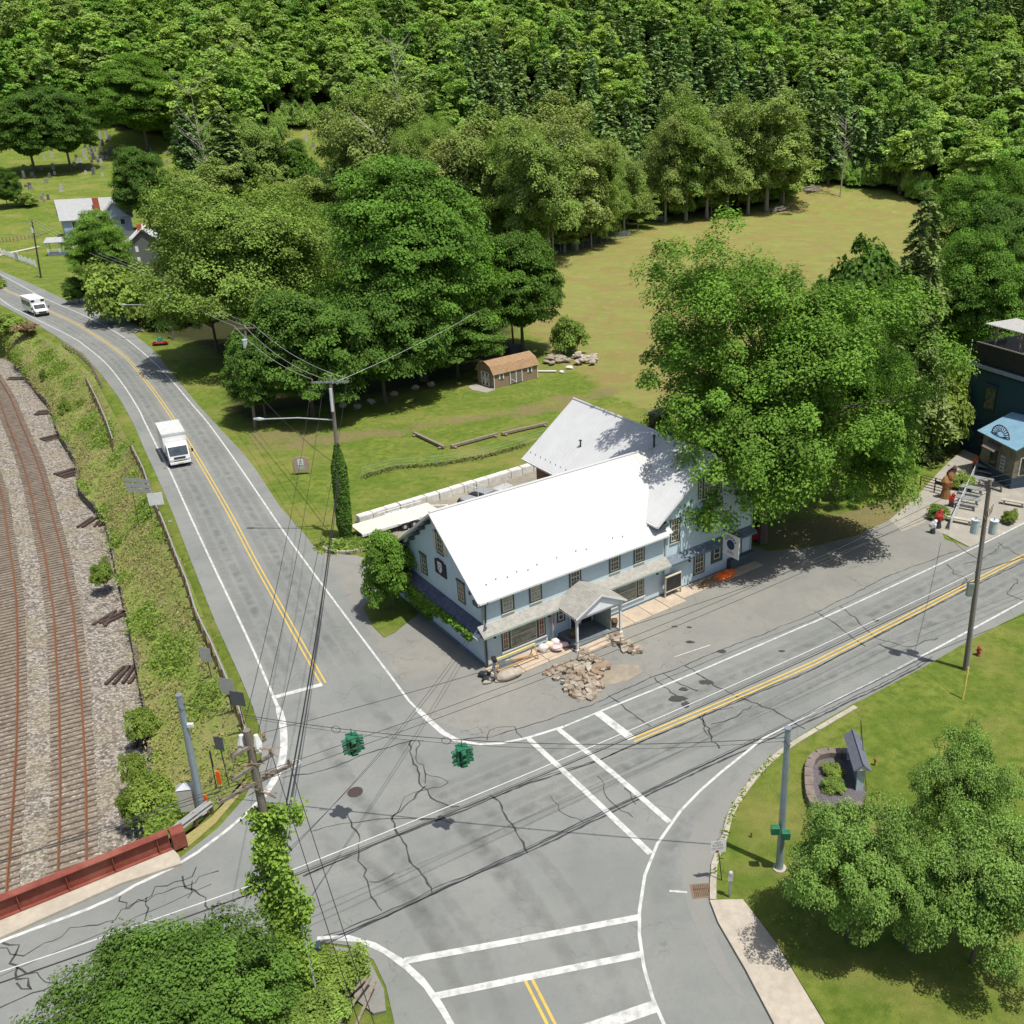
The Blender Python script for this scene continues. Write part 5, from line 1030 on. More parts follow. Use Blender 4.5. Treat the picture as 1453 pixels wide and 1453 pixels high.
# bags
BG = mat('white_sack', (.74,.70,.68), (.62,.56,.54), rough=.6, scale=5, bump=.5); BP = mat('pink_sack', (.66,.38,.40), (.72,.62,.60), rough=.6, scale=6, bump=.5); BC = mat('cream_sack', (.58,.52,.36), (.66,.62,.5), scale=5, bump=.4)
for i, (s_, t_, r, mt, lb) in enumerate(((4.05,-.8,.34,BG,'white sack leaning on the wall right of the timber trestle'),(4.6,-.75,.32,BC,'cream sack in the middle of the sack row by the porch'),(5.15,-.75,.33,BG,'pale sack next to the pink feather flag'),(4.8,-1.4,.36,BP,'pink and white sack lying flat in front of the others'),(5.5,-1.3,.3,BP,'pink sack nearest the porch post'))):
    m = M(); m.ball((0,0,r*.75), r, (1.1,.85,1. if i < 3 else .6), 12, .22, i+40); o = m.build('sack', mt, smooth=True); o.location = inn_pt(s_,t_,.05); tag(o, lb, 'sack')
e = empty('feather_flag', inn_pt(5.15,-.45,.05), 'pink feather flag on a pole beside the porch', 'flag', ang+.5)
m = M(); m.tube([(0,0,0),(0,0,2.75)], .02, 6); m.build('pole', ALU, e)
m = M(); m.add([(0,0,.95),(.22,0,1.05),(.42,.02,2.0),(.38,.03,2.6),(0,0,2.7)]+[(0,.02,.95),(.22,.02,1.05),(.42,.04,2.0),(.38,.05,2.6),(0,.02,2.7)], [(0,1,2,3,4),(9,8,7,6,5),(0,5,6,1),(1,6,7,2),(2,7,8,3)]); m.build('banner', mat('pink_cloth', (.42,.14,.20), (.60,.45,.48), scale=7, rough=.8), e)
for s_, t_, h_, lb in ((6.35,-1.2,.5,'dark shrub pot with red flowers on the porch deck'),(9.95,-1.3,.12,'small dark flower pot at the right end of the porch')):
    e = empty('flower_pot', inn_pt(s_,t_,.43 if s_ < 9 else .06), lb, 'pot'); m = M(); m.cyl((0,0,0), .2, .35, 10, .26); m.build('pot', mat('clay_dark', (.12,.06,.05)), e); m = M(); m.ball((0,0,.45), .28, (1,1,.7), 9, .4, 5); m.build('flowers', LF_RED, e)
# orange tarp heap
p = inn_pt(21.4,-1.0,.05); m = M(); m.ball((0,0,.12), .8, (1.45,.6,.55), 16, .25, 77); o = m.build('tarp_heap', ORNG, smooth=True); o.location = p; o.rotation_euler[2] = ang; tag(o, 'bright orange tarp heap on the slabs in front of the right wing', 'tarp')
m = M(); m.ball((0,0,.08), .8, (1.5,.6,.35), 14, .3, 78); o = m.build('tarp_heap', mat('brown_tarp', (.20,.13,.08))); o.location = inn_pt(19.9,-1.0,.05); o.rotation_euler[2] = ang; tag(o, 'flat brown and orange cloth left of the orange tarp heap', 'tarp')
# red canopy and car in deep shade right of the inn
e = empty('parked_pickup', inn_pt(28.0,4.2,0), 'dark red pickup half hidden in the deep shade right of the inn', 'pickup', ang+math.pi/2)
m = M(); m.bx(-2.6,2.6,-.95,.95,.45,1.1); m.bx(-2.6,-.4,-.95,-.85,1.1,1.35); m.bx(-2.6,-.4,.85,.95,1.1,1.35); m.bx(1.3,2.6,-.9,.9,1.1,1.2); m.build('body', mat('dark_red', (.20,.015,.015)), e, bevel=.08); m = M(); m.box((.45,0,1.45),(1.8,1.7,.6),taper=.8); m.build('cab', BLACK, e, bevel=.05)
for a in (-1.7,1.7):
    for b_ in (-.9,.9): m = M(); m.tube([(a,b_-.12,.38),(a,b_+.12,.38)], .38, 14); m.build('wheel', BLACK, e)
# ------------------------------------------------------------ block wall, trailer, machine behind the inn
CB = mat('white_concrete_block', (.68,.66,.62), (.55,.54,.50), scale=2, bump=.3, col3=(.40,.39,.36), scale3=1.)
A = G(505,757); B = G(772,668); A.z = B.z = 0
A = inn_pt(3.1,27.3,0); B = inn_pt(26.5,28.3,0)
nb_ = 17; proto_ = None
for i in range(nb_):
    t = i/nb_; p = A.lerp(B, (i+.5)/nb_); L_ = (B-A).length/nb_
    if proto_ is None:
        m = M(); m.box((0,0,.38),(L_-.05,.75,.76)); m.box((0,-.01,.79),(L_-.08,.68,.05)); proto_ = m.build('concrete_block', CB, bevel=.04); o = proto_
    else: o = proto_.copy(); COL.objects.link(o)
    o.location = (p.x+rnd.uniform(-.03,.03), p.y+rnd.uniform(-.03,.03), -.05); d = B-A; o.rotation_euler = (0,0,math.atan2(d.y,d.x)+rnd.uniform(-.015,.015)); tag(o, 'big white concrete block in the long low row behind the inn', 'concrete block', 'row of white concrete blocks behind the inn')
m = M(); m.prism([tuple(inn_pt(a,b_,0)[:2]) for a,b_ in ((-1.,13),(2.2,21),(3.2,26.9),(26.,27.9),(22,17),(15,11))], -.2, .01); tag(m.build('rear_yard', mat('dirt_yard', (.27,.24,.19), (.19,.175,.13), scale=1.5, bump=.5, col3=(.33,.30,.24), scale3=.5)), kind='structure')
e = empty('flat_trailer', inn_pt(5.6,24.6,0), 'long white flatbed trailer parked behind the left end of the inn', 'trailer', ang+.02)
m = M(); m.box((0,0,.72),(7.6,2.3,.12)); m.build('deck', mat('trailer_deck', (.66,.62,.52), (.55,.52,.44), scale=2), e); m = M(); m.box((0,-1.2,.66),(7.7,.08,.22)); m.box((0,1.2,.66),(7.7,.08,.22)); m.tube([(3.8,-.9,.6),(5.2,0,.55)], .06, 5); m.tube([(3.8,.9,.6),(5.2,0,.55)], .06, 5)
for i in range(7): m.tube([(-1.2+i*.7,1.2,.75),(-1.2+i*.7,1.2,1.15)], .03, 4)
m.tube([(-1.2,1.2,1.15),(3.2,1.2,1.15)], .03, 4); m.build('frame', WHT, e)
for x in (.1, 1.0):
    for y in (-1.3, 1.3): m = M(); m.tube([(x,y-.1,.36),(x,y+.1,.36)], .36, 14); w_ = m.build('wheel', BLACK, e); m = M(); m.tube([(x,y-.13,.36),(x,y+.13,.36)], .16, 10); m.build('rim', ALU, w_)
m = M(); m.box((.55,-1.3,.78),(2.0,.3,.06)); m.box((.55,1.3,.78),(2.0,.3,.06)); m.build('mudguard', WHT, e)
e = empty('small_tractor', inn_pt(13.6,24.3,0), 'grey utility vehicle with a roll bar parked behind the inn roof', 'utility vehicle', ang+.3)
m = M(); m.bx(-1.6,-.3,-.55,.55,.5,1.0); m.bx(-.3,1.5,-.7,.7,.45,.75); m.bx(.5,1.7,-.75,.75,.75,1.05); m.build('body', mat('grey_plastic', (.28,.30,.31)), e, bevel=.06); m = M(); m.box((-.1,0,.95),(.6,1.1,.25)); m.build('seat', BLACK, e)
for x in (-1.2, 1.1):
    for y in (-.8,.8): m = M(); m.tube([(x,y-.15,.42),(x,y+.15,.42)], .42, 14); w_ = m.build('wheel', BLACK, e); m = M(); m.tube([(x,y-.17,.42),(x,y+.17,.42)], .17, 8); m.build('rim', ALU, w_)
m = M()
for x in (-.35,.45): m.tube([(x,-.65,.7),(x,-.6,1.9),(x,.6,1.9),(x,.65,.7)], .035, 6)
m.build('roll_bar', WHT, e)
e = empty('scrap_machine', inn_pt(16.7,24.6,0), 'pale grey covered machine beside the utility vehicle behind the inn', 'machine', ang+.2)
m = M(); m.box((0,0,.55),(2.4,1.3,.7),taper=.75); m.build('cover', mat('grey_cover', (.45,.46,.46), (.33,.34,.34), scale=2), e, bevel=.1); m = M(); m.tube([(.3,0,.9),(.9,.3,1.7),(1.3,.2,1.3)], .05, 6); m.build('arm', ALU, e)
# ------------------------------------------------------------ logs, garden netting, board sign, shed
for i, (a, b_, lb) in enumerate((((588,617),(630,637),'grey beam lying alone, leftmost of the three on the lawn'),((640,636),(706,618),'long grey beam in the middle of the three on the lawn'),((712,618),(776,603),'long grey beam nearest the white roof, on the lawn'))):
    A, B = G(*a), G(*b_); m = M(); d = (B-A); L_ = d.length; m.box((0,0,.22),(L_,.32,.3)); m.box((L_/2-.4,0,.1),(.3,.9,.14)); m.box((-L_/2+.4,0,.1),(.3,.9,.14)); o = m.build('timber_beam', WOOD, bevel=.03); o.location = (A+B)/2; o.rotation_euler[2] = math.atan2(d.y,d.x); tag(o, lb, 'beam')
e = empty('garden_fence', G(515,676), 'low thin green wire fence across the lawn behind the inn', 'fence')
o0 = e.location.copy(); fp = [G(515,677),G(560,664),(G(620,660)),G(690,648),G(745,632),G(800,612)]
for p in fp: m = M(); m.tube([p-o0,p-o0+Vector((0,0,1.))], .03, 5); m.build('post', GRT, e)
m = M()
for z in (.35,.7,1.0):
    for a, b_ in zip(fp[:-1], fp[1:]): m.tube([a-o0+Vector((0,0,z)), b_-o0+Vector((0,0,z))], .014, 4)
m.build('wire', mat('green_wire', (.22,.34,.24)), e)
P = np.array([tuple(p) for p in resample(fp[:5], 130)]); P[:,2] = 0; weeds('fence_weeds', 'darker uncut grass along the thin lawn fence', P, .10, np.full(len(P), .2), mat('brown_weed', (.16,.15,.05),(.10,.13,.03)), 6, nper=12, spread=.25)
e = empty('lawn_sign', G(429,673), 'weathered pinkish notice board with a white sheet, on the lawn by the road', 'sign', .25)
for x in (-.75,.75): m = M(); m.tube([(x,.05,0),(x,.05,1.7)], .05, 5); m.build('post', WOODN, e)
m = M(); pr_ = [(-.7,.35),(.7,.35),(.7,1.65),(.45,1.85),(0,1.92),(-.45,1.85),(-.7,1.65)]; m.extrude(pr_, lambda p,q_,a: (p,a,q_), -.04, .04); bd = m.build('board', mat('pink_board', (.40,.31,.26), (.32,.25,.22), scale=4), e)
m = M(); m.box((0,-.05,1.35),(.55,.01,.65)); m.build('sheet', WHT, bd); m = M(); m.box((.02,-.05,.72),(.6,.01,.42)); m.build('panel', mat('pale_panel', (.42,.43,.38)), bd)
m = M()
for z, w in ((1.5,.2),(1.38,.3),(1.26,.26),(1.16,.3)): m.box((0,-.057,z),(w,.004,.03))
m.build('print', DKMET, bd)
# shed with gambrel roof
A = G(701.5,551.5); B = G(763,536); d = (B-A).normalized(); a_ = math.atan2(d.y,d.x); L_ = (B-A).length
e = empty('wooden_shed', A, 'brown wooden shed with a tan barn-style roof at the edge of the trees', 'shed', a_)
WD = 3.6; pf = [(0,0),(WD,0),(WD,1.95),(WD-.55,2.75),(WD/2,3.25),(.55,2.75),(0,1.95)]
SHW = mat('shed_board', (.30,.21,.14), (.22,.155,.105), scale=2, stretch=(6,6,.5), bump=.3); m = M(); m.extrude([(p*.98+.03,q_) for p,q_ in pf], lambda p,q_,a: (a,p,q_-.03), 0, L_); m.build('wall', SHW, e)
m = M(); rf = [(-.18,1.82),(.5,2.82),(WD/2,3.36),(WD-.5,2.82),(WD+.18,1.82)]
for (a, b_) in zip(rf[:-1], rf[1:]): roofslab(m, (-.2,a[0],a[1]),(L_+.2,a[0],a[1]),(L_+.2,b_[0],b_[1]),(-.2,b_[0],b_[1]), th=.08, ribs=0)
m.build('roof', SHT, e)
m = M(); m.bx(-.05,-.005,1.0,2.6,.1,1.9); dr_ = m.build('double_door', mat('shed_door', (.10,.10,.085)), e); m = M()
for y in (1.0,1.75,1.85,2.6): m.bx(-.09,-.05,y-.05,y+.05,.1,1.9)
for z in (.12,1.0,1.88): m.bx(-.085,-.05,1.0,2.6,z-.05,z+.05)
for y0 in (1.0,1.8):
    for sg_ in (-1,1): m.box((-.075,y0+.4,1.0),(.03,.08,1.7),rx=.4*sg_)
m.build('door_trim', WHT, dr_)
m = M(); m.bx(L_*.37,L_*.62,-.05,-.005,.1,1.9); dr_ = m.build('side_door', mat('shed_door2', (.20,.17,.14)), e); m = M()
for x in (.36,.495,.63): m.bx(L_*x-.06,L_*x+.06,-.09,-.05,.1,1.95)
m.box((L_*.43,-.07,.5),(.9,.03,.08),ry=.6); m.build('door_trim', WHT, dr_)
for x in (.17,.82):
    m = M(); m.bx(L_*x-.4,L_*x+.4,-.04,-.005,1.05,1.75); w_ = m.build('window', WHT, e); m = M(); m.bx(L_*x-.2,L_*x+.2,-.06,-.04,1.1,1.7); m.build('pane', GLS, w_)
for x in (.02, L_-.02): m = M(); m.box((x,-.02,.95),(.1,.06,1.9)); m.build('corner_trim', WHT, e)
for x, y in ((.0,WD+.0),): pass
m = M(); m.prism([(p.x,p.y) for p in ppoly([(664,548),(684,540),(703,552),(690,557),(670,553)])], -.1, -.01); tag(m.build('gravel_patch', GRAV), kind='structure')
p = G(686,535,0); 
m = M(); sb = G(729,502); m.box((0,0,.45),(2.6,1.8,.9)); o = m.build('dark_box', mat('slate_sheet', (.07,.075,.08)), bevel=.04); o.location = (sb.x,sb.y+1.0,0); o.rotation_euler[2] = a_; tag(o, 'dark grey low bunker box right behind the shed', 'storage box')
for x, y, s_, mt, lb in ((774,528,1.5,WHT,'long white board lying right of the shed'),(797,529,.6,WHT,'small white scrap on the grass right of the shed'),(808,523,.9,BG,'crumpled white bag pile by the stone heap')):
    p = G(x,y); m = M()
    if x == 774: m.box((0,0,.15),(3.0,.35,.12))
    else: m.ball((0,0,.15), s_*.6, (1,.8,.5), 9, .4, x)
    o = m.build('white_scrap', mt); o.location = p; tag(o, lb, 'scrap')
for cx0, cy0, n_, lb, gr in ((828,512,26,'grey fieldstone in the stacked heap beyond the shed','stone heap beyond the shed'),(790,512,16,'pinkish fieldstone in the low scatter behind the shed','scattered fieldstones behind the shed')):
    pr_ = None
    for i in range(n_):
        p = G(cx0+rnd.uniform(-16,16), cy0+rnd.uniform(-5,6)); 
        if pr_ is None: m = M(); m.ball((0,0,.25), .5, (1.3,.8,.5), 8, .35, cx0); pr_ = m.build('fieldstone', STN if cx0 > 800 else STM[0]); o = pr_
        else: o = pr_.copy(); COL.objects.link(o)
        o.location = (p.x,p.y,rnd.uniform(0,.5 if cx0 > 800 else .15)); o.rotation_euler[2] = rnd.uniform(0,6); tag(o, lb, 'stone', gr)
pr_ = None
for i, (x, y) in enumerate([(508,580),(527,573),(487,578),(590,553),(612,548),(560,562)]):
    p = G(x,y); m = M(); m.ball((0,0,.3), .45, (1.2,.7,.8), 8, .4, i+9); o = m.build('fieldstone', STN); o.location = p; tag(o, 'single fieldstone in the shade line under the maple clump', 'stone', 'fieldstones along the shade line')
# planter with the ivy pole
pc = G(492,779); m = M(); n_ = 20
for i in range(n_):
    a = 6.283*i/n_; 
    if 1.0 < a < 2.2: continue
    m.box((1.9*math.cos(a)-.1, 1.35*math.sin(a)+.5, .12), (.55,.25,.28), rz=a+1.57)
o = m.build('stone_ring', STN); o.location = pc; tag(o, 'oval stone edging around the foot of the ivy-covered utility pole', 'planter')
P = np.stack([pc.x+np.random.default_rng(3).normal(size=160)*.8, pc.y+.5+np.random.default_rng(4).normal(size=160)*.5, np.zeros(160)],1); weeds('planter_weeds', 'weeds inside the oval stone ring', P, .2, np.full(160,.4), LF_LIGHT, 7, nper=10)
# ------------------------------------------------------------ poles and wires
def tn_(py): v = (py-CYP)/FPX; return (sT+v*cT)/(cT-v*sT)
def zat(y, py): return CH-y*tn_(py)
def xat(y, z, px): return (px-CXP)/FPX*(y*cT-(z-CH)*sT)
def pole_pts(bx, by, tx, ty, z0=0.):
    b = G(bx, by, z0); H = zat(b.y, ty); return b, Vector((xat(b.y, H, tx), b.y, H))
def mkpole(name, base, top, label, cat, r0, r1, mt, n=10):
    e = empty(name, base, label, cat); m = M(); d = top-base; m.tube([(0,0,-.3), tuple(d*.5), tuple(d)], [r0,(r0+r1)/2,r1], n); m.build('pole', mt, e, smooth=True); return e, d
def arm(e, z, L_, ang_, d, mt=WOODP, ins=3, name='crossarm', off=0.):
    f = z/d.z; c = Vector((d.x*f, d.y*f, z)); m = M(); u = Vector((math.cos(ang_), math.sin(ang_), 0)); m.box(tuple(c+u*off+Vector((0,-.12,0))), (L_,.11,.13), rz=ang_); a = m.build(name, mt, e); pts = []
    mi = M()
    for i in range(ins):
        p = c+u*(off+L_*(-.46+.92*i/max(1,ins-1)))+Vector((0,-.12,0)); mi.tube([p+Vector((0,0,.06)), p+Vector((0,0,.18)), p+Vector((0,0,.3))], [.03,.07,.04], 6); pts.append(e.location+p+Vector((0,0,.3)))
    if ins: tag(mi.build('insulator', STM[2], a), kind='stuff')
    return pts
WIRE = mat('black_cable', (.03,.03,.03), rough=.5); WIREW = mat('silver_cable', (.60,.61,.62), rough=.35); 
def wire(A, B, sag, r, label, mt=WIRE, group=None, name='power_line', cat='power line', n=22):
    A, B = Vector(A), Vector(B); m = M(); m.tube([A.lerp(B, i/n)-Vector((0,0,4*sag*(i/n)*(1-i/n))) for i in range(n+1)], r, 4); return tag(m.build(name, mt), label, cat, group)
def transformer(e, d, z, side, mt=GALV):
    f = z/d.z; m = M(); c = Vector((d.x*f+side[0], d.y*f+side[1], z)); m.cyl(tuple(c), .27, .85, 12, .27); m.cyl((c.x,c.y,c.z+.85), .29, .07, 12); m.tube([(c.x,c.y,c.z+.9),(c.x,c.y,c.z+1.15)], .05, 6); m.tube([(c.x,c.y,c.z+.4),(d.x*f,d.y*f,z+.4)], .05, 5); m.build('transformer', mt, e)
TGREY = mat('pale_transformer', (.55,.60,.62), (.45,.50,.52), rough=.4)
RA = ang  # direction along the east road
# P3 right hand pole
b3, t3 = pole_pts(1370,950,1405,680,.1); e3, d3 = mkpole('utility_pole', b3, t3, 'tall wooden utility pole with two pale transformers, on the lawn by the right-hand road', 'utility pole', .19, .13, WOODP)
transformer(e3, d3, zat(b3.y,757), (-.62,-.1), TGREY); transformer(e3, d3, zat(b3.y,760), (.62,.1), TGREY)
p3a = arm(e3, d3.z-.5, 1.6, RA+1.57, d3, ins=3); m = M(); z_ = zat(b3.y,838); f = z_/d3.z; m.box((d3.x*f-.38,d3.y*f,z_),(.42,.3,.95)); m.build('control_box', GALV, e3, bevel=.02)
m = M(); m.tube([(.15,-.1,.2),(.15+d3.x*.3,-.1,3.0)], .05, 5); m.build('cable_guard', ALU, e3); m = M()
for k in range(6): m.tube([(d3.x*.8+.1*k-.2,-.15,d3.z*.83+.15*k),(d3.x*.8+.05*k,-.2,d3.z*.83-.3+.1*k)], .025, 4)
tag(m.build('hardware', STM[2], e3), kind='stuff')
m = M(); g0 = G(1366,992,.1)-b3; m.tube([tuple(g0), tuple(g0+Vector((.1,.2,2.3)))], .06, 6); m.build('guy_guard', mat('yellow_guard', (.75,.60,.15)), e3); m = M(); m.tube([tuple(g0+Vector((.1,.2,2.3))), (d3.x*.75,d3.y*.75,d3.z*.75)], .015, 4); m.build('guy_wire', GALV, e3)
# P2 pole with creeper
y2 = G(0,1418).y; H2 = zat(y2,1036); x2 = xat(y2,H2,350); b2 = Vector((x2,y2,0)); t2 = Vector((x2,y2,H2))
e2, d2 = mkpole('utility_pole', b2, t2, 'utility pole with heavy crossarms, thickly overgrown with creeper, by the railway bridge', 'utility pole', .20, .14, WOODP)
p2a = arm(e2, zat(y2,1108), 3.0, RA+.15, d2, ins=4); p2b = arm(e2, zat(y2,1085), 1.8, RA+.3, d2, ins=3); p2c = arm(e2, zat(y2,1058), 1.4, RA+.2, d2, ins=2)
for s_ in (-.38,.3): m = M(); z_ = zat(y2,1058); m.tube([(s_,0,z_-.3),(s_*.9,.1,z_),(s_*.8,.12,z_+.4)], [.12,.16,.08], 8); m.build('cutout_fuse', WHT, e2)
m = M(); 
for k in range(14): a = rnd.uniform(0,6.28); z_ = zat(y2,rnd.uniform(1060,1120)); m.tube([(0,0,z_),(rnd.uniform(-.9,.9),rnd.uniform(-.5,.5),z_+rnd.uniform(-.4,.4)),(rnd.uniform(-1.2,1.2),0,z_+rnd.uniform(-.6,.2))], .018, 4)
tag(m.build('loose_cable', STM[2], e2), kind='stuff')
r_ = np.random.default_rng(31); n_ = 15000; zz = r_.uniform(0,1,n_)**.9*zat(y2,1148); a = r_.uniform(0,6.283,n_); w_ = .36+.34*(1-zz/10)+.06*np.sin(zz*2.3+1)+.10*np.sin(a*2+zz*1.3)+.10*np.sin(a*3-zz*2.7); rr_ = w_*(.55+.4*r_.random(n_)+.75*r_.random(n_)**6)
C = np.stack([rr_*np.cos(a)*1.1, rr_*np.sin(a), zz],1)
for (dx, dz, ln) in ((1,zat(y2,1158),1.15),(1,zat(y2,1290),.8),(-1,zat(y2,1245),.9)):
    k = 420; t = r_.random(k); C = np.concatenate([C, np.stack([dx*(t*ln+.3)*math.cos(RA*.4), (t*ln)*.3*dx+r_.normal(size=k)*.2, dz+r_.normal(size=k)*.22-.15*t],1)])
NR = C*np.array([1,1,0])*.8+np.array([.1,-.2,.75])+r_.normal(size=C.shape)*.45; V = leaves(C, NR, .13, r_)
o = link('creeper', fast_mesh('creeper', V.reshape(-1,3), np.arange(len(V)*4).reshape(-1,4), [LF_VINE], {'leaf': r_.random(len(V))}), e2)
m = M(); m.tube([(.5,.1,zat(y2,1300)),(.95,-.5,.2)], .05, 6); m.build('guy_guard', ALU, e2)
# P4 ivy pole behind planter
b4, t4 = pole_pts(491,766,468,533); e4, d4 = mkpole('utility_pole', b4, t4, 'utility pole with its lower half wrapped in dark ivy, carrying a long street light arm', 'utility pole', .2, .13, WOODP)
p4a = arm(e4, d4.z-.5, 3.0, .1, d4, GALV, ins=4); n_ = 3800; zt = zat(b4.y,628); zz = r_.uniform(.3,zt,n_); a = r_.uniform(0,6.283,n_); w_ = .62*np.minimum(1, (zt-zz)/2.5+.15)*np.clip(.55+zz*.28,0,1); C = np.stack([w_*np.cos(a)+d4.x*zz/d4.z, w_*np.sin(a)+0*zz, zz],1); NR = np.stack([np.cos(a),np.sin(a),np.full(n_,.5)],1)+r_.normal(size=(n_,3))*.4
V = leaves(C, NR, .2, r_); link('ivy', fast_mesh('ivy', V.reshape(-1,3), np.arange(len(V)*4).reshape(-1,4), [LF_DARK], {'leaf': r_.random(len(V))}), e4)
def light_arm(e, d, z, tipv, mt=ALU):
    f = z/d.z; a = Vector((d.x*f,d.y*f,z)); b_ = a+Vector(tipv); m = M(); m.tube([a, a.lerp(b_,.5)+Vector((0,0,.15)), b_], .055, 6); la = m.build('lamp_arm', mt, e); m = M(); h = (b_-a).normalized(); m.tube([b_-h*.1, b_+h*.35, b_+h*.8], [.07,.16,.08], 8); m.build('lamp_head', mt, la)
zl = zat(b4.y,596); light_arm(e4, d4, zl, (xat(b4.y,zl,372)-xat(b4.y,zl,473),0.1,.05)); m = M(); m.tube([(d4.x*.93,-.2,d4.z*.93),(d4.x*.83,-.25,d4.z*.80)], .12, 8); m.build('transformer', TGREY, e4)
b5, t5 = pole_pts(362,607,347,459); e5, d5 = mkpole('utility_pole', b5, t5, 'wooden utility pole with a grey transformer in front of the dark maples', 'utility pole', .18, .12, WOODP); p5a = arm(e5, d5.z-.5, 2.2, .2, d5, ins=3); transformer(e5, d5, zat(b5.y,492), (.05,-.45), TGREY)
b6, t6 = pole_pts(246,482,239,391); e6, d6 = mkpole('utility_pole', b6, t6, 'utility pole with a street light arm at the curve of the road', 'utility pole', .17, .12, WOODP); p6a = arm(e6, d6.z-.8, 2.4, .3, d6, ins=3); transformer(e6, d6, zat(b6.y,420), (.1,-.4), TGREY); zl = zat(b6.y,436); light_arm(e6, d6, zl, (-6.5,-.5,.5))
b7, t7 = pole_pts(58,394,45,312); e7, d7 = mkpole('utility_pole', b7, t7, 'thin dark utility pole on the grass by the farmhouse and white fence', 'utility pole', .17, .12, mat('dark_pole', (.07,.055,.045))); transformer(e7, d7, zat(b7.y,330), (0,-.4), TGREY); p7a = arm(e7, d7.z-.4, 2.0, .3, d7, ins=3)
b8, t8 = pole_pts(729,492,722,416); e8, d8 = mkpole('utility_pole', b8, t8, 'reddish brown pole behind the shed, beside the round dark maple', 'utility pole', .16, .12, mat('brown_pole', (.22,.11,.06))); p8a = arm(e8, d8.z-.3, 1.2, -.5, d8, ins=2)
# steel span poles
STL = mat('painted_steel_pole', (.33,.40,.43), (.28,.34,.37), rough=.4, metal=.4)
bL, tL = pole_pts(287,1152,254,987,-.1); eL, dL = mkpole('steel_signal_pole', bL, tL, 'grey steel signal pole left of the junction beside the cabinet', 'signal pole', .21, .15, STL, 14)
bR, tR = pole_pts(1106,1232,1118,1034,.1); eR, dR = mkpole('steel_signal_pole', bR, tR, 'grey steel signal pole on the corner lawn at the right', 'signal pole', .20, .14, STL, 14)
for e, d in ((eL,dL),(eR,dR)): m = M(); m.cyl(tuple(d), .17, .06, 14); m.build('cap', GALV, e); m = M(); m.cyl((0,0,0), .34, .06, 16); m.build('base_plate', CONC, e); m = M(); m.tube([(d.x*.93+.2*math.cos(k),d.y+.2*math.sin(k),d.z*(.91+.02*math.sin(k*2))) for k in range(7)], .015, 4); m.build('cable_loop', BLACK, e)
m = M(); z_ = zat(bL.y,1025); m.box((dL.x*.7+.35,-.1,z_),(.3,.15,.2)); m.build('camera_bracket', WHT, eL)
# pedestrian heads on the right pole
PGRN = mat('signal_green', (.03,.17,.085), (.02,.12,.06), rough=.4)
for dx, py, lb in ((-.42,1174,None),(.12,1181,None)):
    z_ = zat(bR.y,py); m = M(); m.box((dx,-.28,z_),(.42,.3,.42)); h_ = m.build('pedestrian_signal', PGRN, eR, bevel=.02); m = M(); m.tube([(dx,-.2,z_),(0,0,z_)], .04, 5); m.build('bracket', PGRN, h_)
def sig(u_, px, label):
    # find the point along the span whose x matches
    lo, hi = 0., 1.
    for _ in range(40):
        mid = (lo+hi)/2; p = tL.lerp(tR, mid); p.z = 6
        if PX(*p)[0] < px: lo = mid
        else: hi = mid
    p = tL.lerp(tR, lo); p.z = tL.lerp(tR, lo).z-4*SAG*lo*(1-lo)
    e = empty('traffic_signal', p, label, 'traffic signal', u_); m = M(); m.tube([(0,0,0),(0,0,-.45)], .025, 6); m.build('hanger', DKMET, e)
    e.scale = (.8,.8,.95); m = M(); m.box((0,0,-.48),(.7,.7,.05)); m.build('top_plate', PGRN, e); m = M(); m.box((0,0,-1.62),(.45,.45,.05)); m.build('bottom_plate', PGRN, e)
    for k in range(4):
        a = k*math.pi/2; R_ = Matrix.Rotation(a, 3, 'Z'); hd = M(); hd.box((0,0,0),(.33,.2,1.05)); h_ = hd.build('signal_head', PGRN, e, bevel=.03); h_.rotation_euler[2] = a; h_.location = R_@Vector((0,-.30,-1.05))
        for j, (c_, nm) in enumerate((((.5,.03,.02),'red_lens'),((.45,.28,.03),'amber_lens'),((.03,.30,.16),'green_lens'))):
            z_ = .34-.34*j; l_ = M(); l_.tube([(0,-.10,z_),(0,-.125,z_)], .13, 12); l_.build(nm, mat(nm+'_m', tuple(x*.5 for x in c_), rough=.3), h_)
            v_ = M(); n2 = 9; vs = []
            for q2 in range(n2): th = math.pi*(-.12+1.24*q2/(n2-1)); vs += [(.15*math.cos(th),-.10,z_+.15*math.sin(th)),(.15*math.cos(th)*.97,-.36,z_+.15*math.sin(th)-.03)]
            v_.add(vs, [(2*i,2*i+1,2*i+3,2*i+2) for i in range(n2-1)]+[(2*i+2,2*i+3,2*i+1,2*i) for i in range(n2-1)]); v_.build('visor', PGRN, h_)
    return p
SAG = 1.75
w1 = sig(.5, 499, 'green four-way traffic signal hanging over the junction, the left one of the pair'); w2_ = sig(.45, 655, 'green four-way traffic signal hanging over the junction, the right one of the pair')
wire(tL-Vector((0,0,.5)), tR-Vector((0,0,.5)), SAG-.5, .02, 'black span cable carrying the two green traffic signals across the junction', name='span_wire', cat='span wire', n=40); wire(tL-Vector((0,0,.55)), tR-Vector((0,0,.7)), SAG-.35, .012, 'thinner signal feed cable slung just under the span cable', name='span_wire', cat='span wire', n=40)
for i, p in enumerate((w1, w2_)):
    m = M(); m.tube([p+Vector((-.75+.22*math.cos(k*.5236),0,-.05+.22*math.sin(k*.5236))) for k in range(13)], .015, 4); tag(m.build('cable_coil', BLACK), 'coil of spare cable left of the '+('left' if i == 0 else 'right')+' traffic signal', 'cable coil')
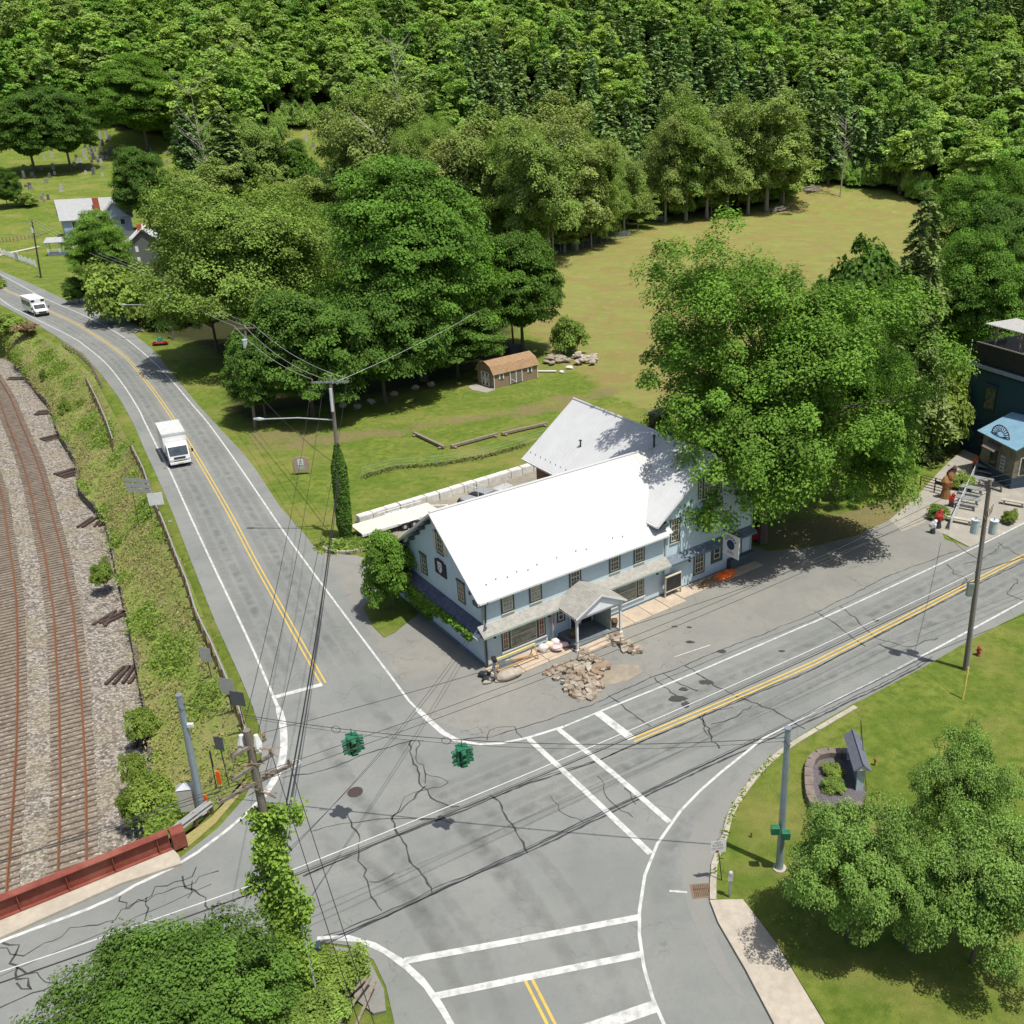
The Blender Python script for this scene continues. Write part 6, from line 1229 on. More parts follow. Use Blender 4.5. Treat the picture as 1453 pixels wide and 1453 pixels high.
# wires
for i in range(3): wire(p2a[[3,0,2][i]] if i else p2c[1], p3a[i], .9, .016, 'bare power line strung high from the creeper-clad pole to the right-hand wooden pole', group='high power lines across the junction')
q2 = Vector((x2,y2,zat(y2,1243))); q3 = Vector((xat(b3.y,9,1388),b3.y,zat(b3.y,812)))
wire(q2, q3, .5, .022, 'silvery cable between the creeper-clad pole and the right-hand wooden pole', WIREW, name='cable', cat='cable'); wire(q2-Vector((0,0,.35)), q3-Vector((0,0,.5)), .55, .035, 'thick black cable under the silvery one across the junction', name='cable', cat='cable'); wire(q2-Vector((0,0,.25)), q3-Vector((0,0,.25)), .6, .015, 'thin black cable between the silvery and the thick black one', name='cable', cat='cable')
far3 = b3+Vector((34*math.cos(RA-.12),34*math.sin(RA-.12),0))
for i in range(3): wire(p3a[i], (far3.x,far3.y,p3a[i].z+i*.3), .8, .016, 'bare power line leaving the right-hand wooden pole for the right picture edge', group='power lines leaving at the right')
wire(q3, (far3.x,far3.y,q3.z), .5, .03, 'black cable leaving the right-hand wooden pole for the right picture edge', name='cable', cat='cable')
fl = Vector((x2-30,y2-13,0))
for i in range(3): wire(p2a[i], (fl.x+i*.8,fl.y-i*.6,p2a[i].z), .8, .016, 'bare power line leaving the creeper-clad pole over the railway bridge', group='power lines over the railway bridge')
wire(q2, (fl.x,fl.y-1,q2.z-.3), .5, .025, 'silvery cable leaving the creeper-clad pole towards the lower left', WIREW, name='cable', cat='cable'); wire(q2-Vector((0,0,.4)), (fl.x,fl.y-1.2,q2.z-.9), .5, .04, 'thick black cable leaving the creeper-clad pole towards the lower left', name='cable', cat='cable')
for i, lb in enumerate(('left of two','right of two')): wire(p2a[3] if i else p2b[2], G(545+i*22,1560,8.5), .3, .014, 'thin power line dropping to the bottom edge past the double white curve, '+lb)
for i in range(3): wire(p4a[[0,1,3][i]], p2b[i] if i < 2 else p2a[2], 1.2, .014, 'power line from the ivy pole to the creeper-clad pole along the left road', group='power lines between ivy pole and creeper pole')
z_ = zat(b4.y,662); wire((b4.x+d4.x*z_/d4.z,b4.y,z_), q2+Vector((0,0,.6)), 1.0, .04, 'thick black cable from the ivy pole to the creeper-clad pole', name='cable', cat='cable'); wire((b4.x+d4.x*z_/d4.z,b4.y,z_-.4), q2+Vector((0,0,.1)), 1.1, .022, 'thinner black cable below the thick one along the left road', name='cable', cat='cable')
for i in range(3): wire(p5a[i], p4a[[0,1,3][i]], .8, .016, 'power line from the transformer pole to the ivy pole', WIREW, group='power lines between transformer pole and ivy pole'); wire(p6a[i], p5a[i], .8, .014, 'power line from the road-curve pole to the transformer pole', WIREW, group='power lines at the road curve'); wire(p7a[i], p6a[i], .8, .014, 'power line from the farmhouse pole to the road-curve pole', WIREW, group='power lines past the farmhouse')
z5 = zat(b5.y,540); wire((b5.x,b5.y,z5), (b4.x+d4.x*z_/d4.z,b4.y,z_), .7, .03, 'black cable from the transformer pole to the ivy pole', name='cable', cat='cable'); wire(Vector((b4.x+d4.x,b4.y,t4.z-.7)), p8a[0], .6, .016, 'silvery power line from the ivy pole to the brown pole behind the shed', WIREW)
wire(inn_pt(-.1,2.0,1.6), (x2,y2,zat(y2,1230)), .6, .014, 'left of two service wires from the left gable of the inn to the creeper-clad pole', group=None); wire(inn_pt(-.1,1.6,1.7), (x2,y2,zat(y2,1225)), .75, .014, 'right of two service wires from the left gable of the inn to the creeper-clad pole')
wire(q3+Vector((0,0,1)), G(1343,757,1.), .2, .02, 'black guy cable from the right-hand wooden pole down to the yard edge', name='cable', cat='cable')
# ------------------------------------------------------------ bridge parapet, guard rails, signs, cabinet
OXR = mat('oxide_red_steel', (.24,.065,.045), (.17,.045,.03), rough=.7, scale=3, col3=(.30,.12,.08), scale3=1.)
A = G(243,1203,.15); B = G(-260,1408,.15); d = (B-A); L_ = d.length; u = d.normalized(); n_ = Vector((-u.y,u.x,0)); 
if n_.y < 0: n_ = -n_
e = empty('bridge_girder', A, 'oxide red steel girder forming the parapet of the railway bridge', 'bridge parapet', math.atan2(u.y,u.x))
sgn = 1 if (Matrix.Rotation(-math.atan2(u.y,u.x),3,'Z')@n_).y > 0 else -1
m = M(); m.bx(0,L_,-.01,.02,-1.8,1.05); m.build('web', OXR, e); m = M(); m.bx(-.02,L_,-.24,.24,1.05,1.09); m.bx(-.02,L_,-.2,.2,.02,.06); m.build('flange', OXR, e)
for k in range(int(L_/2.05)+1):
    m = M(); x = .55+k*2.05; m.bx(x-.02,x+.02,-.19,.19,.06,1.03); m.bx(x-.05,x+.05,-.19,.19,.06,.1); m.build('stiffener', OXR, e)
m = M(); m.bx(-.75,-.1,-.35,.35,0,1.0); m.build('end_block', OXR, e, bevel=.02)
m = M(); ab = [G(252,1200,0),G(-260,1400,0)]; m.prism([tuple((p+n_*o)[:2]) for p, o in ((ab[0],-.3),(ab[1],-.3),(ab[1],.25),(ab[0],.25))], -6, .1); tag(m.build('bridge_abutment', CONC), 'concrete edge beam under the red bridge girder', 'abutment')
GW = mat('guard_rail_steel', (.42,.43,.42), (.33,.33,.32), rough=.55, metal=.4)
def rail_run(pts, label, posts=2.4, h=.72, rail='beam', step=.8, mtp=WOOD):
    s = [Vector(p) for p in pts]; tot = sum((b_-a).length for a, b_ in zip(s[:-1], s[1:])); rs = [Vector(p) for p in resample(s, int(tot/posts)+1)]
    o0 = rs[0].copy(); e = empty('guard_rail', o0, label, 'guard rail'); m = M(); fs = [Vector(p) for p in resample(s, int(tot/step)+2)]
    if rail == 'beam':
        for i in range(len(fs)-1):
            a, b_ = fs[i], fs[i+1]; d = (b_-a).normalized(); n2 = Vector((-d.y,d.x,0))*.05; m.add([a-o0+n2+Vector((0,0,h-.18)),b_-o0+n2+Vector((0,0,h-.18)),b_-o0+n2+Vector((0,0,h)),a-o0+n2+Vector((0,0,h)),a-o0-n2+Vector((0,0,h-.18)),b_-o0-n2+Vector((0,0,h-.18)),b_-o0-n2+Vector((0,0,h)),a-o0-n2+Vector((0,0,h))], [(3,2,1,0),(4,5,6,7),(0,1,5,4),(2,3,7,6)])
        m.build('beam', GW, e)
    elif rail == 'cable':
        for z in (h-.05,h-.2,h-.35): m.tube([p-o0+Vector((0,0,z)) for p in fs], .02, 4)
        m.build('cable', GW, e)
    else:
        for z in (.4,.75): m.tube([p-o0+Vector((0,0,z)) for p in rs], .05, 4)
        m.build('rail', WOOD, e)
    for i, p in enumerate(rs):
        m = M(); d = (rs[min(i+1,len(rs)-1)]-rs[max(i-1,0)]).normalized(); q2 = p-o0-Vector((-d.y,d.x,0))*.14; m.box((q2.x,q2.y,h/2-.15),(.16,.16,h+.35),rz=math.atan2(d.y,d.x)); m.build('post', mtp, e)
    return e
BRP = mat('dark_post_wood', (.16,.10,.07), (.11,.07,.05))
C_ = [(189.5,640),(205.7,672),(215.6,702),(225.5,727),(238,757),(252.7,796),(267.6,832),(280,874),(290,896),(302,920),(319.6,961),(334.5,996),(347,1028),(352,1050)]
rail_run([G(x-1,y,-.1) for x,y in C_], 'long guard rail on dark posts along the left road above the railway bank', 1.9, .68, mtp=BRP)
rail_run([G(x,y,-.6) for x,y in [(125,545),(139,573),(152,603),(162,632)]], 'short grey barrier on the bank beyond the long guard rail', 2.4, .8, mtp=BRP)
rail_run([G(x,y,-.1) for x,y in [(92,493),(112,505),(132,524),(146,550)]], 'broken post-and-rail fence along the inside of the road curve', 1.7, .9, 'rails', mtp=WOOD)
e = empty('guard_rail', G(250,1194,0), 'double W-beam guard rail at the end of the red bridge girder', 'guard rail'); A = G(250,1197,0); B = G(303,1156,0)
m = M()
for off_, z in ((0,.75),(0,.5),(.35,.6)):
    d = (B-A).normalized(); n2 = Vector((-d.y,d.x,0))*off_; m.tube([n2+Vector((0,0,z)), (B-A)+n2+Vector((0,0,z))], .09, 6)
m.build('beam', GW, e)
for t in (.05,.5,.93): m = M(); p = (B-A)*t; m.box((p.x,p.y+.15,.35),(.16,.16,.9)); m.build('post', BRP, e)
def sign(name, bx, by, tx, ty, w, h, label, z0=0., mt=ALU, facing=0., twin=0., face=None, post=DKMET, n_panels=1, pw=.03, diamond=False):
    b_, t_ = pole_pts(bx, by, tx, ty, z0); e = empty(name, b_, label, 'sign', facing); Rm = Matrix.Rotation(-facing, 3, 'Z'); d = Rm@(t_-b_)
    for s_ in ((-twin,twin) if twin else (0,)): m = M(); m.tube([(s_,0,-.3),(d.x+s_,d.y,d.z+.02)], pw, 6); m.build('post', post, e)
    for k in range(n_panels):
        hh = h/n_panels; m = M(); z = d.z-hh*(k+.5)+.0; m.box((d.x*z/d.z,d.y*z/d.z-.04-.0,z),(w,.012,hh*(.8 if n_panels > 1 else 1)),ry=math.pi/4 if diamond else 0); pb = m.build('panel', mt if face is None else face, e)
    return e, d
sign('road_sign', 206,740,194,678,2.6,1.5,'large grey directional sign seen from behind, on two thin posts', -1.2, twin=.75, n_panels=3, facing=-.2)
sign('road_sign', 229,735,218,699,1.25,1.2,'white square sign back beside the large directional sign', -.1, mt=WHT, facing=.3)
sign('road_sign', 301,962,289,919,.8,1.1,'single grey sign back on a dark post halfway down the bank', -.9, facing=-.15)
sign('road_sign', 329,1008,320,962,1.0,1.2,'pale grey sign back, upper of two by the end of the guard rail', -.3, facing=-.2); sign('road_sign', 350,1040,335,981,.95,1.0,'dark grey sign back, lower of two by the end of the guard rail', -.1, mt=mat('slate_panel', (.12,.13,.14)), facing=-.2)
sign('road_sign', 324,1110,309,1045,.55,.9,'dark sign with a white sticker right of the steel signal pole', -.1, mt=mat('slate_panel', (.12,.13,.14)), facing=-.2); sign('road_sign', 306,1112,297,1066,.1,1.1,'narrow black sign seen edge-on right of the steel signal pole', -.1, mt=BLACK, facing=1.2)
e, d = sign('turn_sign', 1025,1248,1018,1192,.78,.78,'white square NO TURN ON RED sign on a thin post by the right kerb', .14, mt=WHT, facing=.22, pw=.028)
for txt, z in (('NO',.26),('TURN',.08),('ON RED',-.1)): text_part('lettering', txt, .2 if len(txt) < 6 else .17, BLACK, e, (d.x,d.y-.055,d.z-.39+z), (math.pi/2,0,0), .003)
m = M(); m.tube([(d.x,d.y-.05,d.z-.67),(d.x,d.y-.06,d.z-.67)], .085, 14); m.build('red_disc', RED, e)
e, d = sign('marker_post', 245,742,240,738,.3,.18,'small white marker plate beside the long guard rail', -.1, mt=WHT)
cb = G(277,1146,-.1); e = empty('control_cabinet', cb, 'pale grey traffic control cabinet with a pointed top beside the steel pole', 'cabinet', .2); m = M(); m.box((-.3,0,.75),(.75,.55,1.5)); m.build('body', mat('cabinet_grey', (.50,.49,.43), (.42,.41,.36)), e, bevel=.02); m = M(); m.box((-.3,0,1.62),(.8,.6,.26),taper=.05); m.build('cap', ALU, e); m = M(); m.box((.14,0,.8),(.1,.3,.4)); m.build('meter', ALU, e)
for px, py, lb in ((294,1146,'orange marker post at the foot of the left steel pole'),(312,1112,'orange marker post on the bank behind the pole crossarms')):
    m = M(); m.box((0,0,.4),(.22,.1,.8)); m.box((0,0,.85),(.16,.08,.1)); o = m.build('marker_post', ORNG); o.location = G(px,py,-.1); tag(o, lb, 'marker')
# black twin head lamp at the creeper
b_, t_ = pole_pts(443,1392,432,1347); e, d = mkpole('signal_post', b_, t_, 'short black signal post with a wide teal hood right of the creeper', 'signal post', .08, .07, BLACK); m = M(); m.box((d.x+.15,d.y,d.z),(1.1,.35,.3),rz=.4); m.build('hood', mat('teal_black', (.03,.06,.065)), e, bevel=.04)
# hydrant, meter post, manhole, drains, road cone bits
e = empty('fire_hydrant', G(1388,930,.1), 'rusty red fire hydrant on the lawn beside the right-hand wooden pole', 'hydrant'); HY = mat('hydrant_red', (.33,.10,.06), (.25,.07,.04)); m = M(); m.cyl((0,0,0), .18, .08); m.cyl((0,0,.08), .13, .5); m.cyl((0,0,.58), .16, .06); m.build('barrel', HY, e); m = M(); m.ball((0,0,.64), .14); m.cyl((0,0,.74), .04, .08, 6); m.build('bonnet', HY, e); m = M(); m.tube([(-.22,0,.45),(.22,0,.45)], .06, 8); m.tube([(0,-.22,.42),(0,0,.42)], .07, 8); m.build('nozzle', HY, e)
e = empty('meter_post', G(1035,1273,.1), 'waist-high grey meter post at the start of the right-hand pavement', 'meter'); m = M(); m.tube([(0,0,0),(0,0,1.1)], .06, 8); m.build('post', GALV, e); m = M(); m.box((0,0,1.3),(.22,.16,.4)); m.ball((0,0,1.55), .12); m.build('head', ALU, e)
m = M(); m.cyl((0,0,-.02), .42, .045, 24); o = m.build('manhole_cover', mat('manhole_iron', (.08,.055,.05), (.05,.04,.035), bump=.6, scale=12)); o.location = G(504,1124,0); tag(o, 'dark round manhole cover in the middle of the junction', 'manhole')
for px, py, lb, rz in ((474,1355,'square storm drain grate inside the double white curve',-.25),(995,1264,'square storm drain grate by the right kerb',.1)):
    e = empty('storm_drain', G(px,py,.01), lb, 'drain', rz); m = M(); m.box((0,0,0),(1.0,.9,.03)); m.build('frame', mat('rust_frame', (.22,.15,.10)), e); m = M()
    for k in range(9): m.box((-.36+.09*k,0,.03),(.03,.75,.03))
    m.box((0,.1,.025),(.75,.03,.03)); m.build('grate', mat('rust_leaf', (.14,.10,.07), (.05,.04,.03), scale=9), e)
# sleepers stacked on the gravel
SLW = mat('creosoted_wood', (.075,.055,.048), (.045,.035,.03), scale=3, bump=.4, col3=(.14,.08,.06), scale3=1.5)
GRP = [((24,537),3,-.05,'creosoted sleeper in the stack farthest up the line','upper'),((65,585),4,.25,'creosoted sleeper in the second stack down the line','b'),((74,621),4,.9,'creosoted sleeper in the third stack down the line','c'),((98,671),5,1.0,'creosoted sleeper in the fourth stack, beside the bushes','d'),((124,741),2,1.5,'creosoted sleeper of the left upright pair','e'),((143,740),2,1.75,'creosoted sleeper of the right upright pair','f'),((152,877),2,1.25,'creosoted sleeper of the crossed pair beside the wall','g'),((163,876),2,1.1,'black creosoted sleeper lying against the wall','h'),((168,958),2,1.5,'creosoted sleeper of the left pair at the wall foot','i'),((183,957),3,1.6,'creosoted sleeper of the right stack at the wall foot','j'),((201,1045),2,1.8,'creosoted sleeper in the last stack below the wall','k')]
m = M(); m.box((0,0,0),(2.4,.24,.18)); sp_ = m.build('railway_sleeper', SLW, bevel=.01); first = True
for (px, py), n_, a_, lb, _ in GRP:
    c = G(px, py, RZ+.1)
    for i in range(n_):
        if first: o = sp_; first = False
        else: o = sp_.copy(); COL.objects.link(o)
        off_ = (i-(n_-1)/2)*.52; aa = a_+rnd.uniform(-.08,.08)+(.5 if 'crossed' in lb and i else 0); o.location = (c.x-math.sin(a_)*-off_, c.y-math.cos(a_)*off_, c.z+rnd.uniform(0,.16)*(i % 2)); o.rotation_euler = (rnd.uniform(-.05,.05),0,aa)
        tag(o, lb, 'railway sleeper', lb.replace('creosoted sleeper', 'sleepers').replace('black sleepers','black sleepers'))
# ------------------------------------------------------------ vehicles
WT2 = mat('vehicle_white', (.78,.79,.78), (.72,.73,.72), rough=.35, spec=.5); TYR = mat('tyre', (.02,.02,.02), rough=.9); WS = glassm('windscreen', (.03,.04,.045), .06); LGT = mat('headlight_glass', (.6,.6,.58), rough=.15)
def wheel(e, x, y, r=.38, w=.24):
    m = M(); m.tube([(x,y-w/2,r),(x,y+w/2,r)], r, 18); w_ = m.build('wheel', TYR, e); m = M(); s_ = 1 if y > 0 else -1; m.tube([(x,y+s_*w/2*.8,r),(x,y+s_*(w/2+.015),r)], r*.55, 12); m.build('rim', ALU, w_)
def front_dir(a, b_): d = G(*b_)-G(*a); return math.atan2(d.y, d.x)
# box truck, local +x is forward
fr_ = G(258,663); e = empty('box_truck', fr_, 'white box truck with a flat cab driving towards the camera on the left road', 'truck', front_dir((232,606),(262,664)))
m = M(); m.bx(-6.3,-1.75,-1.13,1.13,.85,3.15); m.build('cargo_box', WT2, e, bevel=.04); m = M(); m.bx(-6.3,-1.74,-1.14,1.14,3.15,3.2); m.bx(-1.76,-1.7,-1.14,1.14,3.0,3.2); m.build('box_rim', mat('pale_grey_trim', (.55,.56,.55)), e)
m = M(); pf = [(-1.65,.5),(-.05,.5),(0,.75),(-.08,1.25),(-.55,2.2),(-.75,2.3),(-1.65,2.3)]; m.extrude(pf, lambda p,q_,a: (p,a,q_), -1.0, 1.0); cab = m.build('cab', WT2, e, bevel=.05)
m = M(); m.extrude([(-.13,1.3),(-.50,2.14),(-.56,2.14),(-.2,1.3)], lambda p,q_,a: (p+.06,a,q_), -.88, .88); m.build('windscreen', WS, cab)
for s_ in (-1,1):
    m = M(); m.bx(-1.25,-.55,s_*1.0,s_*1.02,1.35,2.05); m.build('side_window', WS, cab); m = M(); m.box((.02,s_*.78,.85),(.06,.32,.2)); m.build('headlight', LGT, cab); m = M(); m.tube([(-.25,s_*1.0,1.7),(-.1,s_*1.28,1.75)], .02, 4); m.box((-.08,s_*1.3,1.65),(.08,.18,.36)); m.build('mirror', BLACK, cab)
m = M(); m.bx(0,.03,-.55,.55,.98,1.16); m.bx(-.01,.04,-.6,.6,.72,.8); m.build('grille', BLACK, cab); m = M(); m.bx(-.02,.1,-1.0,1.0,.42,.66); m.build('bumper', WT2, cab, bevel=.03); m = M(); m.bx(.1,.11,-.25,.25,.48,.6); m.build('number_plate', mat('plate', (.6,.55,.3)), cab)
m = M(); m.bx(-6.2,-.3,-.45,.45,.5,.85); m.bx(-5.3,-4.1,-1.1,-1.05,.4,.85); m.bx(-3.6,-2.2,-1.05,-.7,.45,.85); m.build('chassis', BLACK, e)
for x in (-.95,-4.7):
    for y in (-.95,.95): wheel(e, x, y)
# shuttle bus
fr_ = G(62,449); e = empty('shuttle_bus', fr_, 'small white shuttle bus with dark side windows on the far bend of the road', 'bus', front_dir((27,432),(64,449)))
m = M(); m.bx(-6.6,-1.4,-1.15,1.15,.55,2.85); m.build('body', WT2, e, bevel=.1); m = M(); m.extrude([(-1.5,.5),(0,.5),(.02,1.0),(-.75,1.2),(-1.2,1.95),(-1.5,2.0)], lambda p,q_,a: (p,a,q_), -1.0, 1.0); cab = m.build('cab', WT2, e, bevel=.06)
m = M(); m.extrude([(-.78,1.25),(-1.16,1.88),(-1.2,1.88),(-.82,1.25)], lambda p,q_,a: (p+.05,a,q_), -.85, .85); m.build('windscreen', WS, cab)
for s_ in (-1,1):
    m = M(); m.box((.01,s_*.8,.85),(.06,.3,.2)); m.build('headlight', LGT, cab); m = M(); m.box((-.6,s_*1.3,1.4),(.1,.2,.35)); m.tube([(-.7,s_*1.0,1.4),(-.6,s_*1.3,1.4)], .02, 4); m.build('mirror', BLACK, cab)
    for k in range(5): m = M(); x = -6.1+k*.92; m.bx(x,x+.72,s_*1.15,s_*1.17,1.5,2.3); m.build('side_window', WS, e)
for y in (-.75,.75): m = M(); m.bx(-1.41,-1.37,y-.28,y+.28,2.3,2.65); m.build('marker_window', BLACK, e)
m = M(); m.bx(0,.04,-.6,.6,.62,.85); m.build('grille', BLACK, cab); m = M(); m.bx(-.02,.1,-.98,.98,.38,.55); m.build('bumper', BLACK, cab)
for x in (-.85,-4.9):
    for y in (-.95,.95): wheel(e, x, y)
# rider-type mower / teal seat on red base near the road
e = empty('ride_on_mower', G(228,489,0), 'small red and teal mower on the grass inside the road curve', 'mower', .3); m = M(); m.box((0,0,.3),(2.2,1.0,.22)); m.box((0,-.5,.35),(1.6,.3,.15)); m.build('deck', RED, e, bevel=.03); m = M(); m.box((0,.1,.75),(.8,.6,.7),taper=.7); m.build('seat', mat('teal_paint', (.03,.22,.20)), e, bevel=.05); m = M(); m.tube([(-.3,.3,.6),(-.3,.4,1.4),(.3,.4,1.4),(.3,.3,.6)], .03, 5); m.build('roll_bar', DKMET, e)
for x in (-.7,.7): m = M(); m.tube([(x,-.55,.3),(x,-.4,.3)], .28, 12); m.build('wheel', TYR, e)
m = M(); m.box((0,0,.9),(.8,.06,.8)); m.box((0,0,.4),(.06,.06,.8)); o = m.build('yard_sign', WHT); o.location = G(241,470,0); tag(o, 'small white sign with dark print at the foot of the road-curve pole', 'sign')
# ------------------------------------------------------------ farmhouse, barn, fence, cemetery
HB = siding('farm_siding', (.36,.43,.56), .2); HD = mat('shingle_gable_blue', (.07,.12,.20), (.05,.09,.15))
hA = Gt(97,350); hz = hA.z
hd = empty('farmhouse', (hA.x, hA.y, hz-.3), 'blue-grey farmhouse with a grey roof and red brick chimney, behind the bright maple', 'house', .55); hd.scale = (1.18,1.18,1.12)
HL, HW, HE, HR = 12.5, 9.0, 5.6, 9.2
m = M(); m.extrude([(0,0),(HW,0),(HW,HE),(HW/2,HR),(0,HE)], lambda p,q_,a: (a,p,q_), 0, HL); m.build('wall', HB, hd)
m = M(); roofslab(m, (-.5,-.5,HE-.1),(HL+.5,-.5,HE-.1),(HL+.5,HW/2,HR+.15),(-.5,HW/2,HR+.15), ribs=0); roofslab(m, (-.5,HW+.5,HE-.1),(HL+.5,HW+.5,HE-.1),(HL+.5,HW/2,HR+.15),(-.5,HW/2,HR+.15), ribs=0); rf_ = m.build('roof', SHGR, hd)
m = M(); m.extrude([(6.8,HE),(12.2,HE),(9.5,HE+2.9)], lambda p,q_,a: (p,a,q_), -.3, 4.0); m.build('cross_gable', HB, hd); m = M(); roofslab(m, (6.3,-.7,HE-.25),(6.3,4.4,HE-.25),(9.5,4.4,HE+3.1),(9.5,-.7,HE+3.1), ribs=0); roofslab(m, (12.7,-.7,HE-.25),(12.7,4.4,HE-.25),(9.5,4.4,HE+3.1),(9.5,-.7,HE+3.1), ribs=0); m.build('cross_gable_roof', SHGR, hd)
m = M(); m.extrude([(.9,HE+.2),(HW-.9,HE+.2),(HW/2,HR-.5)], lambda p,q_,a: (a,p,q_), -.06, -.01); m.build('gable_panel', HD, hd)
m = M(); m.bx(6.2,7.3,1.3,2.3,6.0,9.6); c_ = m.build('chimney', BRICKR, hd); m = M(); m.bx(11.7,12.3,HW/2-.3,HW/2+.3,8.8,10.3); m.build('chimney', STN, hd)
for x, y in ((-.02,1.5),(-.02,3.9),(-.02,6.5)):
    m = M(); m.bx(x-.05,x,y,y+1.0,3.2,4.8); w_ = m.build('window', WHT, hd); m = M(); m.bx(x-.07,x-.05,y+.12,y+.88,3.3,4.7); m.build('pane', GLS, w_)
m = M(); m.bx(-.12,-.06,3.4,5.6,6.6,7.8); w_ = m.build('window', BEIGE, hd); m = M(); m.bx(-.14,-.12,3.6,5.4,6.7,7.7); m.build('pane', GLS, w_)
for x in (1.5,4.2,8.0,10.3):
    for z in (1.2,4.0 if x > 6 else 3.9): m = M(); m.bx(x,x+1.0,-.36 if (x > 6 and z > 3) else -.05,-.31 if (x > 6 and z > 3) else 0,z,z+1.3); w_ = m.build('window', WHT, hd); y_ = -.38 if (x > 6 and z > 3) else -.07; m = M(); m.bx(x+.1,x+.9,y_,y_+.02,z+.1,z+1.2); m.build('pane', GLS, w_)
m = M(); m.bx(-.08,HL+.08,-.06,-.01,HE-.35,HE-.12); m.bx(-.06,-.01,0,HW,HE-.1,HE+.15); m.build('trim', WHT, hd)
# porch of the farmhouse
pA = Gt(88,361); e = empty('garden_porch', (pA.x,pA.y,pA.z-.1), 'open white-railed porch with a grey roof at the left front of the farmhouse', 'porch', .35)
m = M(); m.box((0,0,.35),(5.2,3.2,.7)); m.build('deck', mat('porch_blue', (.16,.20,.26)), e)
for x in (-2.4,0,2.4):
    for y in (-1.4,1.4): m = M(); m.box((x,y,1.9),(.2,.2,2.4)); m.build('post', WHT, e)
m = M(); roofslab(m, (-2.9,-1.9,3.05),(2.9,-1.9,3.05),(2.4,0,4.0),(-2.4,0,4.0), ribs=0); roofslab(m, (-2.9,1.9,3.05),(2.9,1.9,3.05),(2.4,0,4.0),(-2.4,0,4.0), ribs=0); m.build('roof', SHGR, e)
m = M()
for x in (-1.2,1.2): m.box((x,-1.45,1.45),(2.2,.06,.08)); m.box((x,-1.45,.95),(2.2,.06,.08))
for k in range(20): m.box((-2.3+.24*k,-1.45,1.2),(.05,.04,.5))
m.build('railing', WHT, e)
m = M(); m.ball((0,0,.2), .6, (1.5,.5,.4), 10, .4, 3); o = m.build('flower_border', mat('pink_flowers', (.50,.18,.22), (.12,.2,.05), scale=8)); pp_ = Gt(74,363); o.location = pp_; tag(o, 'pink flower border in front of the farmhouse porch', 'flowers')
# low annex and dark barn
aA = Gt(172,350); m = M(); m.box((0,0,1.4),(6,4,2.8)); e = empty('annex', (aA.x+1.5,aA.y+2,aA.z), 'low white annex with a dark roof right of the farmhouse', 'annex', .42); m.build('wall', WHT, e); m = M(); m.box((0,0,2.95),(6.6,4.8,.3),taper=.8); m.build('roof', mat('dark_roof', (.07,.07,.08)), e)
bA = Gt(186,377); e = empty('barn', (bA.x,bA.y,bA.z-.3), 'dark grey barn with a pale metal roof between the farmhouse and the pale trees', 'barn', .42)
m = M(); m.extrude([(0,0),(7.,0),(7.,4.6),(3.5,7.6),(0,4.6)], lambda p,q_,a: (p,a,q_), 0, 9); m.build('wall', siding('dark_barn', (.11,.12,.11), .2), e); m = M(); roofslab(m, (-.5,-.5,4.4),(-.5,9.5,4.4),(3.5,9.5,7.9),(3.5,-.5,7.9)); roofslab(m, (7.5,-.5,4.4),(7.5,9.5,4.4),(3.5,9.5,7.9),(3.5,-.5,7.9)); m.build('roof', ROOFW, e); m = M(); m.bx(2.6,3.5,1.2,2.1,6.5,8.7); m.build('chimney', BRICKR, e)
for z in (.8,3.1): m = M(); m.bx(1.5,2.1,-.05,0,z,z+1.2); m.build('window', WHT, e)
# white rail fence with a sign
fA, fB = Gt(3,362), Gt(51,379); e = empty('white_fence', fA, 'stepped white picket fence with a white signboard in the middle, by the far road', 'fence'); n_ = 9
for k in range(n_): m = M(); p = (fB-fA)*(k/(n_-1)); m.box((p.x,p.y,.75),(.22,.22,1.5)); m.build('post', WHT, e)
m = M()
for k in range(60): p = (fB-fA)*(k/59); m.box((p.x,p.y,.55+.25*abs(math.sin(k*math.pi*8/59))),(.1,.05,.95))
d = fB-fA; c = d/2; m.box((c.x,c.y,.4),(d.length,.05,.1),rz=math.atan2(d.y,d.x)); tag(m.build('pickets', WHT, e), kind='stuff'); m = M(); m.box((c.x,c.y-.2,1.15),(2.4,.12,1.5),rz=math.atan2(d.y,d.x)); m.build('signboard', WHT, e)
fp = [Gt(-10,345),Gt(20,343),Gt(52,337),Gt(70,331)]; e = empty('field_fence', fp[0], 'thin dark wire fence along the farmhouse lawn', 'fence'); m = M()
for a, b_ in zip(fp[:-1], fp[1:]):
    for z in (.5,1.1): m.tube([a-fp[0]+Vector((0,0,z)), b_-fp[0]+Vector((0,0,z))], .05, 4)
    for k in range(6): p = a.lerp(b_, k/6)-fp[0]; m.box((p.x,p.y,.6),(.12,.12,1.3))
tag(m.build('rail', WOOD, e), kind='stuff')
m = M(); dp = [Gt(-30,372,.03),Gt(0,362,.03),Gt(30,356,.03),Gt(56,351,.03)]; m.ribbon([p+Vector((0,0,.06)) for p in spline(dp, 1.)], 1.8); tag(m.build('path', mat('pale_gravel', (.50,.46,.36), (.42,.38,.30))), kind='structure')
m = M(); m.prism([(p.x,p.y) for p in ppoly([(100,428),(128,420),(152,424),(150,434),(205,468),(190,472),(136,444)])], -.2, -.02); tag(m.build('side_driveway', GRAV), kind='structure')
gs = None; q_ = random.Random(44); GST = [mat('headstone_grey', (.30,.29,.27), (.20,.20,.19)), mat('headstone_pale', (.52,.50,.46), (.40,.38,.35)), mat('headstone_dark', (.13,.13,.13))]
protos = []
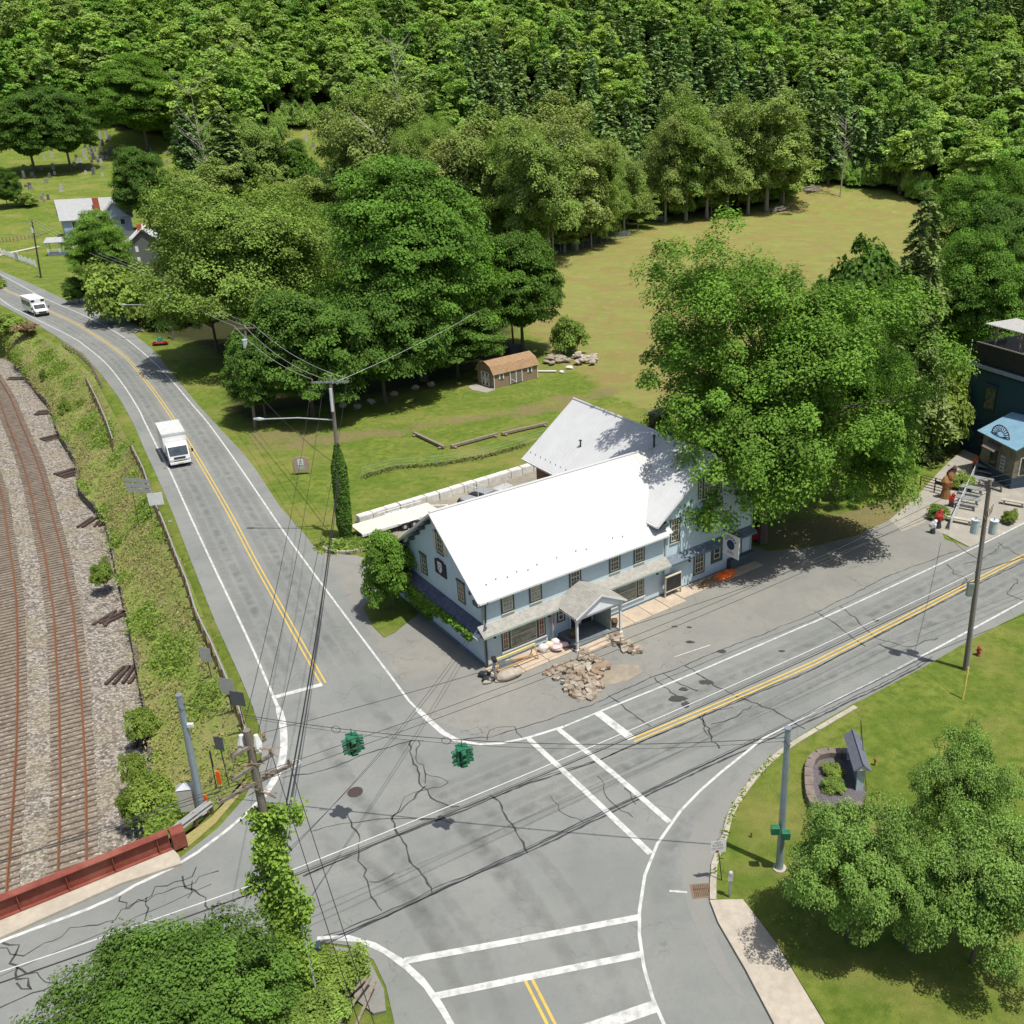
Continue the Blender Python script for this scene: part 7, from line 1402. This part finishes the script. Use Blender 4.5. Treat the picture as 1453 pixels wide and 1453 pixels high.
for k in range(6):
    m = M(); h = [.9,1.2,1.6,1.0,1.9,.8][k]; m.box((0,0,.1),(.95,.45,.2)); m.extrude([(-.38,.15),(.38,.15),(.38,h*.85),(.2,h),(-.2,h),(-.38,h*.85)] if k % 2 else [(-.36,.15),(.36,.15),(.30,h),(-.30,h)], lambda p,q2,a: (p,a,q2), -.12, .12); protos.append(m.build('headstone', GST[k % 3]))
used = set(); cnt = 0
rows = [(q_.uniform(120,158), q_.uniform(196,232)) for _ in range(46)]+[(q_.uniform(30,90), q_.uniform(222,290)) for _ in range(26)]+[(q_.uniform(100,150), q_.uniform(228,248)) for _ in range(12)]+[(x,y) for x,y in ((122,247),(133,248),(146,250),(50,253),(70,252),(30,268),(37,266))]+[(q_.uniform(214,240), q_.uniform(215,235)) for _ in range(5)]+[(q_.uniform(405,450), q_.uniform(196,222)) for _ in range(8)]
for (px, py) in rows:
    p = Gt(px, py); k = q_.randint(0,5)
    if k in used: o = protos[k].copy(); COL.objects.link(o)
    else: o = protos[k]; used.add(k)
    o.location = (p.x,p.y,p.z-.1); o.rotation_euler[2] = .3+q_.uniform(-.1,.1); s_ = q_.uniform(.9,1.35); o.scale = (s_,s_,s_); tag(o, 'small upright headstone on the cemetery lawn', 'headstone', 'headstones in the cemetery')
# ------------------------------------------------------------ meadow edge
fp = [Gt(787,362),Gt(812,356),Gt(835,350),Gt(862,343),Gt(895,337)]; e = empty('chain_link_fence', fp[0], 'grey chain-link fence at the far left corner of the meadow', 'fence'); m = M()
for a, b_ in zip(fp[:-1], fp[1:]):
    for k in range(3): p = a.lerp(b_, k/3)-fp[0]; pm = M(); pm.tube([(p.x,p.y,p.z),(p.x,p.y,p.z+1.9)], .05, 5); pm.build('post', GALV, e)
    for z in np.arange(.2,1.95,.16): m.tube([a-fp[0]+Vector((0,0,z)), b_-fp[0]+Vector((0,0,z))], .018, 3)
m.build('mesh', GALV, e)
for cx0, cy0, ww, lb, sd2 in ((1105,300,14,'grey brushwood heap at the far edge of the meadow',1),(1150,270,12,'row of grey logs in the far corner of the meadow',2),(932,313,18,'loose pale brushwood under the slender trees',3)):
    m = M(); q_ = random.Random(sd2); c = Gt(cx0, cy0)
    for k in range(70): a = q_.gauss(0,.5); x = q_.gauss(0,ww*.09); y = q_.gauss(0,.9); z = abs(q_.gauss(0,.45)); l_ = q_.uniform(.8,2.6); m.tube([(x-l_*math.cos(a)/2,y-l_*math.sin(a)/2,z),(x+l_*math.cos(a)/2,y+l_*math.sin(a)/2,z+q_.uniform(-.3,.4))], q_.uniform(.05,.16), 4)
    o = m.build('brushwood', BARKG); o.location = c; tag(o, lb, 'brushwood')
def bare(px, py, ty, seed, lb):
    p = Gt(px, py); H = zat(p.y, ty)-p.z; q_ = random.Random(seed); m = M(); m.tube([(0,0,0),(.2,0,H*.5),(0,.2,H)], [.22,.13,.02], 6)
    for k in range(34): z = H*q_.uniform(.35,.97); a = q_.uniform(0,6.28); l_ = H*.22*q_.uniform(.4,1.2); e1 = (l_*.6*math.cos(a), l_*.6*math.sin(a), z+l_*.5); m.tube([(.1,0,z), e1, (e1[0]*1.6+q_.uniform(-.5,.5), e1[1]*1.6+q_.uniform(-.5,.5), e1[2]+l_*.4)], [.07,.04,.015], 4)
    e = m.build('bare_tree', mat('dead_wood', (.42,.38,.33), (.32,.29,.25))); e.location = p; tag(e, lb, 'tree')
bare(1192,280,165,1,'dead white-limbed tree standing in the dark gap behind the meadow'); bare(785,368,210,2,'bare pale tree leaning out of the belt left of the meadow'); bare(545,345,180,3,'bare grey tree among the slender olive trees'); bare(300,300,120,4,'bare grey tree above the wide pale tree'); bare(575,250,55,5,'bare pale tree high up in the hillside wood')
# ------------------------------------------------------------ restaurant block on the right
DB = mat('dark_blue_brick', (.022,.06,.085), (.015,.045,.065), rough=.5, scale=5, bump=.3); rA = G(1376,640,.0)
# wall plane towards the camera-left: from px (1378,650) to the right
a0 = G(1362,636); a1 = G(1388,646.5); dd = (a1-a0); ra = math.atan2(dd.y, dd.x)
rz_ = .0; HH = zat(a0.y, 512)
e = empty('restaurant', (a0.x,a0.y,0), 'dark blue three-storey restaurant with a rooftop terrace, cut by the right edge', 'restaurant', ra)
m = M(); m.bx(0,22,0,16,0,HH); m.build('wall', DB, e)
m = M(); m.bx(-.2,22,-.28,-.02,HH-.45,HH-.1); m.bx(-.28,-.02,-.2,16,HH-.45,HH-.1); m.build('cornice', mat('grey_cornice', (.28,.30,.33)), e)
m = M()
for k in range(60): m.box((.15+k*.36,-.14,HH-.62),(.14,.22,.2))
tag(m.build('cornice_bracket', DB, e), kind='stuff')
m = M(); m.bx(.1,22,.1,.2,HH,HH+2.0); m.bx(.1,.2,.2,16,HH,HH+2.0); m.build('parapet', BLACK, e); m = M(); m.bx(0,22,0,.3,HH+2.0,HH+2.08); m.build('parapet_cap', WOOD, e)
for x, z in ((2.2,HH-4.6),(2.2,HH-8.8)): m = M(); m.bx(x,x+1.5,-.08,-.01,z,z+2.6); w_ = m.build('window', BLACK, e); m = M(); m.bx(x+.15,x+1.35,-.10,-.08,z+.15,z+2.45); m.build('pane', GLS, w_); m = M(); m.bx(x-.1,x+1.6,-.2,-.08,z+2.6,z+2.8); m.build('lintel', DB, w_)
# rooftop pergola
m = M(); zp = HH+4.0
for k in range(26): m.box((.7+k*.3*1.0,2.6,zp),(.14,4.6,.1))
tag(m.build('pergola_slat', mat('bleached_wood', (.60,.58,.55)), e), kind='stuff'); m = M(); m.bx(.5,9,.7,.85,zp-.2,zp-.06); m.bx(.5,9,4.4,4.55,zp-.2,zp-.06); m.build('pergola_beam', WOOD, e)
for x in (1.8,4.8,7.8): m = M(); m.box((x,.8,HH+1.9),(.16,.16,3.9)); m.tube([(x,.8,HH+2.8),(x+.8,.8,zp-.1)], .06, 4); m.tube([(x,.8,HH+2.8),(x-.8,.8,zp-.1)], .06, 4); m.build('pergola_post', WOOD, e)
m = M(); m.ball((8.5,.6,HH+2.3), .35); m.build('green_lantern', mat('green_glass', (.02,.20,.10)), e)
# stair rail/cable conduit: striped downpipe at the corner
m = M()
for k in range(26): m.box((-.22,-.3,.6+k*.45),(.07,.07,.24))
tag(m.build('striped_downpipe', WHT, e), kind='stuff')
m = M(); m.bx(-2.5,-.05,5,9,HH-5.2,HH-4.9); m.build('side_awning', WHT, e)
# stone annex with blue metal roof
s0 = G(1388,668); s1 = G(1433,694); dd = s1-s0; sa = math.atan2(dd.y,dd.x); SLn = dd.length
Hs = 4.3; e = empty('stone_annex', (s0.x,s0.y,0), 'stone annex with a sky blue metal roof in front of the dark blue restaurant', 'annex', sa); STW = mat('field_stone_wall', (.20,.18,.13), (.13,.12,.09), scale=3, bump=.6, col3=(.28,.25,.18), scale3=1.6)
m = M(); m.bx(0,SLn,0,9,1.1,Hs); m.build('wall', STW, e); m = M(); m.bx(-.03,SLn+.03,-.04,9,0,1.1); m.build('plinth', mat('blue_plinth', (.04,.07,.10)), e)
BR = mat('sky_blue_roof', (.21,.36,.46), (.17,.30,.40), rough=.45, scale=1.); m = M(); roofslab(m, (-.5,-.5,Hs-.05),(SLn+.5,-.5,Hs-.05),(SLn+.5,4.5,Hs+2.0),(-.5,4.5,Hs+2.0)); roofslab(m, (-.5,9.5,Hs-.05),(SLn+.5,9.5,Hs-.05),(SLn+.5,4.5,Hs+2.0),(-.5,4.5,Hs+2.0)); m.build('roof', BR, e)
m = M(); m.extrude([(0,Hs-.01),(9,Hs-.01),(4.5,Hs+1.85)], lambda p,q_,a: (a,p,q_), .01, SLn-.01); m.build('gable', STW, e)
m = M(); m.bx(1.4,2.5,-.05,-.01,1.3,3.0); w_ = m.build('window', BLACK, e); m = M(); m.bx(1.5,2.4,-.07,-.05,1.4,2.9); m.build('pane', GLS, w_); m = M(); m.add([(1.0,-.05,3.7),(2.9,-.05,3.7),(2.9,-.9,3.2),(1.0,-.9,3.2),(1.0,-.05,3.64),(2.9,-.05,3.64),(2.9,-.9,3.14),(1.0,-.9,3.14)], [(0,3,2,1),(4,5,6,7),(0,1,5,4),(1,2,6,5),(2,3,7,6),(3,0,4,7)]); m.build('awning', mat('brown_awning', (.20,.16,.14)), w_)
m = M(); m.bx(3.1,3.75,-.07,-.03,1.3,2.9); mb_ = m.build('menu_board', mat('menu_pale', (.36,.40,.42)), e); m = M()
for k in range(4): m.box((3.42,-.075,2.6-k*.35),(.4,.006,.12))
m.build('print', DKMET, mb_)
m = M(); m.bx(SLn,SLn+.06,.6,2.5,1.3,3.2); w_ = m.build('window', BEIGE, e); m = M(); m.bx(SLn+.06,SLn+.08,.75,2.35,1.4,3.1); m.build('pane', GLS, w_)
m = M(); c = Vector((2.2,.2,Hs+.15)); m.tube([c+Vector((1.35*math.cos(t),0,1.1*math.sin(t))) for t in [math.pi*k/12 for k in range(13)]], .06, 5)
for k in range(1, 12): t = math.pi*k/12; m.tube([c+Vector((.55*math.cos(t),0,.45*math.sin(t))), c+Vector((1.3*math.cos(t),0,1.05*math.sin(t)))], .05, 4)
m.build('roof_sign', mat('dark_red_sign', (.09,.03,.03)), e)
# picnic tables
PGY = mat('grey_picnic_wood', (.27,.29,.28), (.19,.205,.20), scale=4, stretch=(4,4,1)); pt0 = None
spots = [((1420,655),'grey picnic table nearest the stone annex'),((1397,672),'grey picnic table, second from the stone annex'),((1392,690),'grey picnic table in the middle of the gravel yard'),((1378,703),'grey picnic table, fourth from the annex, beside the banner fence'),((1372,718),'grey picnic table nearest the road and the banner fence'),((1440,668),'grey picnic table at the right, below the annex corner')]
for (px, py), lb in spots:
    if pt0 is None:
        e = empty('picnic_table', (0,0,0), lb, 'picnic table'); m = M()
        for k in range(5): m.box((0,-.32+.16*k,.75),(1.9,.14,.045))
        m.build('tabletop', PGY, e)
        for y in (-.75,.75): m = M(); m.box((0,y-.08,.45),(1.9,.14,.045)); m.box((0,y+.08,.45),(1.9,.14,.045)); m.build('bench', PGY, e)
        for x in (-.7,.7): m = M(); m.tube([(x,-.7,0),(x,-.2,.72)], .05, 4); m.tube([(x,.7,0),(x,.2,.72)], .05, 4); m.box((x,0,.4),(.06,1.6,.08)); m.build('leg', PGY, e)
        pt0 = e
    else: e = copy_tree(pt0); tag(e, lb)
    p = G(px,py,.02); e.location = (p.x,p.y,.02); e.rotation_euler[2] = -.55+rnd.uniform(-.05,.05); e['group'] = 'picnic tables in the restaurant yard'; e.scale = (1.1,1.1,1.1)
# banner fence along the driveway
A, B = G(1347,752), G(1391,655); d = B-A; e = empty('banner_fence', A, 'row of grey and white banner panels on rails between the driveway and the picnic yard', 'fence', math.atan2(d.y,d.x)); LL = d.length
for k in range(7): m = M(); m.box((LL*k/6,0,.6),(.08,.08,1.2)); m.build('post', WHT, e)
m = M()
for k in range(6): m.bx(LL*k/6+.1, LL*(k+1)/6-.05, -.02, .02, .25, 1.1)
m.build('banner', mat('grey_banner', (.45,.47,.50), (.60,.60,.62), scale=1.5), e)
for px, py, mt, lb, s_ in ((1330,748,RED,'red and white figure-like planter at the road end of the banner fence',1.2),(1323,756,WHT,'white planter at the road end of the banner fence',.9),(1349,718,RED,'red ornament halfway along the banner fence',.9),(1383,664,ORNG,'orange ornament at the top of the banner fence',.9),(1341,706,mat('rust_brown', (.28,.14,.05)),'rust coloured metal sculpture beside the driveway',1.8),(1347,690,mat('dark_plum', (.09,.04,.045)),'dark plum shrub sculpture beside the driveway',1.5)):
    e = empty('ornament', G(px,py,.02), lb, 'ornament'); m = M(); m.cyl((0,0,0), .3*s_, .5*s_, 10, .2*s_); m.build('base', DKMET if s_ < 1.3 else mt, e); m = M(); m.ball((0,0,.8*s_), .32*s_, (1,.8,1.3), 9, .5, px); m.ball((.15*s_,0,1.2*s_), .2*s_, (1,.8,1.2), 8, .5, px+1); m.build('top', mt, e)
for px, py, w, lb in ((1362,690,50,'green shrub between the driveway and the banner fence'),(1330,735,36,'yellow-green grass clump at the corner of the driveway'),(1432,742,26,'weedy tuft at the road edge of the restaurant yard')):
    p = G(px,py,0); place('bushG' if px != 1330 else 'bush', (p.x,p.y,0), w/2/FPX*75, 1.2, 'shrub', lb, 'shrub')
# driveway gate
A, B = G(1305,693), G(1346,704); d = B-A; e = empty('driveway_gate', A, 'red-brown bar gate across the gravel driveway', 'gate', math.atan2(d.y,d.x)); LL = d.length; m = M()
for z in (.3,.6,.9,1.2,1.45): m.bx(0,LL,-.03,.03,z-.03,z+.03)
m.build('bar', mat('gate_brown', (.16,.07,.055)), e)
for x in (0,LL/2,LL): m = M(); m.box((x,0,.75),(.1,.1,1.5)); m.build('post', mat('gate_brown', (.16,.07,.055)), e)
m = M(); m.box((LL-.9,-.1,1.1),(1.1,.1,.3)); m.build('plate', BLACK, e)
# mailbox-like concrete plates in the yard
for px, py, lb in ((1362,742,'long pale bench slab near the right-hand pole'),(1437,717,'pale bench at the road side of the picnic yard')):
    e = empty('slab_bench', G(px,py,.02), lb, 'bench', -.5); m = M(); m.box((0,0,.42),(2.2,.5,.08)); m.build('seat', CONC, e)
    for x in (-.8,.8): m = M(); m.box((x,0,.2),(.15,.4,.38)); m.build('leg', CONC, e)
# ------------------------------------------------------------ flower bed with roofed sign on the corner lawn
bc = G(1178,1108,.1); pts = [(1155,1068),(1162,1070)]
ring = [G(x,y,.1) for x,y in [(1212,1075),(1190,1074),(1166,1073),(1152,1080),(1147,1098),(1147,1118),(1149,1135),(1156,1150)]]
rs = [Vector(p) for p in resample(ring, 10)]; pr_ = None
for i in range(9):
    a, b_ = rs[i], rs[i+1]; d = b_-a; m = M(); m.box((0,0,.25),(d.length-.03,.5,.5)); o = m.build('border_block', mat('brown_kerb_block', (.22,.18,.155), (.15,.125,.11), scale=2, bump=.3), bevel=.02); o.location = ((a.x+b_.x)/2,(a.y+b_.y)/2,.08); o.rotation_euler[2] = math.atan2(d.y,d.x); tag(o, 'brown-grey block in the curved border of the flower bed', 'border block', 'curved block border of the flower bed')
m = M(); m.box((0,0,.25),(.8,.7,.5)); o = m.build('border_block', mat('brown_kerb_block', (.22,.18,.155))); o.location = G(1217,1155,.1); o.rotation_euler[2] = .5; tag(o, 'single loose border block under the ornamental trees', 'border block')
m = M(); m.prism([(p.x,p.y) for p in ppoly([(1152,1078),(1205,1074),(1222,1090),(1228,1130),(1222,1165),(1190,1168),(1158,1150),(1149,1120)], .1)], 0, .2); tag(m.build('flower_bed_soil', mat('slate_chips', (.085,.075,.085), (.19,.17,.18), scale=14, bump=.8)), kind='structure')
for px, py, lb, k in ((1181,1100,'low red and green shrub in the flower bed, upper one','bushG'),(1182,1120,'low yellow-green shrub in the flower bed, lower one','bush')):
    p = G(px,py,.15); place(k, (p.x,p.y,.15), .65, .6, 'shrub', lb, 'shrub')
sa_ = G(1206,1078,.15); sb_ = G(1219,1122,.15); A = Vector((sa_.x,sa_.y,.15)); d = Vector((sb_.x-sa_.x, sb_.y-sa_.y, 0)); LL = d.length
e = empty('roofed_sign', A, 'long grey-blue roofed signboard standing in the flower bed', 'sign', math.atan2(d.y,d.x)); BG2 = mat('greyblue_board', (.20,.28,.32)); 
m = M(); m.bx(0,LL,-.12,.12,.3,1.5); m.build('board', BG2, e); m = M(); m.bx(-.05,.1,-.2,.2,0,1.7); m.bx(LL-.1,LL+.05,-.2,.2,0,1.7); m.build('post', mat('pale_blue_post', (.50,.60,.62)), e)
m = M(); roofslab(m, (-.25,-.48,1.55),(LL+.25,-.48,1.55),(LL+.25,0,2.0),(-.25,0,2.0), th=.05, ribs=0); roofslab(m, (-.25,.48,1.55),(LL+.25,.48,1.55),(LL+.25,0,2.0),(-.25,0,2.0), th=.05, ribs=0); m.tube([(-.25,0,2.02),(LL+.25,0,2.02)], .04, 5); m.build('roof', mat('slate_roof', (.11,.12,.15), (.15,.16,.19), scale=6), e)
m = M(); m.extrude([(-.4,1.55),(.4,1.55),(0,1.93)], lambda p,q_,a: (a,p,q_), LL+.1, LL+.2); m.build('gable', WHT, e); m = M(); m.tube([(.3,.6,0),(.2,.3,3.0),(LL,.4,0)], .02, 4); m.build('metal_frame', DKMET, e)
m = M(); m.cyl((0,0,0), .05, .4, 6); m.ball((0,0,.42), .1); o = m.build('marker_stake', mat('rust', (.30,.11,.04))); o.location = G(1241,1086,.1); tag(o, 'small rusty stake right of the flower bed sign', 'stake')
m = M(); m.cyl((0,0,0), .05, .35, 6); o = m.build('marker_stake', mat('rust', (.30,.11,.04))); o.location = G(1066,1188,.1); tag(o, 'small rusty stake on the lawn left of the right steel pole', 'stake')
# timber and boards at the bottom edge, by the creeper
e = empty('broken_fence', G(490,1430,.05), 'broken wooden boards and rails under the creeper at the bottom edge', 'fence', -.7); 
for k in range(5): m = M(); m.box((-1.2+.5*k,.1*k,.25+.1*(k % 2)),(.12,2.2,.06),rz=.2*k-.4,rx=.1*k); m.build('board', WOOD, e)
m = M(); m.box((0,-1.0,.5),(2.6,.1,.1),rz=.2); m.build('rail', WOOD, e)
place('bushG', tuple(G(478,1400,0)), 1.4, 1.5, 'shrub', 'mixed green shrub at the foot of the creeper-clad pole', 'shrub'); place('bush', tuple(G(452,1462,0)), 1.3, 1.3, 'shrub', 'light yellow-green shrub between the foreground maple and the broken boards', 'shrub')
# ------------------------------------------------------------ light, sky, camera
SUN_AZ = math.atan2(.82, -.57); SUN_EL = math.radians(70)
sd_ = Vector((math.sin(SUN_AZ)*math.cos(SUN_EL), math.cos(SUN_AZ)*math.cos(SUN_EL), math.sin(SUN_EL)))
li = bpy.data.lights.new('sun', 'SUN'); li.energy = 4.5; li.angle = math.radians(.5); li.color = (1,.96,.89); so = bpy.data.objects.new('sun', li); COL.objects.link(so)
so.rotation_euler = sd_.to_track_quat('Z', 'Y').to_euler(); so.location = (0,0,80)
w = bpy.data.worlds.new('World'); SC.world = w; w.use_nodes = True; n = w.node_tree; n.nodes.clear()
o = n.nodes.new('ShaderNodeOutputWorld'); bg = n.nodes.new('ShaderNodeBackground'); sk = n.nodes.new('ShaderNodeTexSky'); sk.sky_type = 'NISHITA'; sk.sun_disc = False
sk.sun_elevation = SUN_EL; sk.sun_rotation = SUN_AZ; sk.dust_density = 2.5; sk.air_density = .8; bg.inputs[1].default_value = .108; n.links.new(sk.outputs[0], bg.inputs[0]); n.links.new(bg.outputs[0], o.inputs[0])
cd = bpy.data.cameras.new('camera'); co = bpy.data.objects.new('camera', cd); COL.objects.link(co); SC.camera = co
co.location = (0,0,CH); co.rotation_euler = (math.pi/2-TH, 0, 0); cd.sensor_width = 36; cd.lens = 36*FPX/1453; cd.shift_x = -(CXP-726.5)/1453; cd.clip_end = 4000
SC.view_settings.view_transform = 'Standard'; SC.view_settings.look = 'None'; SC.view_settings.exposure = .2; SC.view_settings.gamma = 1
SC.cycles.max_bounces = 6; SC.cycles.diffuse_bounces = 3; SC.cycles.transmission_bounces = 3; SC.cycles.glossy_bounces = 2
SC.cycles.use_adaptive_sampling = True
